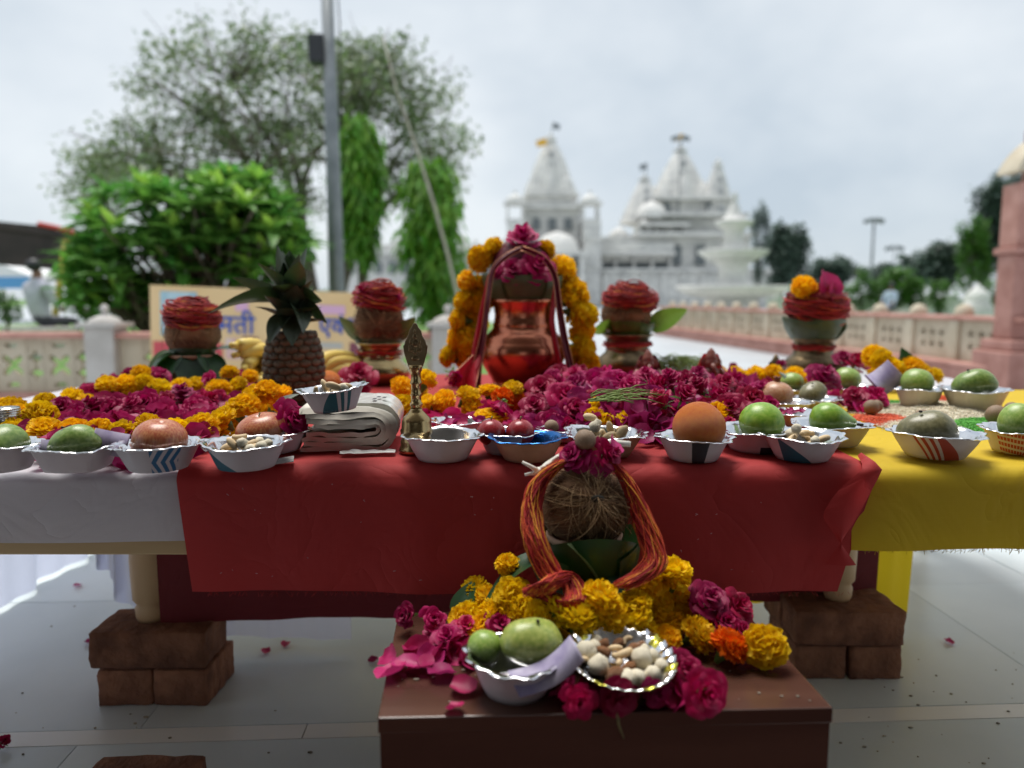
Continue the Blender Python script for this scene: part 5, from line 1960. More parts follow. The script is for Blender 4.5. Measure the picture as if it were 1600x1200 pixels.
def ribbon(name, parent, pts, w, m, seed, trim=True, folds=3):
    """satin strip with lengthwise folds along a polyline of world points"""
    P = np.array([list(p) for p in pts], float)
    L = np.concatenate([[0], np.cumsum(np.linalg.norm(np.diff(P, axis=0), axis=1))])
    L /= L[-1]
    k, nu = 30, 13
    s = np.linspace(0, 1, k)
    C = np.stack([np.interp(s, L, P[:, d]) for d in range(3)], 1)
    for _ in range(3):
        C[1:-1] = (C[:-2] + 2 * C[1:-1] + C[2:]) / 4
    W = np.interp(s, np.linspace(0, 1, len(w)), w)
    V = []
    for i in range(k):
        t = C[min(i + 1, k - 1)] - C[max(i - 1, 0)]
        t /= np.linalg.norm(t)
        side = np.cross(t, [0, -1, 0.2])
        side /= np.linalg.norm(side) + 1e-9
        nr = np.cross(side, t)
        for j in range(nu):
            u = -1 + 2 * j / (nu - 1)
            V.append(C[i] + side * u * W[i] / 2 + nr * (0.25 * W[i] * math.sin(u * folds + s[i] * 3 + seed) + 0.003 * nz((s[i] * 8, u * 2, 0), 1, seed)))
    V = np.array(V)
    g = G()
    g.add(V, grid_faces(k, nu))
    o = link(name, g.mesh(name, m), parent)
    if trim:
        for j in (0, nu - 1):
            g = G()
            g.add(*tube(V.reshape(k, nu, 3)[:, j, :], 0.0013, 5))
            link('gold_edge', g.mesh('gold_edge', M['gold_trim']), o)
    return o


ch = thing('red_scarf', 'red satin scarf with gold edging hung over the copper pot', 'scarf')
ribbon('scarf_strip', ch, [atY(815, 388, 1.97), atY(790, 398, 1.95), atY(768, 420, 1.95), atY(762, 470, 1.93), atY(756, 520, 1.93), atY(746, 570, 1.92), atY(742, 606, 1.91)], [0.012, 0.012, 0.012, 0.014, 0.02, 0.03], M['satin_maroon'], 1)
ribbon('scarf_strip', ch, [atY(815, 388, 1.965), atY(850, 402, 1.95), atY(868, 430, 1.95), atY(872, 470, 1.93), atY(880, 520, 1.93), atY(888, 560, 1.92), atY(894, 585, 1.92)], [0.012, 0.013, 0.014, 0.016, 0.018, 0.018], M['satin_maroon'], 4)
ribbon('scarf_strip', ch, [atY(868, 445, 1.97), atY(862, 500, 1.96), atY(868, 540, 1.95), atY(876, 580, 1.95)], [0.012, 0.014, 0.016, 0.016], M['satin_red'], 7, False)
ribbon('scarf_strip', ch, [atY(872, 450, 1.96), atY(876, 500, 1.95), atY(884, 545, 1.94), atY(888, 580, 1.94)], [0.010, 0.014, 0.012, 0.012], M['satin_red'], 9, False)
ribbon('scarf_strip', ch, [atY(764, 430, 1.96), atY(752, 490, 1.94), atY(742, 545, 1.93), atY(738, 590, 1.92)], [0.008, 0.012, 0.014, 0.02], M['satin_red'], 5, False)
ribbon('scarf_tail', ch, [atY(757, 540, 1.94), atY(738, 572, 1.91), atY(720, 606, 1.88)], [0.012, 0.04, 0.075], M['satin_red'], 2)

# ---- four smaller pots
prof_s = [(0, 0), (26, 0), (28, 3), (25, 7), (30, 12), (44, 26), (50, 38), (49, 46), (42, 54), (35, 60), (33, 66), (33, 78), (36, 84), (40, 87), (39, 89), (34, 88)]


def small_set(px, Y, s_scale, label_pot, label_cup, label_coco, mpot, cup_r, cup_h, cup_m, coco, wrap, seed, tips=None, base=T + 0.016, wn=13, fib=90, focus=None):
    pp = atY(px, 560, Y)
    s = ((Vector((pp.x, Y, T)) - _C).dot(_fw) / F) * s_scale
    kalash('brass_pot', label_pot, pp.x, Y, base, prof_s, s, mpot, (60, 82), 36, 11, seed)
    leaf_cup('leaf_cup', label_cup, pp.x, Y, base + 84 * s, cup_r[0] * s, cup_r[1] * s, cup_h * s, M[cup_m], seed, 3, tips)
    (cdx, cz, rx, rz) = coco
    c = thing('coconut', label_coco, 'coconut', None, (pp.x + cdx * s, Y, base + cz * s))
    link('husk', coconut_mesh(seed, rx * s, rx * s, rz * s), c)
    fibre_part(c, (rx * s, rx * s, rz * s), fib, seed, focus, r=0.0007, L=0.07)
    (wdx, wz, wr, wh) = wrap
    g = wraps(wn * 6, wr * s, wr * s, wh * s, 0.0018, seed + 5, wild=0.40)
    # loose threads over the top as well
    g2 = wraps(60, wr * 0.60 * s, wr * 0.60 * s, wh * 0.35 * s, 0.0018, seed + 8, wild=0.7)
    for V in g2.v:
        V[:, 2] += wh * s * 0.85
    g.f += [tuple(i + g.n for i in f) for f in g2.f]
    g.v += g2.v
    g.m += g2.m
    link('thread_turban', g.mesh('thread_turban', M['thread_dark']), c, (wdx * s, 0, (wz - cz) * s), (0.06, 0.08, 0))
    return pp, s


# far left, leaves dark
pp, s = small_set(303, 2.0, 0.92, 'clay pot hidden by dark leaves at the left', 'glossy dark leaves drooping round the left clay pot', 'coconut with flat thread turban on the left clay pot', M['clay'], (28, 36), 18, 'leaf_dark', (0, 124, 43, 38), (0, 139, 43, 31), 3.0,
                  [(R(-118), 0.12, 0.085, -0.75, 0.2), (R(-70), 0.135, 0.09, -0.85, 0.1), (R(165), 0.09, 0.07, 0.3, 1.0), (R(5), 0.11, 0.085, 0.45, 0.7), (R(-150), 0.11, 0.08, -0.3, 0.6), (R(-35), 0.12, 0.08, -0.5, 0.4)], base=T - 0.03, fib=50)
pp, s = small_set(593, 2.14, 0.95, 'small brass pot with red thread on its neck left of the copper pot', 'olive leaf cup on the brass pot left of the copper pot', 'hairy coconut with red turban left of the copper pot', M['brass'], (30, 37), 13, 'leaf_olive', (0, 121, 40, 41), (0, 145, 40, 29), 4.0,
                  [(R(-15), 0.095, 0.055, 0.85, 0.0, -0.9), (R(-165), 0.095, 0.055, 0.85, 0.0, 0.9)], base=T - 0.02, focus=(0.1, -0.95, -0.1), fib=150)
roseY(574, 461, 2.10, 44, 'dark rose tucked in the turban of the left hairy coconut', (-0.5, -0.5, 0.7), 1)
roseY(622, 468, 2.10, 20, 'rose bud tucked at the right of the left hairy coconut', (0.3, -0.5, 0.9), 3)
pp, s = small_set(980, 2.30, 0.98, 'small brass pot with red thread right of the copper pot', 'light green leaf cup on the brass pot right of the copper pot', 'brown coconut with red turban right of the copper pot', M['brass_dark'], (28, 42), 24, 'leaf_mid', (-3, 115, 40, 34), (5, 130, 41, 26), 6.0,
                  [(R(-12), 0.135, 0.085, 0.50, 0.0, -1.0), (R(-150), 0.08, 0.07, 0.2, 0.2, 0.8)], base=T - 0.02, fib=60)
pp, s = small_set(1270, 2.27, 0.87, 'dark brass pot with red thread at the right of the table', 'wide olive leaf cup on the right brass pot', 'coconut with thick thread turban on the right brass pot', M['brass_dark'], (34, 52), 42, 'leaf_olive', (0, 120, 44, 34), (0, 124, 52, 42), 7.0, base=T - 0.01, wn=17, fib=40)
thing('marigold', 'orange-yellow marigold on the right thread turban', 'marigold', MG[0], atY(1256, 449, 2.22), (0.8, -0.2, 0), 0.036)
thing('rose_petal', 'bright red petal standing on the right thread turban', 'petal', PT[1], atY(1290, 448, 2.22), (1.2, 0.3, 0.4), 0.085)
thing('rose_petal', 'bright red petal lying on the right side of the right thread turban', 'petal', PT[2], atY(1302, 464, 2.21), (0.9, 0.8, 0.2), 0.075)
# small brass items near the right pot
p = atY(1302, 598, 2.2)
g = G()
g.add(*lathe([(0, 0), (0.02, 0), (0.022, 0.004), (0.038, 0.024), (0.040, 0.036), (0.034, 0.048), (0.026, 0.054), (0.032, 0.06), (0.03, 0.06)], 28))
thing('brass_lota', 'small round brass vessel beside the right pot', 'vessel', g.mesh('brass_lota', M['brass_dark']), (p.x, 2.2, T + 0.012))


def figurine(px, Y, h, label, m, drape=None, seed=0, base=None):
    """small seated idol: base, crossed legs, belly, arms, head with trunk-like nose and pointed crown"""
    pp = atY(px, 590, Y)
    z0 = base if base is not None else T + 0.016
    t = thing('idol', label, 'idol', None, (pp.x, Y, z0))
    g = G()
    g.add(*lathe([(0, 0), (0.34, 0), (0.36, 0.06), (0.30, 0.10), (0.0, 0.10)], 20))
    for (c, r) in (((0, 0, 0.24), (0.30, 0.24, 0.16)), ((-0.2, -0.16, 0.17), (0.17, 0.13, 0.09)), ((0.2, -0.16, 0.17), (0.17, 0.13, 0.09)), ((0, 0, 0.42), (0.22, 0.19, 0.17)), ((0, -0.02, 0.66), (0.15, 0.15, 0.14)),
                   ((-0.16, 0, 0.67), (0.08, 0.04, 0.10)), ((0.16, 0, 0.67), (0.08, 0.04, 0.10))):
        V, Fc = ellipsoid(*r, 16, 10, c)
        g.add(V, Fc)
    for sx_ in (-1, 1):
        g.add(*tube([(sx_ * 0.2, 0, 0.52), (sx_ * 0.31, -0.06, 0.42), (sx_ * 0.26, -0.18, 0.36)], [0.07, 0.06, 0.05], 8))
    g.add(*tube([(0, -0.14, 0.64), (0.02, -0.2, 0.54), (0.06, -0.2, 0.44), (0.1, -0.18, 0.42)], [0.06, 0.05, 0.04, 0.03], 8))
    g.add(*lathe([(0.14, 0.74), (0.15, 0.78), (0.11, 0.84), (0.09, 0.90), (0.04, 0.97), (0.0, 1.0)], 14, cap=False))
    V = np.concatenate(g.v)
    g.v = [V * h]
    link('figure', g.mesh('figure', m), t)
    if drape:
        V = []
        nu, nv = 24, 10
        for i in range(nu):
            a = pi * 0.02 + (pi * 1.0) * i / (nu - 1) * 1.0 - 0.05
            for j in range(nv):
                v = j / (nv - 1)
                rr = (0.16 + 0.24 * v ** 0.8) * (1 + 0.10 * math.sin(i * 1.3 + seed))
                V.append((rr * math.cos(a) * h, (rr * math.sin(a) * 0.8 - 0.02) * h, (0.86 - 0.72 * v) * h))
        g = G()
        g.add(V, grid_faces(nu, nv))
        link('drape', g.mesh('drape', drape), t)
    return t


M['idol_clay'] = mat('idol_clay', (0.16, 0.035, 0.025), 0.4, c2=(0.30, 0.10, 0.07), ns=25, nd=6, bump=0.4, bs=70)
figurine(1012, 1.93, 0.115, 'small seated clay idol with red drape behind the rose heap, left of two', M['idol_clay'], M['satin_maroon'], 1)
figurine(1110, 1.95, 0.118, 'small pointed idol covered in red cloth behind the rose heap, right of two', M['idol_clay'], M['satin_red'], 4)
figurine(1211, 2.15, 0.085, 'tiny brass figurine beyond the marigold row on the right', M['brass_dark'], None, 2)
# folded betel leaf standing at the right
V, Fc = leaf_v(0.075, 0.055, 0.05, 0.35)
g = G()
g.add(V, Fc)
p = at(1413, 592, TZ + 0.02)
o = thing('betel_leaf', 'dark folded betel leaf standing up among the right marigolds', 'leaf', g.mesh('betel_leaf', M['leaf_dark']), p, (R(80), 0, 0.2), 1.2)
for (x, y, rz_, L, lb) in ((432, 640, -0.8, 0.05, 'dark folded leaf scrap behind the big loose rose'), (538, 622, 1.2, 0.045, 'dark green leaf behind the cloth packet'), (1226, 592, 0.3, 0.03, 'tiny green leaf cluster by the marigold row')):
    V, Fc = leaf_v(L, L * 0.6, 0.1, 0.25)
    g = G()
    g.add(V, Fc)
    thing('leaf_scrap', lb, 'leaf', g.mesh('leaf_scrap', M['leaf_dark']), at(x, y, TZ + 0.05), (0.6, 0.1, rz_))

# ---- pineapple
def pineapple():
    p = at(459, 640, T + 0.016)
    Yp = 1.72
    pp = atY(459, 560, Yp)
    s = (Vector((pp.x, Yp, T)) - _C).dot(_fw) / F
    t = thing('pineapple', 'upright brown pineapple with dark green crown on the left', 'pineapple', None, (pp.x, Yp, T + 0.012), sc=1.1)
    Hh, Rr = 106 * s, 40 * s

    def rad(v):
        return Rr * (0.62 + 0.42 * math.sin(pi * (0.10 + 0.80 * v)) ** 0.9)
    V, Fc = lathe([(0.0, 0)] + [(rad(v) * 0.94, Hh * v) for v in np.linspace(0, 1, 14)] + [(0, Hh)], 28, cap=False)
    g = G()
    g.add(V, Fc)
    link('flesh_core', g.mesh('flesh_core', M['pine_skin']), t)
    # one fruitlet scale
    sc = G()
    ring = []
    for k in range(6):
        a = pi / 6 + k * pi / 3
        ring.append((math.cos(a), math.sin(a)))
    Vs = [(x, y, 0.0) for x, y in ring] + [(x * 0.78, y * 0.78, 0.34) for x, y in ring] + [(x * 0.34, y * 0.34, 0.42) for x, y in ring] + [(0, -0.25, 0.40), (0, 0.75, 0.62)]
    Fs = []
    for k in range(6):
        n_ = (k + 1) % 6
        Fs += [(k, n_, 6 + n_, 6 + k), (6 + k, 6 + n_, 12 + n_, 12 + k), (12 + k, 12 + n_, 18)]
    Fs += [(13, 14, 19)]
    sc.add(Vs, Fs)
    scm = sc.mesh('fruitlet', M['pine_skin'])
    rows, per = 11, 14
    for r in range(rows):
        v = (r + 0.5) / rows
        for k in range(per):
            a = 2 * pi * (k + 0.5 * (r % 2)) / per
            rr = rad(v) * 0.95
            drdz = (rad(min(1, v + 0.02)) - rad(max(0, v - 0.02))) / (0.04 * Hh)
            n_ = Vector((math.cos(a), math.sin(a), -drdz)).normalized()
            tz = Vector((0, 0, 1))
            xx = tz.cross(n_).normalized()
            yy_ = n_.cross(xx)
            mt = Matrix((xx, yy_, n_)).transposed().to_euler()
            w = 2 * pi * rr / per * 0.56
            link('fruitlet', scm, t, (rr * math.cos(a), rr * math.sin(a), Hh * v), mt, (w, Hh / rows * 0.62, w * 0.9))
    # crown leaves
    cr_ = link('crown', None, t, (0.0, 0, Hh))
    rn = random.Random(4)
    spec = []
    for k in range(38):
        f = k / 37
        a = k * 2.4
        el = R(26 + 64 * f ** 0.6) + rn.gauss(0, 0.10)
        L = (50 + 30 * f) * s * rn.uniform(0.85, 1.12)
        spec.append((a, el + (0.25 if f > 0.2 else 0), L * 0.9, 38 * s, 0.3 * (1 - f), 6 * s + 42 * s * f, 0.0))
    spec += [(R(178), R(32), 84 * s, 34 * s, 0.10, 34 * s, 0.9), (R(205), R(22), 92 * s, 38 * s, 0.75, 40 * s, 0.7), (R(120), R(60), 80 * s, 34 * s, 0.0, 44 * s, 0.5), (R(70), R(66), 82 * s, 34 * s, 0.0, 44 * s, -0.4),
             (R(-75), R(-30), 62 * s, 36 * s, 0.25, 26 * s, 0), (R(-110), R(-24), 58 * s, 36 * s, 0.3, 24 * s, 0), (R(-50), R(-10), 56 * s, 34 * s, 0.5, 34 * s, -0.4), (R(-10), R(15), 44 * s, 34 * s, 0.5, 44 * s, -0.9), (R(8), R(-10), 46 * s, 34 * s, 0.5, 34 * s, -0.8), (R(-90), R(35), 56 * s, 36 * s, 0.3, 44 * s, 0.1), (R(-60), R(55), 64 * s, 34 * s, 0.1, 46 * s, 0), (R(-125), R(50), 66 * s, 34 * s, 0.1, 46 * s, 0)]
    for (a, el, L, W, bend, z, roll) in spec:
        V, Fc = leaf_v(L, W, bend, 0.18, n=8)
        V = xf(V, (0, 0, 0), (0, roll, 0))
        g = G()
        g.add(V, Fc)
        link('leaf', g.mesh('leaf', M['pine_leaf']), cr_, (0.010 * math.cos(a), 0.010 * math.sin(a), z), (el, 0, a - pi / 2))
    g = G()
    g.add(*lathe([(0.016, -0.005), (0.014, 60 * s), (0, 75 * s)], 10))
    link('crown_stem', g.mesh('crown_stem', M['pine_leaf']), cr_)


pineapple()


# ---- bananas
def banana_mesh(seed=0):
    pts, rad = [], []
    for i in range(15):
        f = i / 14
        a = -0.75 + 1.5 * f
        pts.append((math.sin(a) * 0.095, 0, (1 - math.cos(a)) * -0.095 + 0.0))
        rad.append(0.0175 * (0.35 + 0.65 * math.sin(pi * min(1, 0.12 + f * 0.9)) ** 0.45))
    V, Fc = tube(pts, rad, 10)
    g = G()
    g.add(V, Fc)
    e = np.array(pts[-1])
    d = np.array(pts[-1]) - np.array(pts[-2])
    d /= np.linalg.norm(d)
    g.add(*tube([e - d * 0.002, e + d * 0.008], [0.009, 0.0065], 8), mi=1)
    e = np.array(pts[0])
    d = np.array(pts[0]) - np.array(pts[1])
    d /= np.linalg.norm(d)
    g.add(*tube([e, e + d * 0.02], [0.008, 0.007], 8))
    return g.mesh('banana', [M['banana'], M['banana_tip']])


BM = banana_mesh()
for lb, items in (('bunch of ripe bananas with black tips left of the pineapple', [(400, 540, 0.5, 0.25), (414, 548, 0.15, -0.1), (396, 562, -0.2, 0.5), (416, 566, 0.0, 0.9), (398, 582, -0.1, 0.3), (422, 585, 0.2, 0.6)]),
                  ('bunch of yellow bananas behind the right of the pineapple', [(512, 560, 0.2, 2.8), (520, 568, 0.0, 2.6), (516, 578, -0.2, 3.0), (528, 580, -0.15, 2.4), (505, 575, 0, 2.2)])):
    t = thing('banana_bunch', lb, 'bananas')
    for (x, y, tl, rzz) in items:
        p = atY(x, y, 2.05)
        link('banana', BM, t, p, (0.9 + tl, 0.15, rzz + pi / 2 * 0.9), 1.15)
thing('orange', 'orange half hidden behind the right side of the pineapple', 'orange', ME_ORANGE, atY(512, 610, 1.85) + Vector((0, 0, -0.02)), (0, 0, 0), 0.036)

# ================================================================== the arrangement on the stool
FY = 0.985
fp = atY(912, 900, FY)
sf = (Vector((fp.x, FY, 0.45)) - _C).dot(_fw) / F
g = G()
prof_c = [(r, z * 1.3) for r, z in [(0, 0), (40, 0), (46, 4), (62, 28), (70, 52), (66, 72), (52, 86), (46, 92), (48, 98), (58, 104), (60, 110), (56, 112), (46, 106)]]
g.add(*lathe([(r * sf, z * sf) for r, z in prof_c], 48, lambda a, j, r, z: (r * (1 + 0.012 * math.sin(2 * a)), z), cap=False))
thing('clay_pot', 'pale clay pot on the stool under the front coconut', 'pot', g.mesh('clay_pot', M['clay']), (fp.x, FY, SZ))
zc = atY(912, 851, FY).z
leaf_cup('leaf_cup', 'glossy dark green leaves round the front clay pot', fp.x, FY, atY(912, 905, FY).z, 66 * sf, 86 * sf, 84 * sf, M['leaf_dark'], 2.2, 4,
         [(R(-165), 0.075, 0.05, 0.2, 1.0), (R(-60), 0.07, 0.032, -0.5, 0.3)])
V, Fc = leaf_v(0.105, 0.036, 0.25, 0.1)
g = G()
g.add(V, Fc)
thing('mango_leaf', 'single grey-green mango leaf hanging across the front clay pot', 'leaf', g.mesh('mango_leaf', M['leaf_olive']), atY(886, 850, FY - 0.088), (R(-42), R(12), R(-72)))
cz = atY(912, 789, FY)
cco = thing('coconut', 'hairy brown coconut on the front clay pot', 'coconut', None, (cz.x, FY, cz.z))
link('husk', coconut_mesh(21.0, 70 * sf, 66 * sf, 60 * sf), cco, (0, 0, 0), (0.15, 0.2, 0))
fibre_part(cco, (70 * sf, 66 * sf, 60 * sf), 460, 31, (0.18, -0.86, 0.45), r=0.00035, L=0.06)
# long loose strands
fibre_part(cco, (72 * sf, 68 * sf, 62 * sf), 70, 32, (-0.1, -0.6, 0.75), r=0.0004, L=0.12)
# dark eye of the coconut
V, Fc = ellipsoid(0.010, 0.004, 0.008, 12, 8)
g = G()
g.add(displace(V, 120, 0.002, 1), Fc)
e = Vector((0.20, -0.87, 0.40)).normalized()
link('coconut_eye', g.mesh('coconut_eye', M['banana_tip']), cco, (e.x * 70 * sf, e.y * 65 * sf, e.z * 60 * sf), (0.4, 0, 0.2))

hk = thing('sacred_thread', 'hank of red and yellow sacred thread over the front coconut', 'thread')
Yn = FY - 0.03
L1 = [atY(905, 716, FY - 0.01), atY(872, 722, FY - 0.02), atY(838, 752, Yn), atY(829, 800, Yn - 0.02), atY(838, 850, Yn - 0.05), atY(855, 890, Yn - 0.06), atY(872, 915, Yn - 0.075)]
g = strand(L1, 170, 0.0007, [0.010, 0.011, 0.013, 0.015, 0.016, 0.016, 0.014], 1)
link('left_hank', g.mesh('left_hank', M['thread']), hk)
L2 = [atY(925, 716, FY - 0.01), atY(960, 722, FY - 0.02), atY(982, 750, Yn), atY(1000, 800, Yn - 0.01), atY(1020, 850, Yn - 0.03), atY(1030, 880, Yn - 0.045), atY(1000, 900, Yn - 0.06), atY(970, 915, Yn - 0.07)]
g = strand(L2, 170, 0.0007, [0.007, 0.007, 0.010, 0.014, 0.015, 0.015, 0.015, 0.012], 2)
link('right_hank', g.mesh('right_hank', M['thread']), hk)
g = G()
rn = random.Random(5)
c0 = atY(866, 924, Yn - 0.08)
for i in range(150):
    a = rn.uniform(-0.7, 0.7)
    w, h_ = rn.uniform(0.012, 0.040), rn.uniform(0.005, 0.022)
    pts = [(c0.x + w * math.cos(q + a), c0.y + 0.02 * math.sin(q * 2 + a), c0.z + h_ * math.sin(q + a) + rn.gauss(0, 0.0005)) for q in np.linspace(0, 2 * pi, 20, endpoint=False)]
    g.add(*tube(pts, 0.0007, 4, True))
link('coiled_end', g.mesh('coiled_end', M['thread']), hk)
# cotton hank behind on the left
g = strand([atY(902, 706, FY), atY(878, 712, FY - 0.01), atY(852, 730, FY - 0.015), atY(838, 738, FY - 0.02)], 16, 0.0022, [0.004, 0.010, 0.012, 0.007], 9)
ct = thing('cotton_hank', 'white cotton hank with twisted ends on top of the front coconut', 'cotton', g.mesh('cotton_hank', M['cotton']))
for e in ([(840, 736), (828, 728), (816, 722)], [(840, 740), (830, 740), (820, 742)]):
    g = G()
    g.add(*tube([atY(x, y, FY - 0.02) for x, y in e], [0.004, 0.0025, 0.002], 8))
    link('twisted_end', g.mesh('twisted_end', M['cotton']), ct)
g = G()
g.add(*tube([atY(x, y, FY + 0.01) for x, y in ((925, 694), (955, 692), (985, 694))], [0.004, 0.005, 0.004], 8))
link('twisted_end', g.mesh('twisted_end', M['cotton']), ct)
p = atY(914, 686, FY - 0.02)
thing('betel_nut', 'pale betel nut crowning the front coconut', 'betel nut', ME_NUT, p + Vector((0, 0, -0.0145)), (0.2, 0, 0), 0.0142)
for (x, y, sc_, rt, lb) in ((936, 726, 0.034, (1.3, 0.1, 0.2), 'dark rose petal hanging in front of the front coconut top'),
                            (904, 720, 0.030, (1.2, -0.3, 0.1), 'pink rose petal folded below the crowning betel nut'), (958, 696, 0.026, (0.6, 0.9, 0.3), 'small bright petal at the upper right of the front coconut')):
    thing('rose_petal', lb, 'petal', PT[(x + y) % 4], atY(x, y, FY - 0.02), rt, sc_)

roseY(898, 712, FY - 0.02, 50, 'crumpled rose left of the crowning betel nut', (-0.6, -0.5, 0.5), 4)
roseY(946, 712, FY - 0.02, 54, 'crumpled rose right of the crowning betel nut', (0.6, -0.5, 0.4), 2)
gs = thing('marigold_garland', 'thick marigold garland heaped round the front clay pot', 'garland')


def mgs(items, o=False):
    for (x, y, h, d) in items:
        p = at(x, y, SZ + h)
        r = msz(d, p) / 2 * 1.07
        q = Vector((random.gauss(0, .5), -0.5 + random.gauss(0, .4), 0.8)).normalized().to_track_quat('Z', 'Y').to_euler()
        link('marigold', MGO if o else MG[random.randrange(5)], gs, p, (q.x, q.y, q.z), (r * 1.03, r * 1.03, r * random.uniform(0.9, 1.1)))


mgs([(743, 924, .035, 44), (739, 962, .02, 50), (765, 936, .035, 48), (803, 932, .06, 58), (793, 884, .085, 36), (847, 966, .055, 58), (902, 968, .06, 58), (938, 936, .08, 58), (955, 962, .06, 58), (991, 940, .07, 50), (993, 966, .055, 52), (826, 1000, .025, 54), (872, 1006, .024, 54), (916, 1008, .024, 54), (962, 1000, .024, 54), (1008, 994, .024, 52), (1040, 1000, .02, 50),
     (1014, 914, .075, 52), (1051, 898, .085, 56), (1064, 932, .05, 52), (1039, 972, .025, 60), (1092, 992, .025, 60), (770, 964, .03, 54), (820, 956, .045, 52), (875, 950, .07, 44), (1030, 940, .05, 50), (730, 948, .02, 40), (757, 985, .02, 48), (722, 968, .02, 40), (790, 958, .04, 50), (1195, 1010, .026, 62), (1066, 960, .03, 46)])
mgs([(1138, 1010, .024, 56)], True)
SGL = 'roses on the stool'
for (x, y, h, d, lb, fc, k) in ((636, 962, .022, 56, 'rose with bent stem at the back left corner of the stool', (-0.2, -0.8, 0.4), 3), (676, 968, .022, 50, 'round rose bud beside it at the left of the stool', (0.2, -0.7, 0.5), 0),
                                (784, 984, .022, 76, 'large dark rose behind the green mango on the stool', (0, -0.6, 0.7), 2), (838, 1000, .018, 60, 'rose between the stool bowl and the plate of dried fruit', (0.2, -0.6, 0.6), 1),
                                (1106, 943, .05, 70, 'large pink rose right of the front garland', (0.1, -0.6, 0.8), 2), (1146, 952, .04, 66, 'dark pink rose at the right end of the front garland', (0.5, -0.5, 0.7), 4), (1130, 975, .03, 54, 'rose squeezed between the right marigolds of the stool', (0.2, -0.6, 0.6), 1),
                                (1098, 1082, .022, 74, 'open rose with white centre at the front edge of the stool', (0.3, -0.9, 0.3), 4), (1066, 1050, .02, 66, 'rose lying right of the plate of dried fruit', (0.2, -0.6, 0.6), 2), (1155, 985, .03, 44, 'rose bud tucked before the orange marigold', (0.2, -0.6, 0.5), 3),
                                (905, 1092, .018, 60, 'dark rose under the front of the plate of dried fruit', (0, -0.8, 0.2), 1), (965, 1088, .018, 60, 'dark rose under the middle of the plate of dried fruit', (0.2, -0.8, 0.2), 4), (1022, 1080, .018, 56, 'dark rose under the right of the plate of dried fruit', (0.2, -0.8, 0.2), 0), (700, 1000, .015, 54, 'crushed rose among petals on the left of the stool', (-0.1, -0.4, 0.9), 4), (730, 985, .018, 52, 'loose rose between petals and garland on the stool', (0, -0.4, 0.9), 1)):
    p = at(x, y, SZ + h)
    q = Vector(fc).normalized().to_track_quat('Z', 'Y').to_euler()
    thing('rose', lb, 'rose', RO[k], p, (q.x, q.y, q.z), msz(d, p) / 2 * 1.05, SGL)
pts = [at(random.gauss(725, 40), random.gauss(1005, 14), SZ + random.uniform(0.002, 0.014)) for _ in range(60)]
heap_petals('petal_patch', 'loose rose petals strewn left of the bowl on the stool', pts, 0.026, seed=11)
pts = [at(random.uniform(880, 1110), random.uniform(1075, 1095), SZ + random.uniform(0.002, 0.014)) for _ in range(26)]
heap_petals('petal_patch', 'dark petals under the plate on the stool', pts, 0.03, seed=12)
for (x, y, sc_, lb) in ((612, 1050, 0.034, 'curled rose petal hanging over the left edge of the stool'), (658, 1042, 0.03, 'pale pink petal on the left of the stool'), (690, 1052, 0.03, 'folded petal left of the stool bowl'), (724, 1074, 0.027, 'petal touching the left side of the stool bowl'),
                        (711, 1106, 0.02, 'small torn flower at the front edge of the stool'), (650, 1004, 0.018, 'tiny red petal curl on the back left of the stool'), (633, 1040, 0.03, 'dark petal standing near the left edge of the stool'), (672, 1030, 0.032, 'bright petal among the left stool petals')):
    p = at(x, y, SZ + 0.006)
    thing('rose_petal', lb, 'petal', PT[x % 4], p, (random.gauss(0, .3), random.gauss(0, .3), x * 1.0), sc_)
# petals on the floor
for (x, y, lb) in ((122, 915, 'red petal on the floor under the left cloth'), (140, 1003, 'pink petal on the floor left of the brick stack'), (415, 1018, 'left of two pink petals on the floor behind the left bricks'), (446, 1007, 'right of two pink petals on the floor behind the left bricks'), (583, 1032, 'pink petal on the floor just left of the stool'), (1483, 1003, 'pink petal on the floor right of the right bricks')):
    thing('rose_petal', lb, 'petal', PT[x % 4], at(x, y, 0.004), (0.1, 0.1, x), 0.02)
thing('rose', 'small crushed rose on the floor at the lower left edge', 'rose', RO[3], at(4, 1160, 0.012), (0.4, 0.8, 0), 0.018)
# bowl with mango and note on the stool
b = bowl(806, 1102, 166, 'white paper bowl on the stool holding a mango and a note', 'plain', h=0.044, z=SZ, ratio=0.66)
fruit('green_mango', 'yellow-green mango in the bowl on the stool', ME_MANGO_RIPE, b, 0.036, dx=0.004, dy=0.008, dz=0.022, rot=(0.1, 0.62, 0.35), cat='mango', sc=(0.029, 0.031, 0.031))
fruit('round_guava', 'small dark green fruit beside the mango on the stool', ME_GUAVA_R, b, 0.02, dx=-0.036, dy=0.012, dz=0.022, cat='guava')
banknote('folded lavender banknote hanging over the stool bowl', inb(b, 0.036, -0.034, 0.034), (0.5, -0.45, 0.2), 0.034, 0.085, 0.45)


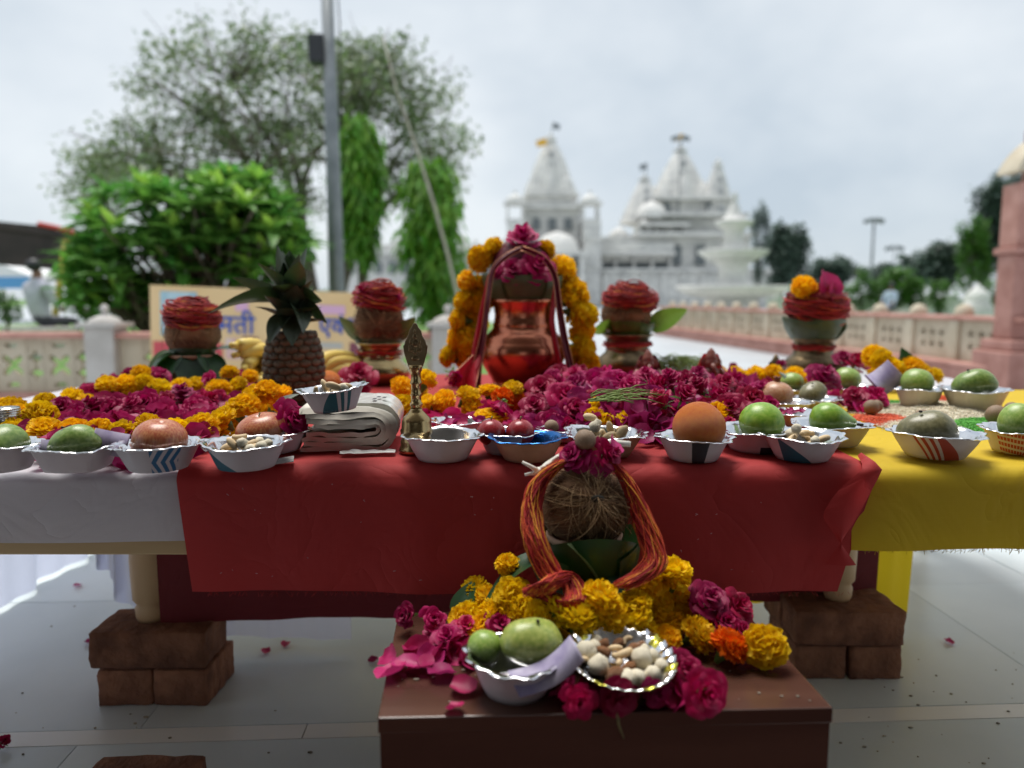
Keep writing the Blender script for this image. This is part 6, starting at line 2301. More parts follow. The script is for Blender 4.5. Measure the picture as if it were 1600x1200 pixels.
# foil plate of dried fruit
def plate():
    c = at(970, 1026, SZ + 0.042)
    r = msz(172, c) / 2
    t = thing('foil_plate', 'round silver and gold foil plate tilted on the roses', 'plate', None, c, (0.17, 0.06, 0.05))
    n = 168

    def md(a, j, r_, z):
        if j >= 4:
            return r_ * (1 + 0.008 * math.cos(28 * a)), z + 0.0011 * math.cos(28 * a)
        return r_, z
    g = G()
    g.add(*lathe([(0, -0.016), (r * 0.55, -0.016), (r * 0.66, -0.013), (r * 0.80, -0.004), (r * 0.88, 0.0), (r, 0.004), (r * 1.0, 0.003), (r * 0.88, -0.002), (r * 0.66, -0.015), (0, -0.018)], n, md, cap=False))
    me = g.mesh('plate_dish', [M['foil'], M['foil_gold']])
    for poly in me.polygons:
        cc = poly.center
        rr = math.hypot(cc.x, cc.y)
        a = math.atan2(cc.y, cc.x)
        if rr > r * 0.8 and (int((a + pi) / (2 * pi) * 28) % 4 == 0 or rr > r * 0.96):
            poly.material_index = 1
        else:
            poly.material_index = 0
    link('plate_dish', me, t)
    # dried fruit on it
    rn = random.Random(3)
    items = [(-42, 14, 'makhana', 19), (-30, -12, 'makhana', 18), (4, -34, 'makhana', 15), (16, -32, 'makhana', 15), (36, -24, 'makhana', 15), (28, 4, 'makhana', 19), (44, 12, 'makhana', 14), (6, 16, 'cashew', 17), (-8, 4, 'cashew', 14), (22, 26, 'raisin', 13), (-12, -28, 'raisin', 15), (-14, -10, 'cashew', 13),
             (-18, 20, 'raisin', 12), (38, 30, 'makhana', 10), (-16, 34, 'raisin', 12), (4, 40, 'raisin', 11), (34, 38, 'raisin', 10), (-44, 34, 'raisin', 10), (10, -8, 'raisin', 11), (-6, -22, 'cashew', 11), (-2, 26, 'cashew', 13), (-30, 30, 'makhana', 13), (52, -6, 'makhana', 13), (-48, -8, 'cashew', 12), (20, 44, 'cashew', 11), (-24, 46, 'makhana', 11)]
    d = thing('dry_fruit_pile', 'white lotus seeds, cashews and raisins on the foil plate', 'dried fruit', None, c, (0.17, 0.06, 0.05))
    for (x, y, k, dd) in items:
        s = dd * 0.92 * r / 86
        loc = (x * 1.22 * r / 86, y * 1.22 * r / 86, -0.014 + s * 0.8)
        if k == 'cashew':
            link('cashew', ME_CASHEW, d, loc, (rn.gauss(0, .4), rn.gauss(0, .4), rn.uniform(0, 6)), s * 0.85)
        else:
            link(k, ME_SMALL[k][rn.randrange(2)], d, loc, (rn.uniform(0, 6), rn.uniform(0, 6), 0), s)


M['foil_gold'] = mat('foil_gold', (0.72, 0.66, 0.10), 0.22, metal=0.9, bump=0.5, bs=70, bdist=0.001)
plate()
for (x, y, rt, L, lb) in ((716, 945, (0.9, 0.0, -0.5), 0.06, 'dark green leaf standing left of the front garland'), (1180, 995, (0.4, 0, 1.9), 0.03, 'small green sepal on the right end marigold')):
    V, Fc = leaf_v(L, L * 0.62, 0.1, 0.2)
    g = G()
    g.add(V, Fc)
    thing('leaf_scrap', lb, 'leaf', g.mesh('leaf_scrap', M['leaf_dark']), at(x, y + 25, SZ + 0.01), rt)
g = G()
g.add(*tube([at(962, 1096, SZ + 0.012), at(963, 1112, SZ + 0.002) + Vector((0, -0.008, 0)), at(965, 1125, SZ - 0.012) + Vector((0, -0.012, 0)), at(972, 1143, SZ - 0.03)+ Vector((0, -0.012, 0))], [0.0018, 0.0016, 0.0014, 0.001], 6))
thing('flower_stem', 'bare flower stem hanging over the front edge of the stool', 'stem', g.mesh('flower_stem', M['stem']))
# litter on the floor
M['grit'] = mat('grit', (0.10, 0.08, 0.05), 0.9, c2=(0.55, 0.5, 0.4), ns=40, rnd=0.4, island=True)
g = G()
for _ in range(60):
    x, y = random.choice([(random.uniform(0, 590), random.uniform(930, 1195)), (random.uniform(1305, 1600), random.uniform(1000, 1195))])
    p = at(x, y, 0.001)
    s_ = random.uniform(0.0008, 0.0030)
    V, Fc = ellipsoid(s_ * random.uniform(1, 2.2), s_, s_ * 0.6, 6, 4, p)
    g.add(V, Fc)
g2 = G()
for _ in range(40):
    p = st(random.uniform(0.03, 0.97), random.uniform(0.01, 0.16), 0.001)
    s_ = random.uniform(0.0006, 0.0018)
    V, Fc = ellipsoid(s_ * random.uniform(1, 2.5), s_, s_ * 0.6, 6, 4, p)
    g2.add(V, Fc)
o = thing('stool_crumbs', 'grains and crumbs scattered on the stool top', 'crumbs', g2.mesh('stool_crumbs', M['grit']))
o['kind'] = 'stuff'
o = thing('floor_litter', 'specks of rice, grit and dry bits scattered on the floor', 'litter', g.mesh('floor_litter', M['grit']))
o['kind'] = 'stuff'

# ================================================================== the court beyond: parapets, gate pillar, banner
def curve_panel(name, outer, holes, depth, m):
    """flat slab with cut-out holes in local XZ, made from a filled 2D curve"""
    cu = bpy.data.curves.new(name, 'CURVE')
    cu.dimensions = '2D'
    cu.fill_mode = 'BOTH'
    cu.extrude = depth / 2
    for poly in [outer] + holes:
        sp = cu.splines.new('POLY')
        sp.points.add(len(poly) - 1)
        for q, (x, y) in zip(sp.points, poly):
            q.co = (x, y, 0, 1)
        sp.use_cyclic_u = True
    o = bpy.data.objects.new('tmp', cu)
    col.objects.link(o)
    dg = bpy.context.evaluated_depsgraph_get()
    me = bpy.data.meshes.new_from_object(o.evaluated_get(dg))
    bpy.data.objects.remove(o)
    bpy.data.curves.remove(cu)
    me.name = name
    me.materials.clear()
    me.materials.append(m)
    for v in me.vertices:
        x, y, z = v.co
        v.co = (x, -z, y)
    me.polygons.foreach_set('use_smooth', [False] * len(me.polygons))
    me.update()
    return me


def star(cx, cy, r, rot=0.0, k=0.28, n=4, sx=1.0, sy=1.0):
    P = []
    for i in range(n * 6):
        a = 2 * pi * i / (n * 6)
        f = abs(math.cos(a * n / 2))
        rr = r * (k + (1 - k) * f ** 2.2)
        P.append((cx + sx * rr * math.cos(a + rot), cy + sy * rr * math.sin(a + rot)))
    return P


WY = 5.8


def left_parapet():
    t = thing('jali_parapet', 'low cream parapet with pierced stone lattice and pink coping at the left', 'wall')
    x0, x1 = -6.4, atY(716, 560, WY).x
    g = G(); g.add(*boxv(x0, x1, WY - 0.09, WY + 0.09, 0.50, 0.545))
    bevel(link('coping', g.mesh('coping', M['pink_stone'], False), t), 0.01)
    g = G(); g.add(*boxv(x0, x1, WY - 0.10, WY + 0.10, 0.0, 0.075))
    bevel(link('plinth', g.mesh('plinth', M['pink_stone'], False), t), 0.01)
    posts = [atY(x, 560, WY).x for x in (168, 168 + 400, 168 - 400, 700)]
    for px in posts:
        g = G(); g.add(*boxv(px - 0.115, px + 0.115, WY - 0.115, WY + 0.115, 0.0, 0.585))
        p_ = bevel(link('post', g.mesh('post', M['pale_stone'], False), t), 0.01)
        g = G()
        g.add(*boxv(px - 0.15, px + 0.15, WY - 0.15, WY + 0.15, 0.586, 0.62))
        link('post_cap', g.mesh('post_cap', M['pale_stone'], False), p_)
        g = G()
        V, Fc = lathe([(0.12, 0.0), (0.105, 0.03), (0.06, 0.05), (0.025, 0.065), (0.015, 0.075), (0.028, 0.095), (0.032, 0.115), (0.02, 0.135), (0, 0.145)], 20, cap=False)
        g.add(V + np.array([px, WY, 0.62]), Fc)
        link('post_finial', g.mesh('post_finial', M['pale_stone']), p_)
    # lattice panels, one cell each
    cell = 0.24
    hgt = 0.424
    W2 = cell
    holes = [star(W2 / 2, hgt / 2, 0.085, pi / 4, 0.30), star(0.012, hgt / 2, 0.0, 0)]
    holes = [star(W2 / 2, hgt * 0.5, 0.112, pi / 4, 0.32)]
    holes += [[(W2 / 2 - 0.06, 0.045), (W2 / 2 + 0.06, 0.045), (W2 / 2 + 0.035, 0.075), (W2 / 2 - 0.035, 0.075)], [(W2 / 2 - 0.06, hgt - 0.045), (W2 / 2 - 0.035, hgt - 0.075), (W2 / 2 + 0.035, hgt - 0.075), (W2 / 2 + 0.06, hgt - 0.045)]]
    me1 = curve_panel('lattice_panel', [(0.002, 0), (W2 - 0.002, 0), (W2 - 0.002, hgt), (0.002, hgt)], holes, 0.05, M['cream_stone'])
    hw = 0.13
    holes2 = [star(hw / 2, hgt * 0.5 + 0.062, 0.058, 0, 0.5), star(hw / 2, hgt * 0.5 - 0.062, 0.058, 0, 0.5)]
    me2 = curve_panel('lattice_panel', [(0.002, 0), (hw - 0.002, 0), (hw - 0.002, hgt), (0.002, hgt)], holes2, 0.05, M['cream_stone'])
    xs = sorted([x0] + [p for p in posts] + [x1])
    for a, b in zip(xs[:-1], xs[1:]):
        a += 0.115 if a != x0 else 0
        b -= 0.115 if b != x1 else 0
        x = b
        k = 0
        while x - (W2 if k % 2 else hw) > a - 0.001:
            w = W2 if k % 2 else hw
            x -= w
            link('lattice_panel', me1 if k % 2 else me2, t, (x, WY, 0.076))
            k += 1
        if x - a > 0.02:
            g = G(); g.add(*boxv(a, x - 0.001, WY - 0.025, WY + 0.025, 0.076, 0.499))
            link('end_panel', g.mesh('end_panel', M['cream_stone'], False), t)


left_parapet()


def right_parapet():
    t = thing('court_parapet', 'long low pink and cream parapet running away on the right', 'wall')
    A = atY(1546, 600, 7.0); A.z = 0
    B = atY(1035, 525, 17.2); B.z = 0
    d = (B - A)
    L = d.length
    d.normalize()
    rz = math.atan2(d.y, d.x)
    t.location = A
    t.rotation_euler = (0, 0, rz)       # local +x runs away from the camera, +y to the left (towards the court)

    def bx(nm, x0, x1, y0, y1, z0, z1, m, par=None, bv=0.008):
        g = G(); g.add(*boxv(x0, x1, y0, y1, z0, z1))
        return bevel(link(nm, g.mesh(nm, M[m], False), par or t), bv, 1)
    bx('plinth', -0.5, L, -0.22, 0.22, 0.0, 0.16, 'pink_stone')
    bx('ledge', -0.5, L, -0.26, 0.26, 0.161, 0.20, 'pink_stone')
    bx('coping', -0.5, L, -0.13, 0.13, 0.60, 0.64, 'pink_stone')
    n = 15
    bay = (L + 0.3) / n
    pw = 0.07
    # carved panel
    hs = []
    pan = None
    for k in range(n):
        x0 = -0.3 + k * bay
        if pan is None:
            w = bay - 2 * pw
            hh = 0.398
            for i in range(3):
                for j in range(2):
                    hs.append(star(w * (0.25 + 0.25 * i), hh * (0.36 + 0.3 * j), 0.05, 0, 0.4))
            pan = curve_panel('carved_panel', [(0, 0), (w, 0), (w, hh), (0, hh)], hs, 0.03, M['cream_stone'])
        o = link('carved_panel', pan, t, (x0 + pw, 0.06, 0.201), (0, 0, 0))
        g = G(); g.add(*boxv(x0 + pw, x0 + bay - pw, -0.05, 0.035, 0.201, 0.599))
        link('panel_back', g.mesh('panel_back', M['cream_stone'], False), t)
        po = bx('post', x0 - pw, x0 + pw, -0.11, 0.11, 0.201, 0.599, 'cream_stone')
        g = G()
        V, Fc = lathe([(0.085, 0), (0.09, 0.03), (0.075, 0.075), (0.04, 0.105), (0, 0.115)], 14, cap=False)
        g.add(V + np.array([x0, 0, 0.641]), Fc)
        link('post_knob', g.mesh('post_knob', M['cream_stone']), po)


right_parapet()


def gate_pillar():
    p = atY(1572, 600, 6.6)
    x0 = p.x
    t = thing('gate_pillar', 'pink sandstone gateway pillar with cream arch moulding at the right edge', 'pillar', None, (x0, 6.6, 0), (0, 0, 0.0))

    def bx(nm, a, b, c, d, e, f, m, bv=0.015):
        g = G(); g.add(*boxv(a, b, c, d, e, f))
        return bevel(link(nm, g.mesh(nm, M[m], False), t), bv)
    bx('base', -0.12, 1.0, -0.2, 0.34, 0.0, 0.34, 'red_stone')
    bx('base_step', -0.07, 1.0, -0.14, 0.31, 0.341, 0.44, 'red_stone')
    bx('shaft', 0.0, 0.16, 0.0, 0.25, 0.441, 1.20, 'red_stone')
    bx('shaft_panel', 0.17, 0.95, 0.02, 0.24, 0.441, 1.20, 'red_stone')
    bx('moulding', -0.03, 1.0, -0.05, 0.28, 1.201, 1.26, 'red_stone')
    bx('upper_shaft', 0.0, 0.14, 0.0, 0.25, 1.261, 1.82, 'pink_stone')
    bx('spandrel', 0.145, 1.0, 0.03, 0.23, 1.261, 2.3, 'red_stone')
    # arch moulding rising to the right
    pts = [(-0.02 + 1.5 * (1 - math.cos(a)), 0.1, 1.80 + 0.75 * math.sin(a)) for a in np.linspace(0.15, 1.2, 14)]
    g = G()
    V = []
    for (x, y, z) in pts:
        for (dx, dy) in ((-0.05, -0.12), (0.07, -0.12), (0.07, 0.17), (-0.05, 0.17)):
            V.append((x + dx, y + dy, z))
    Fc = []
    for i in range(len(pts) - 1):
        for k in range(4):
            Fc.append((i * 4 + k, i * 4 + (k + 1) % 4, (i + 1) * 4 + (k + 1) % 4, (i + 1) * 4 + k))
    Fc += [(0, 1, 2, 3), tuple(len(pts) * 4 - 1 - k for k in range(4))]
    g.add(V, Fc)
    link('arch_moulding', g.mesh('arch_moulding', M['cream_stone'], False), t)


gate_pillar()

# ---- banner
M['banner'] = mat('banner', (0.74, 0.50, 0.24), 0.45, c2=(0.80, 0.58, 0.32), ns=1.5)
M['b_blue'] = mat('b_blue', (0.16, 0.40, 0.52), 0.5, c2=(0.55, 0.68, 0.74), ns=6)
M['b_pink'] = mat('b_pink', (0.66, 0.36, 0.34), 0.5, c2=(0.75, 0.6, 0.58), ns=9)
M['b_red'] = mat('b_red', (0.60, 0.08, 0.10), 0.5)
M['b_maroon'] = mat('b_maroon', (0.22, 0.06, 0.09), 0.5)
M['b_grey'] = mat('b_grey', (0.50, 0.48, 0.44), 0.5)


def banner():
    Yb = 5.55
    A = atY(234, 445, Yb)
    t = thing('banner', 'peach printed banner with blue Hindi lettering leaning on the left parapet', 'banner', None, (A.x, Yb, A.z), (0.0, R(2.2), 0.03))
    k = Yb * 1.0 / F

    def rect(nm, x0, x1, y0, y1, m, off, par=None):
        g = G()
        g.add(*boxv((x0 - 234) * k, (x1 - 234) * k, -off, 0.012 if off < 0.001 else -off + 0.0015, (445 - y1) * k, (445 - y0) * k))
        return link(nm, g.mesh(nm, M[m], False), par or t)
    sheet = rect('banner_sheet', 234, 566, 445, 606, 'banner', 0.0)
    rect('picture', 250, 306, 454, 522, 'b_blue', 0.004)
    rect('picture_figure', 256, 274, 470, 520, 'b_pink', 0.007)
    rect('picture_figure', 282, 302, 468, 520, 'b_pink', 0.007)
    rect('red_block', 238, 345, 532, 606, 'b_red', 0.004)
    rect('portrait', 350, 372, 523, 556, 'b_pink', 0.004)
    rect('portrait', 543, 562, 523, 545, 'b_maroon', 0.004)
    rect('portrait', 543, 562, 550, 580, 'b_maroon', 0.004)
    rect('portrait', 376, 400, 520, 600, 'b_maroon', 0.004)
    for y in (524, 546):
        rect('printed_line', 484, 532, y, y + 10, 'b_grey', 0.004)
    for (x0, x1, y) in ((365, 385, 466), (490, 535, 466)):
        rect('pink_line', x0, x1, y, y + 14, 'ink_pink', 0.004)
    for txt, x, y, sz_ in (('मती', 338, 515, 40), ('एवं', 494, 510, 36), ('व', 540, 508, 36)):
        cu = bpy.data.curves.new('lettering', 'FONT')
        cu.body = txt
        cu.size = sz_ * k
        cu.extrude = 0.001
        cu.offset = 0.003
        o = bpy.data.objects.new('tmp', cu)
        col.objects.link(o)
        dg = bpy.context.evaluated_depsgraph_get()
        me = bpy.data.meshes.new_from_object(o.evaluated_get(dg))
        bpy.data.objects.remove(o)
        me.materials.clear()
        me.materials.append(M['ink_blue'])
        link('lettering', me, t, ((x - 234) * k, -0.007, (445 - y) * k), (pi / 2, 0, 0))
    # bamboo prop so that it stands
    g = G()
    g.add(*tube([((560 - 234) * k, 0.10, (445 - 640) * k - 0.1), ((560 - 234) * k, 0.02, -0.02)], 0.015, 8))
    link('prop', g.mesh('prop', M['wood_pale']), t)


banner()

# ================================================================== vegetation
M['bark'] = mat('bark', (0.09, 0.07, 0.055), 0.9, c2=(0.17, 0.14, 0.11), ns=8, bump=0.5, bs=30, bdist=0.02)
M['bark_pale'] = mat('bark_pale', (0.40, 0.36, 0.30), 0.9, c2=(0.52, 0.48, 0.41), ns=8)


def leafmat(name, c, tc, var=0.3):
    return mat(name, c, 0.5, transl=0.35, tcol=None, rnd=var, hue=0.02, island=True, c2=tuple(x * 1.35 for x in c), ns=1.2)


M['lf_big'] = leafmat('lf_big', (0.13, 0.19, 0.080), None)
M['lf_ashoka'] = leafmat('lf_ashoka', (0.11, 0.27, 0.02), None)
M['lf_bush'] = leafmat('lf_bush', (0.10, 0.26, 0.045), None)
M['lf_bush_new'] = leafmat('lf_bush_new', (0.25, 0.48, 0.07), None, 0.2)
M['lf_far'] = leafmat('lf_far', (0.085, 0.13, 0.10), None)
M['lf_shrub'] = leafmat('lf_shrub', (0.08, 0.19, 0.03), None)


def leaf_cloud(g, centers, sig, n, L, W, droop=0.3, rn=None):
    """n leaf quads (two tris bent along the midrib) scattered round each centre"""
    rn = rn or RNG
    for c, s in zip(centers, sig):
        P = np.clip(rn.normal(0, 1, (n, 3)), -1.7, 1.7) * np.array(s) * 0.62 + np.array(c)
        A = rn.uniform(0, 2 * pi, n)
        E = rn.normal(-droop, 0.45, n)
        for p, a, e in zip(P, A, E):
            l = L * rn.uniform(0.6, 1.3)
            w = W * rn.uniform(0.7, 1.2)
            d = np.array([math.cos(a) * math.cos(e), math.sin(a) * math.cos(e), math.sin(e)]) * l
            sd = np.array([-math.sin(a), math.cos(a), rn.normal(0, 0.5)]) * w * 0.5
            g.v.append(np.array([p, p + d * 0.5 + sd, p + d, p + d * 0.5 - sd]))
            g.f.append((g.n, g.n + 1, g.n + 2, g.n + 3))
            g.m.append(0)
            g.n += 4


def limb(g, a, b, r0, r1, sag, rn, n=7, k=7):
    a, b = np.array(a), np.array(b)
    pts = []
    off = rn.normal(0, 0.06, 3) * np.linalg.norm(b - a)
    for i in range(k):
        t = i / (k - 1)
        pts.append(a + (b - a) * t + np.array([0, 0, 1]) * sag * math.sin(pi * t) + off * math.sin(pi * t * 1.5))
    g.add(*tube(pts, list(np.linspace(r0, r1, k)), n))
    return pts


def big_tree():
    rn = np.random.default_rng(11)
    Y0 = 18.0
    base = at(488, 520, 0.0); base = Vector((atY(488, 460, Y0).x, Y0, -0.05))
    t = thing('big_tree', 'large airy spreading tree with thin foliage on the left', 'tree', None, base)
    ell = [((330, 100), (120, 85)), ((420, 160), (120, 120)), ((250, 190), (90, 80)), ((500, 140), (70, 100)), ((390, 270), (110, 70)), ((205, 250), (80, 70)), ((300, 230), (110, 90)), ((470, 250), (60, 120)), ((625, 160), (85, 90)), ((660, 240), (70, 90)), ((150, 290), (40, 50)), ((590, 280), (60, 60)), ((560, 120), (50, 60)), ((690, 200), (45, 90))]
    cen = []
    while len(cen) < 240:
        (c, r) = ell[rn.integers(len(ell))]
        x, y = c[0] + r[0] * rn.uniform(-1, 1), c[1] + r[1] * rn.uniform(-1, 1)
        if ((x - c[0]) / r[0]) ** 2 + ((y - c[1]) / r[1]) ** 2 > 1:
            continue
        cen.append(np.array(atY(x, y, Y0 + rn.normal(0, 1.3))) - np.array(base))
    g = G()
    fork = np.array(atY(480, 405, Y0)) - np.array(base)
    f2 = np.array(atY(560, 400, Y0 + 0.4)) - np.array(base)
    g.add(*tube([(0, 0, 0), fork * 0.5 + np.array([0.05, 0, 0]), fork], [0.22, 0.18, 0.14], 10))
    limb(g, (0.1, 0, 0.2), f2, 0.2, 0.13, 0.1, rn)
    mains = []
    for (x, y, src) in ((400, 270, 0), (330, 200, 0), (440, 180, 0), (250, 270, 0), (370, 120, 0), (490, 200, 0), (640, 220, 1), (600, 190, 1), (680, 280, 1), (530, 150, 0)):
        e = np.array(atY(x, y, Y0 + rn.normal(0, 0.7))) - np.array(base)
        pts = limb(g, fork if src == 0 else f2, e, 0.10, 0.035, 0.35, rn)
        mains += pts[2:]
    mains = np.array(mains)
    for c in cen:
        d = np.linalg.norm(mains - c, axis=1) + np.where(mains[:, 2] > c[2] + 0.2, 1.5, 0)
        a = mains[int(np.argmin(d))]
        limb(g, a, c, 0.026, 0.008, 0.15, rn, 5, 6)
        for q in range(3):
            e = c + rn.normal(0, 0.4, 3)
            limb(g, a + (c - a) * rn.uniform(0.4, 0.9), e, 0.012, 0.004, 0.05, rn, 4, 4)
    link('trunk', g.mesh('trunk', M['bark']), t)
    g = G()
    leaf_cloud(g, cen, [(0.44, 0.44, 0.34)] * len(cen), 78, 0.16, 0.075, 0.4, rn)
    o = link('crown', g.mesh('crown', M['lf_big'], False), t)
    o['kind'] = 'stuff'


big_tree()


def ashoka(px, top, bot, hw, Y, label, seed):
    rn = np.random.default_rng(seed)
    b = atY(px, 470, Y); b.z = -0.02
    t = thing('ashoka_tree', label, 'tree', None, b)
    ht = atY(px, top, Y).z
    z0 = atY(px, bot, Y).z
    g = G()
    g.add(*tube([(0, 0, 0), (0.02, 0, ht * 0.5), (0, 0, ht * 0.95)], [0.09, 0.06, 0.02], 8))
    link('trunk', g.mesh('trunk', M['bark']), t)
    w = hw * Y / F
    g = G()
    nb = 120
    for i in range(nb):
        v = (i + rn.random()) / nb
        z = z0 + (ht - z0) * v
        env = w * (math.sin(pi * (0.12 + 0.84 * (1 - v) ** 0.85)) ** 0.6)
        a = i * 2.4 + rn.normal(0, 0.3)
        reach = env * rn.uniform(0.55, 1.15)
        drop = rn.uniform(0.25, 0.6) * (0.5 + w)
        for k in range(46):
            f = rn.uniform(0.15, 1)
            p = np.array([math.cos(a) * reach * f, math.sin(a) * reach * f, z + 0.25 * math.sin(f * 2.2) - drop * f * f]) + rn.normal(0, 0.05 + 0.03 * w, 3)
            l = rn.uniform(0.14, 0.28)
            b_ = a + rn.normal(0, 0.8)
            d = np.array([math.cos(b_) * 0.5, math.sin(b_) * 0.5, -0.85]) * l
            sd = np.array([-math.sin(b_), math.cos(b_), rn.normal(0, 0.3)]) * rn.uniform(0.02, 0.034)
            g.v.append(np.array([p, p + d * 0.45 + sd, p + d, p + d * 0.45 - sd]))
            g.f.append((g.n, g.n + 1, g.n + 2, g.n + 3)); g.m.append(0); g.n += 4
    o = link('crown', g.mesh('crown', M['lf_ashoka'], False), t)
    o['kind'] = 'stuff'


ashoka(566, 196, 395, 34, 12.0, 'narrow drooping ashoka tree just right of the steel pole', 3)
ashoka(676, 262, 480, 50, 11.0, 'wide drooping ashoka tree left of the copper pot', 5)
# pale slanting stem
g = G()
Ys = 10.5
g.add(*tube([atY(x, y, Ys) for x, y in ((598, 55), (622, 150), (650, 230), (678, 320), (700, 400), (716, 470), (724, 520))], [0.008, 0.014, 0.02, 0.023, 0.025, 0.028, 0.03], 8))
thing('bare_stem', 'bare pale slanting trunk rising in front of the right ashoka tree', 'trunk', g.mesh('bare_stem', M['bark_pale']))


def bush():
    rn = np.random.default_rng(21)
    Y0 = 7.6
    b = atY(292, 470, Y0); b.z = 0
    t = thing('frangipani_bush', 'dense rounded bush of long bright green leaves behind the banner', 'bush', None, b)
    V, Fc = leaf_v(0.29, 0.095, 0.35, 0.12, n=5)
    g = G(); g.add(V, Fc)
    lm = g.mesh('leaf', M['lf_bush'])
    g = G(); g.add(V, Fc)
    lm2 = g.mesh('leaf', M['lf_bush_new'])
    gt = G()
    gc = G()
    nleaf = 0
    ell = [((290, 410), (175, 95)), ((368, 325), (70, 50)), ((330, 345), (110, 60)), ((230, 360), (100, 70)), ((160, 440), (55, 60)), ((420, 400), (60, 80))]
    ros = []
    while len(ros) < 210:
        (c, r) = ell[rn.integers(len(ell))]
        a = rn.uniform(0, 2 * pi)
        q = rn.uniform(0, 1) ** 0.5
        x, y = c[0] + r[0] * q * math.cos(a), c[1] + r[1] * q * math.sin(a)
        if y > 500:
            continue
        dep = math.sqrt(max(0, 1 - q * q))
        ros.append((x, y, Y0 - 0.9 * dep * rn.uniform(0.3, 1) + (0.4 if rn.random() < 0.3 else 0)))
    ros.sort(key=lambda r: r[2])
    for i, (x, y, Yr) in enumerate(ros):
        c = np.array(atY(x, y, Yr)) - np.array(b)
        limb(gt, (c[0] * 0.3, 0.1, max(0.2, c[2] * 0.3)), c, 0.02, 0.012, 0.05, rn, 5, 4)
        ax = np.array([c[0] * 0.35, -0.25 if Yr < Y0 else 0.1, 0.8])
        new = rn.random() < 0.36
        for k in range(13):
            a = k * 2.4 + rn.uniform(-0.2, 0.2)
            el = R(78 - 5.5 * k) + rn.normal(0, 0.1)
            sc_ = rn.uniform(0.85, 1.15) * (0.75 + 0.04 * k)
            rot = (el + rn.normal(0, 0.08) - 0.1, rn.normal(0, 0.15), a)
            if i < 22:
                link('leaf', lm2 if (new and k < 6) else lm, t, c, rot, sc_)
                nleaf += 1
            else:
                gc.add(xf(V, c, rot, sc_), Fc, 1 if (new and k < 6) else 0)
    link('stems', gt.mesh('stems', M['bark']), t)
    o = link('crown', gc.mesh('crown', [M['lf_bush'], M['lf_bush_new']]), t)
    o['kind'] = 'stuff'


bush()


def far_tree(px, top, bot, hw, Y, label, seed, m='lf_far', n=60, trunk=True, name='far_tree', group=None, per=85, L=None):
    rn = np.random.default_rng(seed)
    b = atY(px, 470, Y); b.z = -0.05
    t = thing(name, label, 'tree' if 'tree' in name else 'shrub', None, b, group=group)
    zt, zb_ = atY(px, top, Y).z, atY(px, bot, Y).z
    w = hw * Y / F
    L = L or w * 0.20
    g = G()
    g.add(*tube([(0, 0, 0), (0.02 * w, 0, (zb_ + zt) / 4 + 0.1), (0, 0, (zb_ + zt) / 2 + 0.1)], [w * 0.07, w * 0.06, w * 0.03], 7))
    cen, sig = [], []
    for i in range(n):
        d = rn.normal(0, 1, 3)
        d /= np.linalg.norm(d)
        q = rn.uniform(0.35, 1) ** 0.6
        c = np.array([d[0] * w * q * 0.85, d[1] * w * q * 0.7, (zt + zb_) / 2 + d[2] * (zt - zb_) / 2 * q * 0.88])
        c[0] += 0.12 * w * nz((c[2] / w, seed, 0), 1.5, seed)
        cen.append(c)
        sig.append((w * 0.22, w * 0.2, (zt - zb_) * 0.11))
        if i % 4 == 0:
            limb(g, (0, 0, max(0.1, (zb_ + zt) / 3)), c, w * 0.03, w * 0.008, 0.02 * w, rn, 5, 4)
    link('trunk', g.mesh('trunk', M['bark']), t)
    g = G()
    leaf_cloud(g, cen, sig, per, L, L * 0.6, 0.2, rn)
    o = link('crown', g.mesh('crown', M[m], False), t)
    o['kind'] = 'stuff'


far_tree(1184, 308, 450, 18, 55, 'tall narrow dark tree beside the fountain', 31, n=45)
far_tree(1222, 345, 455, 40, 56, 'broad dark tree right of the fountain', 32, n=55)
far_tree(1300, 398, 455, 40, 60, 'low grey-green tree behind the right coconut', 33, n=40)
far_tree(1455, 374, 450, 48, 50, 'round dark tree left of the tall trees at the right', 34, n=60)
far_tree(1540, 268, 440, 36, 48, 'tall dark tree behind the gate pillar', 35, n=80)
far_tree(1575, 240, 440, 34, 52, 'tallest tree rising beside the gate pillar', 36, n=60)
far_tree(1515, 330, 455, 30, 47, 'green tree at the foot of the tall dark tree', 37, 'lf_shrub', n=40)
far_tree(1375, 410, 456, 34, 62, 'distant low tree near the lamp mast', 38, n=35)
for i, (x, tp, bt, hw, lb) in enumerate(((1245, 425, 490, 22, 'bright shrub left of the right coconut'), (1345, 418, 490, 28, 'bright green shrub behind the right coconut'), (1375, 425, 490, 24, 'shrub left of the seated person'), (1425, 428, 490, 30, 'low bright shrub right of the seated person'), (1470, 432, 490, 24, 'small rounded shrub near the white shrine'),
                                          (1550, 425, 490, 20, 'shrub against the gate pillar'), (1400, 414, 480, 34, 'darker round shrub behind the seated person'))):
    far_tree(x, tp, bt, hw, 34, lb, 50 + i, 'lf_shrub', n=26, name='garden_shrub', group='shrubs beyond the right parapet', per=50)
for i, (x, lb) in enumerate(((8, 'shrub far left beyond the parapet'), (130, 'shrub right of the yellow awning pole'), (195, 'shrub beside the parapet post finial'), (620, 'shrub between the pole and the right ashoka'), (505, 'shrub behind the steel pole foot'))):
    far_tree(x, 446, 500, 26, 9.2, lb, 70 + i, 'lf_shrub', n=26, name='garden_shrub', group='shrubs beyond the left parapet', per=50)
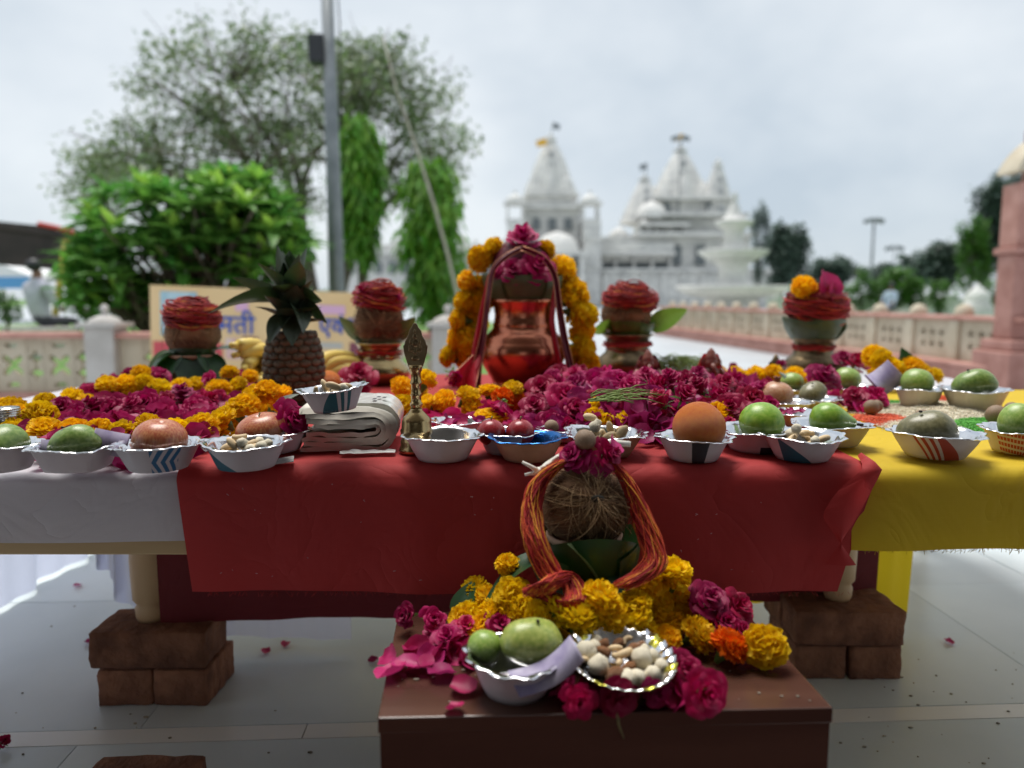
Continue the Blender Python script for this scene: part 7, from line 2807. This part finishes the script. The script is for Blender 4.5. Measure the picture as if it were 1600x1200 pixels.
# strip of lawn behind the left parapet
g = G()
g.add([(-16, 6.2, 0.01), (-0.4, 6.2, 0.01), (1.2, 26, 0.01), (-16, 26, 0.01)], [(0, 1, 2, 3)])
struct('lawn', g.mesh('lawn', M['lawn'], False))
g = G()
g.add([(5.5, 9, 0.01), (24, 9, 0.01), (30, 45, 0.01), (5.2, 45, 0.01)], [(0, 1, 2, 3)])
struct('lawn', g.mesh('lawn', M['lawn'], False))

# ================================================================== pole, lamps, awning
M['galv'] = mat('galv', (0.17, 0.19, 0.20), 0.5, metal=0.4, c2=(0.25, 0.27, 0.28), ns=5, nd=6)
M['black'] = mat('black', (0.02, 0.022, 0.026), 0.5)
YP = 8.2
p = atY(526, 445, YP)
t = thing('steel_pole', 'grey galvanised steel pole with a loudspeaker box', 'pole', None, (p.x, YP, 0))
zt = atY(518, -60, YP).z
g = G()
g.add(*tube([(0, 0, 0), (0, 0, 0.9), (-0.004, 0, 2.2), (-0.02, 0, zt)], [0.095, 0.09, 0.078, 0.062], 12))
link('shaft', g.mesh('shaft', M['galv']), t)
g = G()
g.add(*boxv(-0.14, 0.14, -0.14, 0.14, 0.0, 0.02))
link('base_plate', g.mesh('base_plate', M['galv'], False), t)
q = atY(497, 78, YP)
g = G(); g.add(*boxv(q.x - p.x - 0.085, q.x - p.x + 0.075, -0.1, 0.08, q.z - 0.15, q.z + 0.14))
bevel(link('loudspeaker', g.mesh('loudspeaker', M['black'], False), t), 0.02)
g = G(); g.add(*tube([(0.075, 0.02, zt), (0.10, 0.02, zt - 0.6), (0.085, 0, 2.6)], 0.008, 5))
link('cable', g.mesh('cable', M['black']), t)


def mast(px, top, Y, label, wpx):
    b = atY(px, 470, Y); b.z = 0
    t = thing('lamp_mast', label, 'lamp post', None, b)
    h = atY(px, top, Y).z
    k = Y / F
    g = G(); g.add(*tube([(0, 0, 0), (0, 0, h)], [wpx * k * 0.5, wpx * k * 0.36], 8))
    link('shaft', g.mesh('shaft', M['galv']), t)
    for s in (-1, 1):
        g = G()
        V, Fc = boxv(-6 * k, 6 * k, -0.2, 0.2, -3 * k, 3 * k)
        g.add(xf(V, (s * 8 * k, 0, h), (0, s * 0.25, 0)), Fc)
        link('lamp_head', g.mesh('lamp_head', M['galv'], False), t)


mast(1359, 345, 45, 'twin-headed lamp mast among the right trees', 5)
mast(1393, 388, 90, 'faint distant lamp mast right of the nearer one', 2)
mast(1057, 216, 75, 'floodlight mast behind the temple spires', 3)

M['tarp_black'] = mat('tarp_black', (0.03, 0.022, 0.022), 0.7, c2=(0.06, 0.04, 0.04), ns=3)
M['tarp_red'] = mat('tarp_red', (0.5, 0.04, 0.03), 0.6)
M['tarp_white'] = mat('tarp_white', (0.78, 0.78, 0.78), 0.6)
M['tarp_blue'] = mat('tarp_blue', (0.10, 0.32, 0.60), 0.6)
M['paint_yellow'] = mat('paint_yellow', (0.60, 0.45, 0.08), 0.5)


def awning():
    Ya = 11.0
    t = thing('awning', 'dark awning with red edge on a yellow pole at the far left', 'awning')

    def W(x, y, Y=Ya):
        return atY(x, y, Y)
    V = [W(-160, 330), W(60, 352), W(135, 372), W(112, 392, Ya + 2.5), W(30, 392, Ya + 2.5), W(-160, 390, Ya + 2.5)]
    V2 = [v + Vector((0, 0, -0.04)) for v in V]
    g = G()
    g.add([tuple(v) for v in V] + [tuple(v) for v in V2], [(0, 1, 2, 3, 4, 5), (11, 10, 9, 8, 7, 6)] + [(i, i + 6, (i + 1) % 6 + 6, (i + 1) % 6) for i in range(6)])
    link('canopy', g.mesh('canopy', M['tarp_black'], False), t)
    # valance
    g = G()
    A = [W(-160, 338), W(100, 362), W(104, 430), W(70, 420), W(-160, 400)]
    g.add([tuple(v + Vector((0, 0.05, 0))) for v in A] + [tuple(v + Vector((0, 0.08, 0))) for v in A], [(0, 1, 2, 3, 4), (9, 8, 7, 6, 5)] + [(i, i + 5, (i + 1) % 5 + 5, (i + 1) % 5) for i in range(5)])
    link('side_curtain', g.mesh('side_curtain', M['tarp_black'], False), t)
    g = G(); g.add(*tube([W(60, 350), W(90, 356), W(118, 364), W(136, 374)], 0.035, 8))
    link('red_edge', g.mesh('red_edge', M['tarp_red']), t)
    a = W(104, 375); b = W(82, 520); 
    b2 = a + (b - a) * ((a.z) / (a.z - b.z))
    g = G(); g.add(*tube([a, b2], 0.05, 8))
    link('pole', g.mesh('pole', M['paint_yellow']), t)
    b3 = W(-160, 338); g = G(); g.add(*tube([b3, Vector((b3.x, b3.y, 0))], 0.05, 8))
    link('pole', g.mesh('pole', M['paint_yellow']), t)
    Yt = 26
    t = thing('white_tent', 'white tent with blue valance under the awning in the distance', 'tent')
    A, B, C_ = atY(-140, 440, Yt), atY(50, 432, Yt), atY(-40, 395, Yt)
    g = G()
    g.add([tuple(A), tuple(B), tuple(C_), tuple(A + Vector((0, 4, 0))), tuple(B + Vector((0, 4, 0))), tuple(C_ + Vector((0, 4, 0)))], [(0, 1, 2), (5, 4, 3), (0, 2, 5, 3), (1, 4, 5, 2)])
    link('tent_roof', g.mesh('tent_roof', M['tarp_white'], False), t)
    g = G()
    g.add(*boxv(A.x, B.x, Yt - 0.02, Yt + 0.02, B.z - 0.42, B.z - 0.01))
    link('valance', g.mesh('valance', M['tarp_blue'], False), t)
    for x in (A.x + 0.1, B.x - 0.1):
        g = G(); g.add(*tube([(x, Yt + 0.1, 0), (x, Yt + 0.1, B.z - 0.1)], 0.05, 6))
        link('tent_pole', g.mesh('tent_pole', M['tarp_white']), t)


awning()


# ================================================================== people
def person(label, loc, rot, joints, edges, radii, cols, skin, shirt, pants, hair_at, head_r):
    """body: one continuous skinned mesh coloured by height zones; hair a child"""
    me = bpy.data.meshes.new('body')
    me.from_pydata(joints, edges, [])
    o = tag(link('person', me, None, loc, rot), label, 'person')
    sk = o.modifiers.new('skin', 'SKIN')
    for i, r in enumerate(radii):
        me.skin_vertices[0].data[i].radius = (r, r * 0.85)
        me.skin_vertices[0].data[i].use_root = (i == 0)
    sb = o.modifiers.new('sub', 'SUBSURF')
    sb.levels = sb.render_levels = 2
    dg = bpy.context.evaluated_depsgraph_get()
    m2 = bpy.data.meshes.new_from_object(o.evaluated_get(dg))
    o.modifiers.clear()
    o.data = m2
    m2.materials.clear()
    for m in (skin, shirt, pants):
        m2.materials.append(m)
    for p in m2.polygons:
        p.material_index = cols(p.center)
        p.use_smooth = True
    V, Fc = ellipsoid(head_r * 1.05, head_r * 1.1, head_r * 0.95, 16, 10)
    g = G(); g.add(V, Fc)
    link('hair', g.mesh('hair', M['black']), o, hair_at)
    return o


M['skin'] = mat('skin', (0.22, 0.11, 0.065), 0.5)
M['shirt_grey'] = mat('shirt_grey', (0.46, 0.46, 0.54), 0.8, c2=(0.54, 0.54, 0.62), ns=10)
M['shirt_blue'] = mat('shirt_blue', (0.48, 0.56, 0.72), 0.8)
M['trousers'] = mat('trousers', (0.06, 0.06, 0.075), 0.8)
E = [(0, 1), (1, 2), (2, 3), (3, 4), (2, 5), (5, 6), (6, 7), (2, 8), (8, 9), (9, 10), (0, 11), (11, 12), (12, 13), (0, 14), (14, 15), (15, 16), (13, 17), (16, 18)]
Rd = [0.15, 0.15, 0.16, 0.055, 0.095, 0.075, 0.055, 0.04, 0.075, 0.055, 0.04, 0.095, 0.07, 0.05, 0.095, 0.07, 0.05, 0.04, 0.04]
pr_ = atY(1391, 480, 25)
J = [(0, 0, 0.52), (0, 0.02, 0.78), (0, 0, 1.02), (0, -0.01, 1.10), (0, -0.03, 1.23), (-0.19, 0, 1.0), (-0.24, -0.08, 0.76), (-0.2, -0.26, 0.62), (0.19, 0, 1.0), (0.24, -0.08, 0.76), (0.18, -0.26, 0.62), (-0.1, -0.08, 0.5), (-0.14, -0.46, 0.5), (-0.15, -0.44, 0.07), (0.1, -0.08, 0.5), (0.12, -0.46, 0.5), (0.13, -0.44, 0.07), (-0.15, -0.56, 0.04), (0.13, -0.56, 0.04)]
person('person in a light blue shirt and dark trousers sitting beyond the right parapet', (pr_.x, 25, 0.0), (0, 0, -1.1), J, E, Rd,
       lambda c: 0 if (c.z > 1.10 or (c.y < -0.16 and c.z > 0.56 and abs(c.x) > 0.15)) else (1 if (c.z > 0.56 and c.y > -0.3) else 2), M['skin'], M['shirt_blue'], M['trousers'], (0, 0.02, 1.275), 0.095)
pl_ = atY(61, 500, 10.4)
person('person in a pale grey shirt and dark trousers sitting beyond the left parapet', (pl_.x, 10.4, 0), (0, 0, 2.7), J, E, Rd,
       lambda c: 0 if (c.z > 1.10 or (c.y < -0.16 and c.z > 0.56 and abs(c.x) > 0.15)) else (1 if (c.z > 0.56 and c.y > -0.3) else 2), M['skin'], M['shirt_grey'], M['trousers'], (0, 0.02, 1.275), 0.095)
g = G(); g.add(*boxv(-0.5, 0.5, -0.25, 0.25, 0, 0.42))
bevel(thing('stone_bench', 'pale stone block the person in grey sits on', 'bench', g.mesh('stone_bench', M['pale_stone'], False), (pl_.x, 10.4, 0), (0, 0, 2.7)), 0.02)
g = G(); g.add(*boxv(-0.7, 0.7, -0.25, 0.25, 0, 0.42))
bevel(thing('stone_bench', 'pale stone block the person in blue sits on', 'bench', g.mesh('stone_bench', M['pale_stone'], False), (pr_.x + 0.05, 25.05, 0), (0, 0, -1.1)), 0.02)

# ================================================================== fountain
def fountain():
    Yf = 24.0
    k = Yf / F
    p = atY(1143, 470, Yf)
    t = thing('fountain', 'white marble tiered fountain in front of the temple', 'fountain', None, (p.x, Yf, 0))

    def Z(y):
        return atY(1143, y, Yf).z

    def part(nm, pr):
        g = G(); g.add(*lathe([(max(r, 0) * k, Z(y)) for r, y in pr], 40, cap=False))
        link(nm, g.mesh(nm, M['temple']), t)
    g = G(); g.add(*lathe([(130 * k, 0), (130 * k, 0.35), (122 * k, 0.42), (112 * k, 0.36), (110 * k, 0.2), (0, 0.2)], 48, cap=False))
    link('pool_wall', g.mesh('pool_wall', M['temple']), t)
    part('lower_column', [(60, 500), (58, 486), (40, 480), (38, 468), (50, 462)])
    part('lower_basin', [(46, 466), (70, 460), (84, 452), (86, 448), (82, 447), (60, 452), (0, 452)])
    part('middle_column', [(30, 452), (24, 446), (20, 430), (22, 414), (34, 408)])
    part('middle_basin', [(26, 410), (40, 404), (52, 396), (54, 392), (50, 391), (36, 395), (0, 395)])
    part('upper_column', [(20, 395), (16, 388), (13, 372), (15, 360), (20, 356)])
    part('upper_basin', [(17, 358), (26, 352), (30, 347), (28, 345), (20, 345), (14, 338), (9, 330), (7, 322), (3.5, 316), (2.5, 308), (3.5, 304), (1.5, 300), (0, 298)])


fountain()
# white low wall and shrine far behind the right parapet
pA = atY(1200, 480, 38); pB = atY(1600, 480, 38)
t = thing('garden_wall', 'white low wall with square posts beyond the right shrubs', 'wall')
g = G(); g.add(*boxv(pA.x, pB.x, 38, 38.2, 0, atY(1300, 466, 38).z))
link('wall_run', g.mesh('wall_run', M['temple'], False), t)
for i in range(12):
    x = pA.x + (pB.x - pA.x) * (i + 0.5) / 12
    g = G(); g.add(*boxv(x - 0.2, x + 0.2, 37.85, 38.3, 0, atY(1300, 461, 38).z))
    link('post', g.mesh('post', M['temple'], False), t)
Yk = 30
p = atY(1526, 480, Yk); k = Yk / F
g = G(); g.add(*lathe([(22 * k, 0), (22 * k, 0.55), (18 * k, 0.62), (17 * k, 0.9), (13 * k, 1.1), (6 * k, 1.25), (2 * k, 1.4), (0, 1.45)], 24, cap=False))
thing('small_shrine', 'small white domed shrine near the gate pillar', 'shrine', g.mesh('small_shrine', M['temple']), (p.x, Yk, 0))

# ================================================================== temple
YT = 70.0
kT = YT / F


def tz_(y):
    return atY(1000, y, YT).z


def tx(x):
    return (x - 800) * kT * 1.006


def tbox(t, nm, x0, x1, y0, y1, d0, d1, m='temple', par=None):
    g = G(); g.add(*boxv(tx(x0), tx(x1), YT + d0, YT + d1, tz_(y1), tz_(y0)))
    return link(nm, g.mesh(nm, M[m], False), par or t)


def shikhara(t, cx, y0, y1, hw, dep=0.0, nm='spire', flag=None, pf=(0.3, 0.62, 2.6), mini=False):
    """curvilinear ribbed temple tower between picture rows y0 (base) and y1 (tip)"""
    z0, z1 = tz_(y0), tz_(y1)
    H_ = z1 - z0
    w = hw * kT
    prof = []
    for i in range(26):
        v = i / 25 * 0.88
        r = w * (1 - pf[0] * v - pf[1] * v ** pf[2])
        if i % 2:
            r *= 0.975
        prof.append((r, z0 + H_ * v))

    def md(a, j, r, z):
        sq = 1.0 / max(abs(math.cos(a)), abs(math.sin(a)))
        sq = min(sq, 1.24)
        rib = 1 + 0.07 * (abs(math.cos(2 * a)) > 0.80) - 0.03 * (abs(math.sin(8 * a)) > 0.8)
        return r * (0.55 * sq + 0.45) * rib * 0.93, z
    g = G()
    V, Fc = lathe(prof, 64, md)
    g.add(V + np.array([tx(cx), YT + dep, 0]), Fc)
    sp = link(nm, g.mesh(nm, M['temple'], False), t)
    rt = prof[-1][0]
    zz = prof[-1][1]
    g = G()
    V, Fc = lathe([(rt * 0.6, zz - 0.05), (rt * 0.7, zz + H_ * .02), (rt * 1.15, zz + H_ * .05), (rt * 0.9, zz + H_ * .075), (rt * 0.35, zz + H_ * .085), (rt * 0.5, zz + H_ * .115), (rt * 0.3, zz + H_ * .145), (rt * 0.12, zz + H_ * .16), (0, z1)], 28, lambda a, j, r, z: (r * (1 + 0.05 * math.cos(14 * a) * (j == 2)), z), cap=False)
    g.add(V + np.array([tx(cx), YT + dep, 0]), Fc)
    link('finial', g.mesh('finial', M['temple']), sp)
    # vertical niche on the front face
    for v, f in ((0.12, 0.34), (0.42, 0.22), (0.62, 0.14)):
        r = w * (1 - pf[0] * v - pf[1] * v ** pf[2])
        g = G(); g.add(*boxv(tx(cx) - r * 0.16, tx(cx) + r * 0.16, YT + dep - r * 1.03, YT + dep - r * 0.8, z0 + H_ * v, z0 + H_ * (v + 0.09)))
        link('niche', g.mesh('niche', M['temple_grey'], False), sp)
    if mini:
        for (ox, oy, f, hh_) in ((-0.62, -0.62, 0.34, 0.36), (0.62, -0.62, 0.34, 0.36), (0, -0.80, 0.34, 0.50), (-0.80, 0, 0.28, 0.30), (0.80, 0, 0.28, 0.30)):
            V, Fc = lathe([(w * f * (1 - 0.6 * q - 0.38 * q ** 3) * (0.96 if k_ % 2 else 1), z0 + H_ * hh_ * q) for k_, q in enumerate(np.linspace(0, 0.9, 14))] + [(w * f * 0.22, z0 + H_ * hh_ * 0.93), (0, z0 + H_ * hh_)], 24, md, cap=False)
            g = G(); g.add(V + np.array([tx(cx) + ox * w, YT + dep + oy * w, 0]), Fc)
            link('mini_spire', g.mesh('mini_spire', M['temple'], False), sp)
    if flag:
        g = G(); g.add(*tube([(tx(cx), YT + dep, z1 - 0.3), (tx(cx) + 0.25, YT + dep, z1 + 1.3)], 0.05, 5))
        fp_ = link('flag_staff', g.mesh('flag_staff', M['galv']), sp)
        g = G(); g.add([(tx(cx) + 0.25, YT + dep, z1 + 1.35), (tx(cx) + 0.25 + flag[0], YT + dep + 0.1, z1 + 1.1), (tx(cx) + 0.25 + flag[0] * 0.9, YT + dep, z1 + 0.55), (tx(cx) + 0.2, YT + dep - 0.05, z1 + 0.75)], [(0, 1, 2, 3)])
        link('flag', g.mesh('flag', M['flag_y' if flag[1] else 'galv'], False), sp)


M['temple_grey'] = mat('temple_grey', (0.36, 0.37, 0.38), 0.7)
M['flag_y'] = mat('flag_y', (0.75, 0.42, 0.03), 0.7)


def kiosk(t, cx, y0, y1, hw, dep):
    """small pillared pavilion with dome"""
    z0, z1 = tz_(y0), tz_(y1)
    H_ = z1 - z0
    w = hw * kT
    kk = link('kiosk', None, t, (tx(cx), YT + dep, z0))
    g = G(); g.add(*boxv(-w, w, -w, w, 0, H_ * 0.08)); link('kiosk_floor', g.mesh('kiosk_floor', M['temple'], False), kk)
    for sx_ in (-1, 1):
        for sy_ in (-1, 1):
            g = G(); g.add(*boxv(sx_ * w * 0.78 - w * 0.14, sx_ * w * 0.78 + w * 0.14, sy_ * w * 0.78 - w * 0.14, sy_ * w * 0.78 + w * 0.14, H_ * 0.081, H_ * 0.5))
            link('column', g.mesh('column', M['temple'], False), kk)
    g = G(); g.add(*boxv(-w * 1.2, w * 1.2, -w * 1.2, w * 1.2, H_ * 0.5, H_ * 0.57)); link('eave', g.mesh('eave', M['temple'], False), kk)
    g = G(); g.add(*lathe([(w * 0.95, H_ * 0.571), (w * 0.97, H_ * 0.63), (w * 0.8, H_ * 0.72), (w * 0.45, H_ * 0.79), (w * 0.12, H_ * 0.83), (w * 0.16, H_ * 0.88), (w * 0.04, H_ * 0.94), (0, H_)], 20, cap=False))
    link('dome', g.mesh('dome', M['temple']), kk)


def colonnade(t, x0, x1, y0, y1, n, dep):
    """open gallery: dark recess, columns in front, eave"""
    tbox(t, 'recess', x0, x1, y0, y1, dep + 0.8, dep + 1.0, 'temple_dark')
    for i in range(n + 1):
        x = x0 + (x1 - x0) * i / n
        tbox(t, 'column', x - 2.2, x + 2.2, y0, y1, dep - 0.1, dep + 0.3)
    for i in range(n):      # pale curtain-like infill in the upper half of each bay
        xa, xb = x0 + (x1 - x0) * i / n + 3, x0 + (x1 - x0) * (i + 1) / n - 3
        tbox(t, 'bay_arch', xa, xb, y0, y0 + (y1 - y0) * 0.42, dep + 0.3, dep + 0.5)
    tbox(t, 'eave', x0 - 5, x1 + 5, y0 - 6, y0 - 0.5, dep - 0.9, dep + 1.2)


def temple():
    t = thing('gate_temple', 'white temple gateway with a single tall spire behind the copper pot', 'temple')
    tbox(t, 'gate_body', 798, 928, 398, 478, 2, 12)
    for x in (805, 921):
        tbox(t, 'corner_pier', x - 13, x + 13, 346, 478, -1, 4)
        kiosk(t, x, 345, 290, 15, 1.5)
        tbox(t, 'pier_band', x - 15, x + 15, 372, 376, -1.3, 4.3)
        tbox(t, 'pier_band', x - 15, x + 15, 412, 417, -1.3, 4.3)
    tbox(t, 'upper_storey', 820, 906, 322, 398, 2, 10)
    for x in (838, 863, 888):
        tbox(t, 'window', x - 6, x + 6, 338, 356, 1.7, 2.2, 'temple_dark')
    tbox(t, 'cornice', 816, 910, 318, 323, 1, 11)
    tbox(t, 'tier', 823, 903, 300, 318, 2.5, 10)
    tbox(t, 'cornice', 820, 906, 297, 300, 2, 10.5)
    tbox(t, 'tier', 827, 899, 286, 297, 3, 9.5)
    shikhara(t, 863, 294, 190, 42, 6, flag=(0.7, 0), pf=(0.56, 0.40, 2.6), mini=True)
    g = G(); V, Fc = lathe([(36 * kT, 0), (35 * kT, 6 * kT), (30 * kT, 18 * kT), (20 * kT, 27 * kT), (8 * kT, 32 * kT), (0, 34 * kT)], 28, cap=False)
    g.add(V + np.array([tx(868), YT - 1, tz_(398)]), Fc)
    link('porch_dome', g.mesh('porch_dome', M['temple']), t)
    tbox(t, 'porch_cornice', 826, 910, 397, 402, -4, 3)
    for x in (834, 850, 884, 902):
        tbox(t, 'porch_column', x - 3, x + 3, 402, 470, -3.5, -2.8)
    tbox(t, 'doorway', 852, 884, 412, 470, 1.5, 2.1, 'temple_dark')
    g = G(); g.add([(tx(854), YT + 4, tz_(200)), (tx(838), YT + 4, tz_(206)), (tx(840), YT + 4, tz_(216)), (tx(856), YT + 4, tz_(212))], [(0, 1, 2, 3)])
    link('flag', g.mesh('flag', M['flag_y'], False), t)

    t = thing('spired_temple', 'large white temple with three spires behind the fountain', 'temple')
    tbox(t, 'podium', 930, 1215, 424, 482, 0, 16)
    tbox(t, 'podium_band', 925, 1220, 420, 424, -0.8, 16)
    for i in range(9):
        tbox(t, 'pilaster', 940 + i * 30, 946 + i * 30, 426, 478, -0.4, 0.4)
    colonnade(t, 935, 1050, 398, 420, 4, 2)
    tbox(t, 'roof_band', 930, 1055, 376, 391, 2, 12)
    tbox(t, 'parapet', 932, 1052, 366, 375, 2.5, 3)
    tbox(t, 'main_body', 1000, 1180, 366, 420, 3, 14)
    for x in (1030, 1062, 1100, 1150):
        tbox(t, 'window', x - 7, x + 7, 380, 412, 2.6, 3.1, 'temple_dark')
    tbox(t, 'cornice', 995, 1185, 360, 366, 1.5, 15)
    colonnade(t, 1005, 1075, 350, 359, 3, 3)
    tbox(t, 'tier', 1020, 1170, 332, 360, 4, 13)
    tbox(t, 'cornice', 1012, 1176, 327, 332, 2.5, 14)
    tbox(t, 'tier', 1036, 1160, 302, 327, 5, 12)
    for x in (1052, 1120):
        tbox(t, 'window', x - 4, x + 4, 306, 322, 4.6, 5.2, 'temple_dark')
    tbox(t, 'cornice', 1030, 1165, 297, 302, 4, 13)
    shikhara(t, 1085, 299, 200, 52, 8.5, flag=(-0.9, 1), pf=(0.74, 0.20, 3), mini=True)
    shikhara(t, 1138, 335, 232, 34, 6, flag=None, pf=(0.8, 0.1, 3))
    shikhara(t, 1021, 338, 256, 42, 7, flag=(-0.8, 0), pf=(0.8, 0.1, 3))
    g = G(); V, Fc = lathe([(26 * kT, 0), (25 * kT, 8 * kT), (18 * kT, 20 * kT), (6 * kT, 27 * kT), (0, 30 * kT)], 24, cap=False)
    g.add(V + np.array([tx(1025), YT + 4, tz_(335)]), Fc)
    link('hall_dome', g.mesh('hall_dome', M['temple']), t)
    g = G(); V, Fc = lathe([(18 * kT, 0), (17 * kT, 5 * kT), (11 * kT, 13 * kT), (3 * kT, 18 * kT), (0, 20 * kT)], 24, cap=False)
    g.add(V + np.array([tx(975), YT + 5, tz_(366)]), Fc)
    link('hall_dome', g.mesh('hall_dome', M['temple']), t)
    for x in (1008, 1172):
        kiosk(t, x, 362, 335, 9, 2.5)

    t = thing('temple_wing', 'long white temple wing seen between the trees on the left', 'building')
    tbox(t, 'wing_body', 520, 796, 392, 478, 6, 14)
    tbox(t, 'cornice', 516, 800, 386, 392, 5, 15)
    tbox(t, 'parapet', 520, 796, 374, 386, 6.5, 7)
    for i in range(12):
        x = 532 + i * 23
        tbox(t, 'window', x - 5, x + 5, 404, 424, 5.6, 6.1, 'temple_dark')
        tbox(t, 'merlon', x - 3, x + 3, 366, 374, 6.5, 7)
    for i in range(5):
        kiosk(t, 560 + i * 52, 378, 352, 9, 9)


temple()
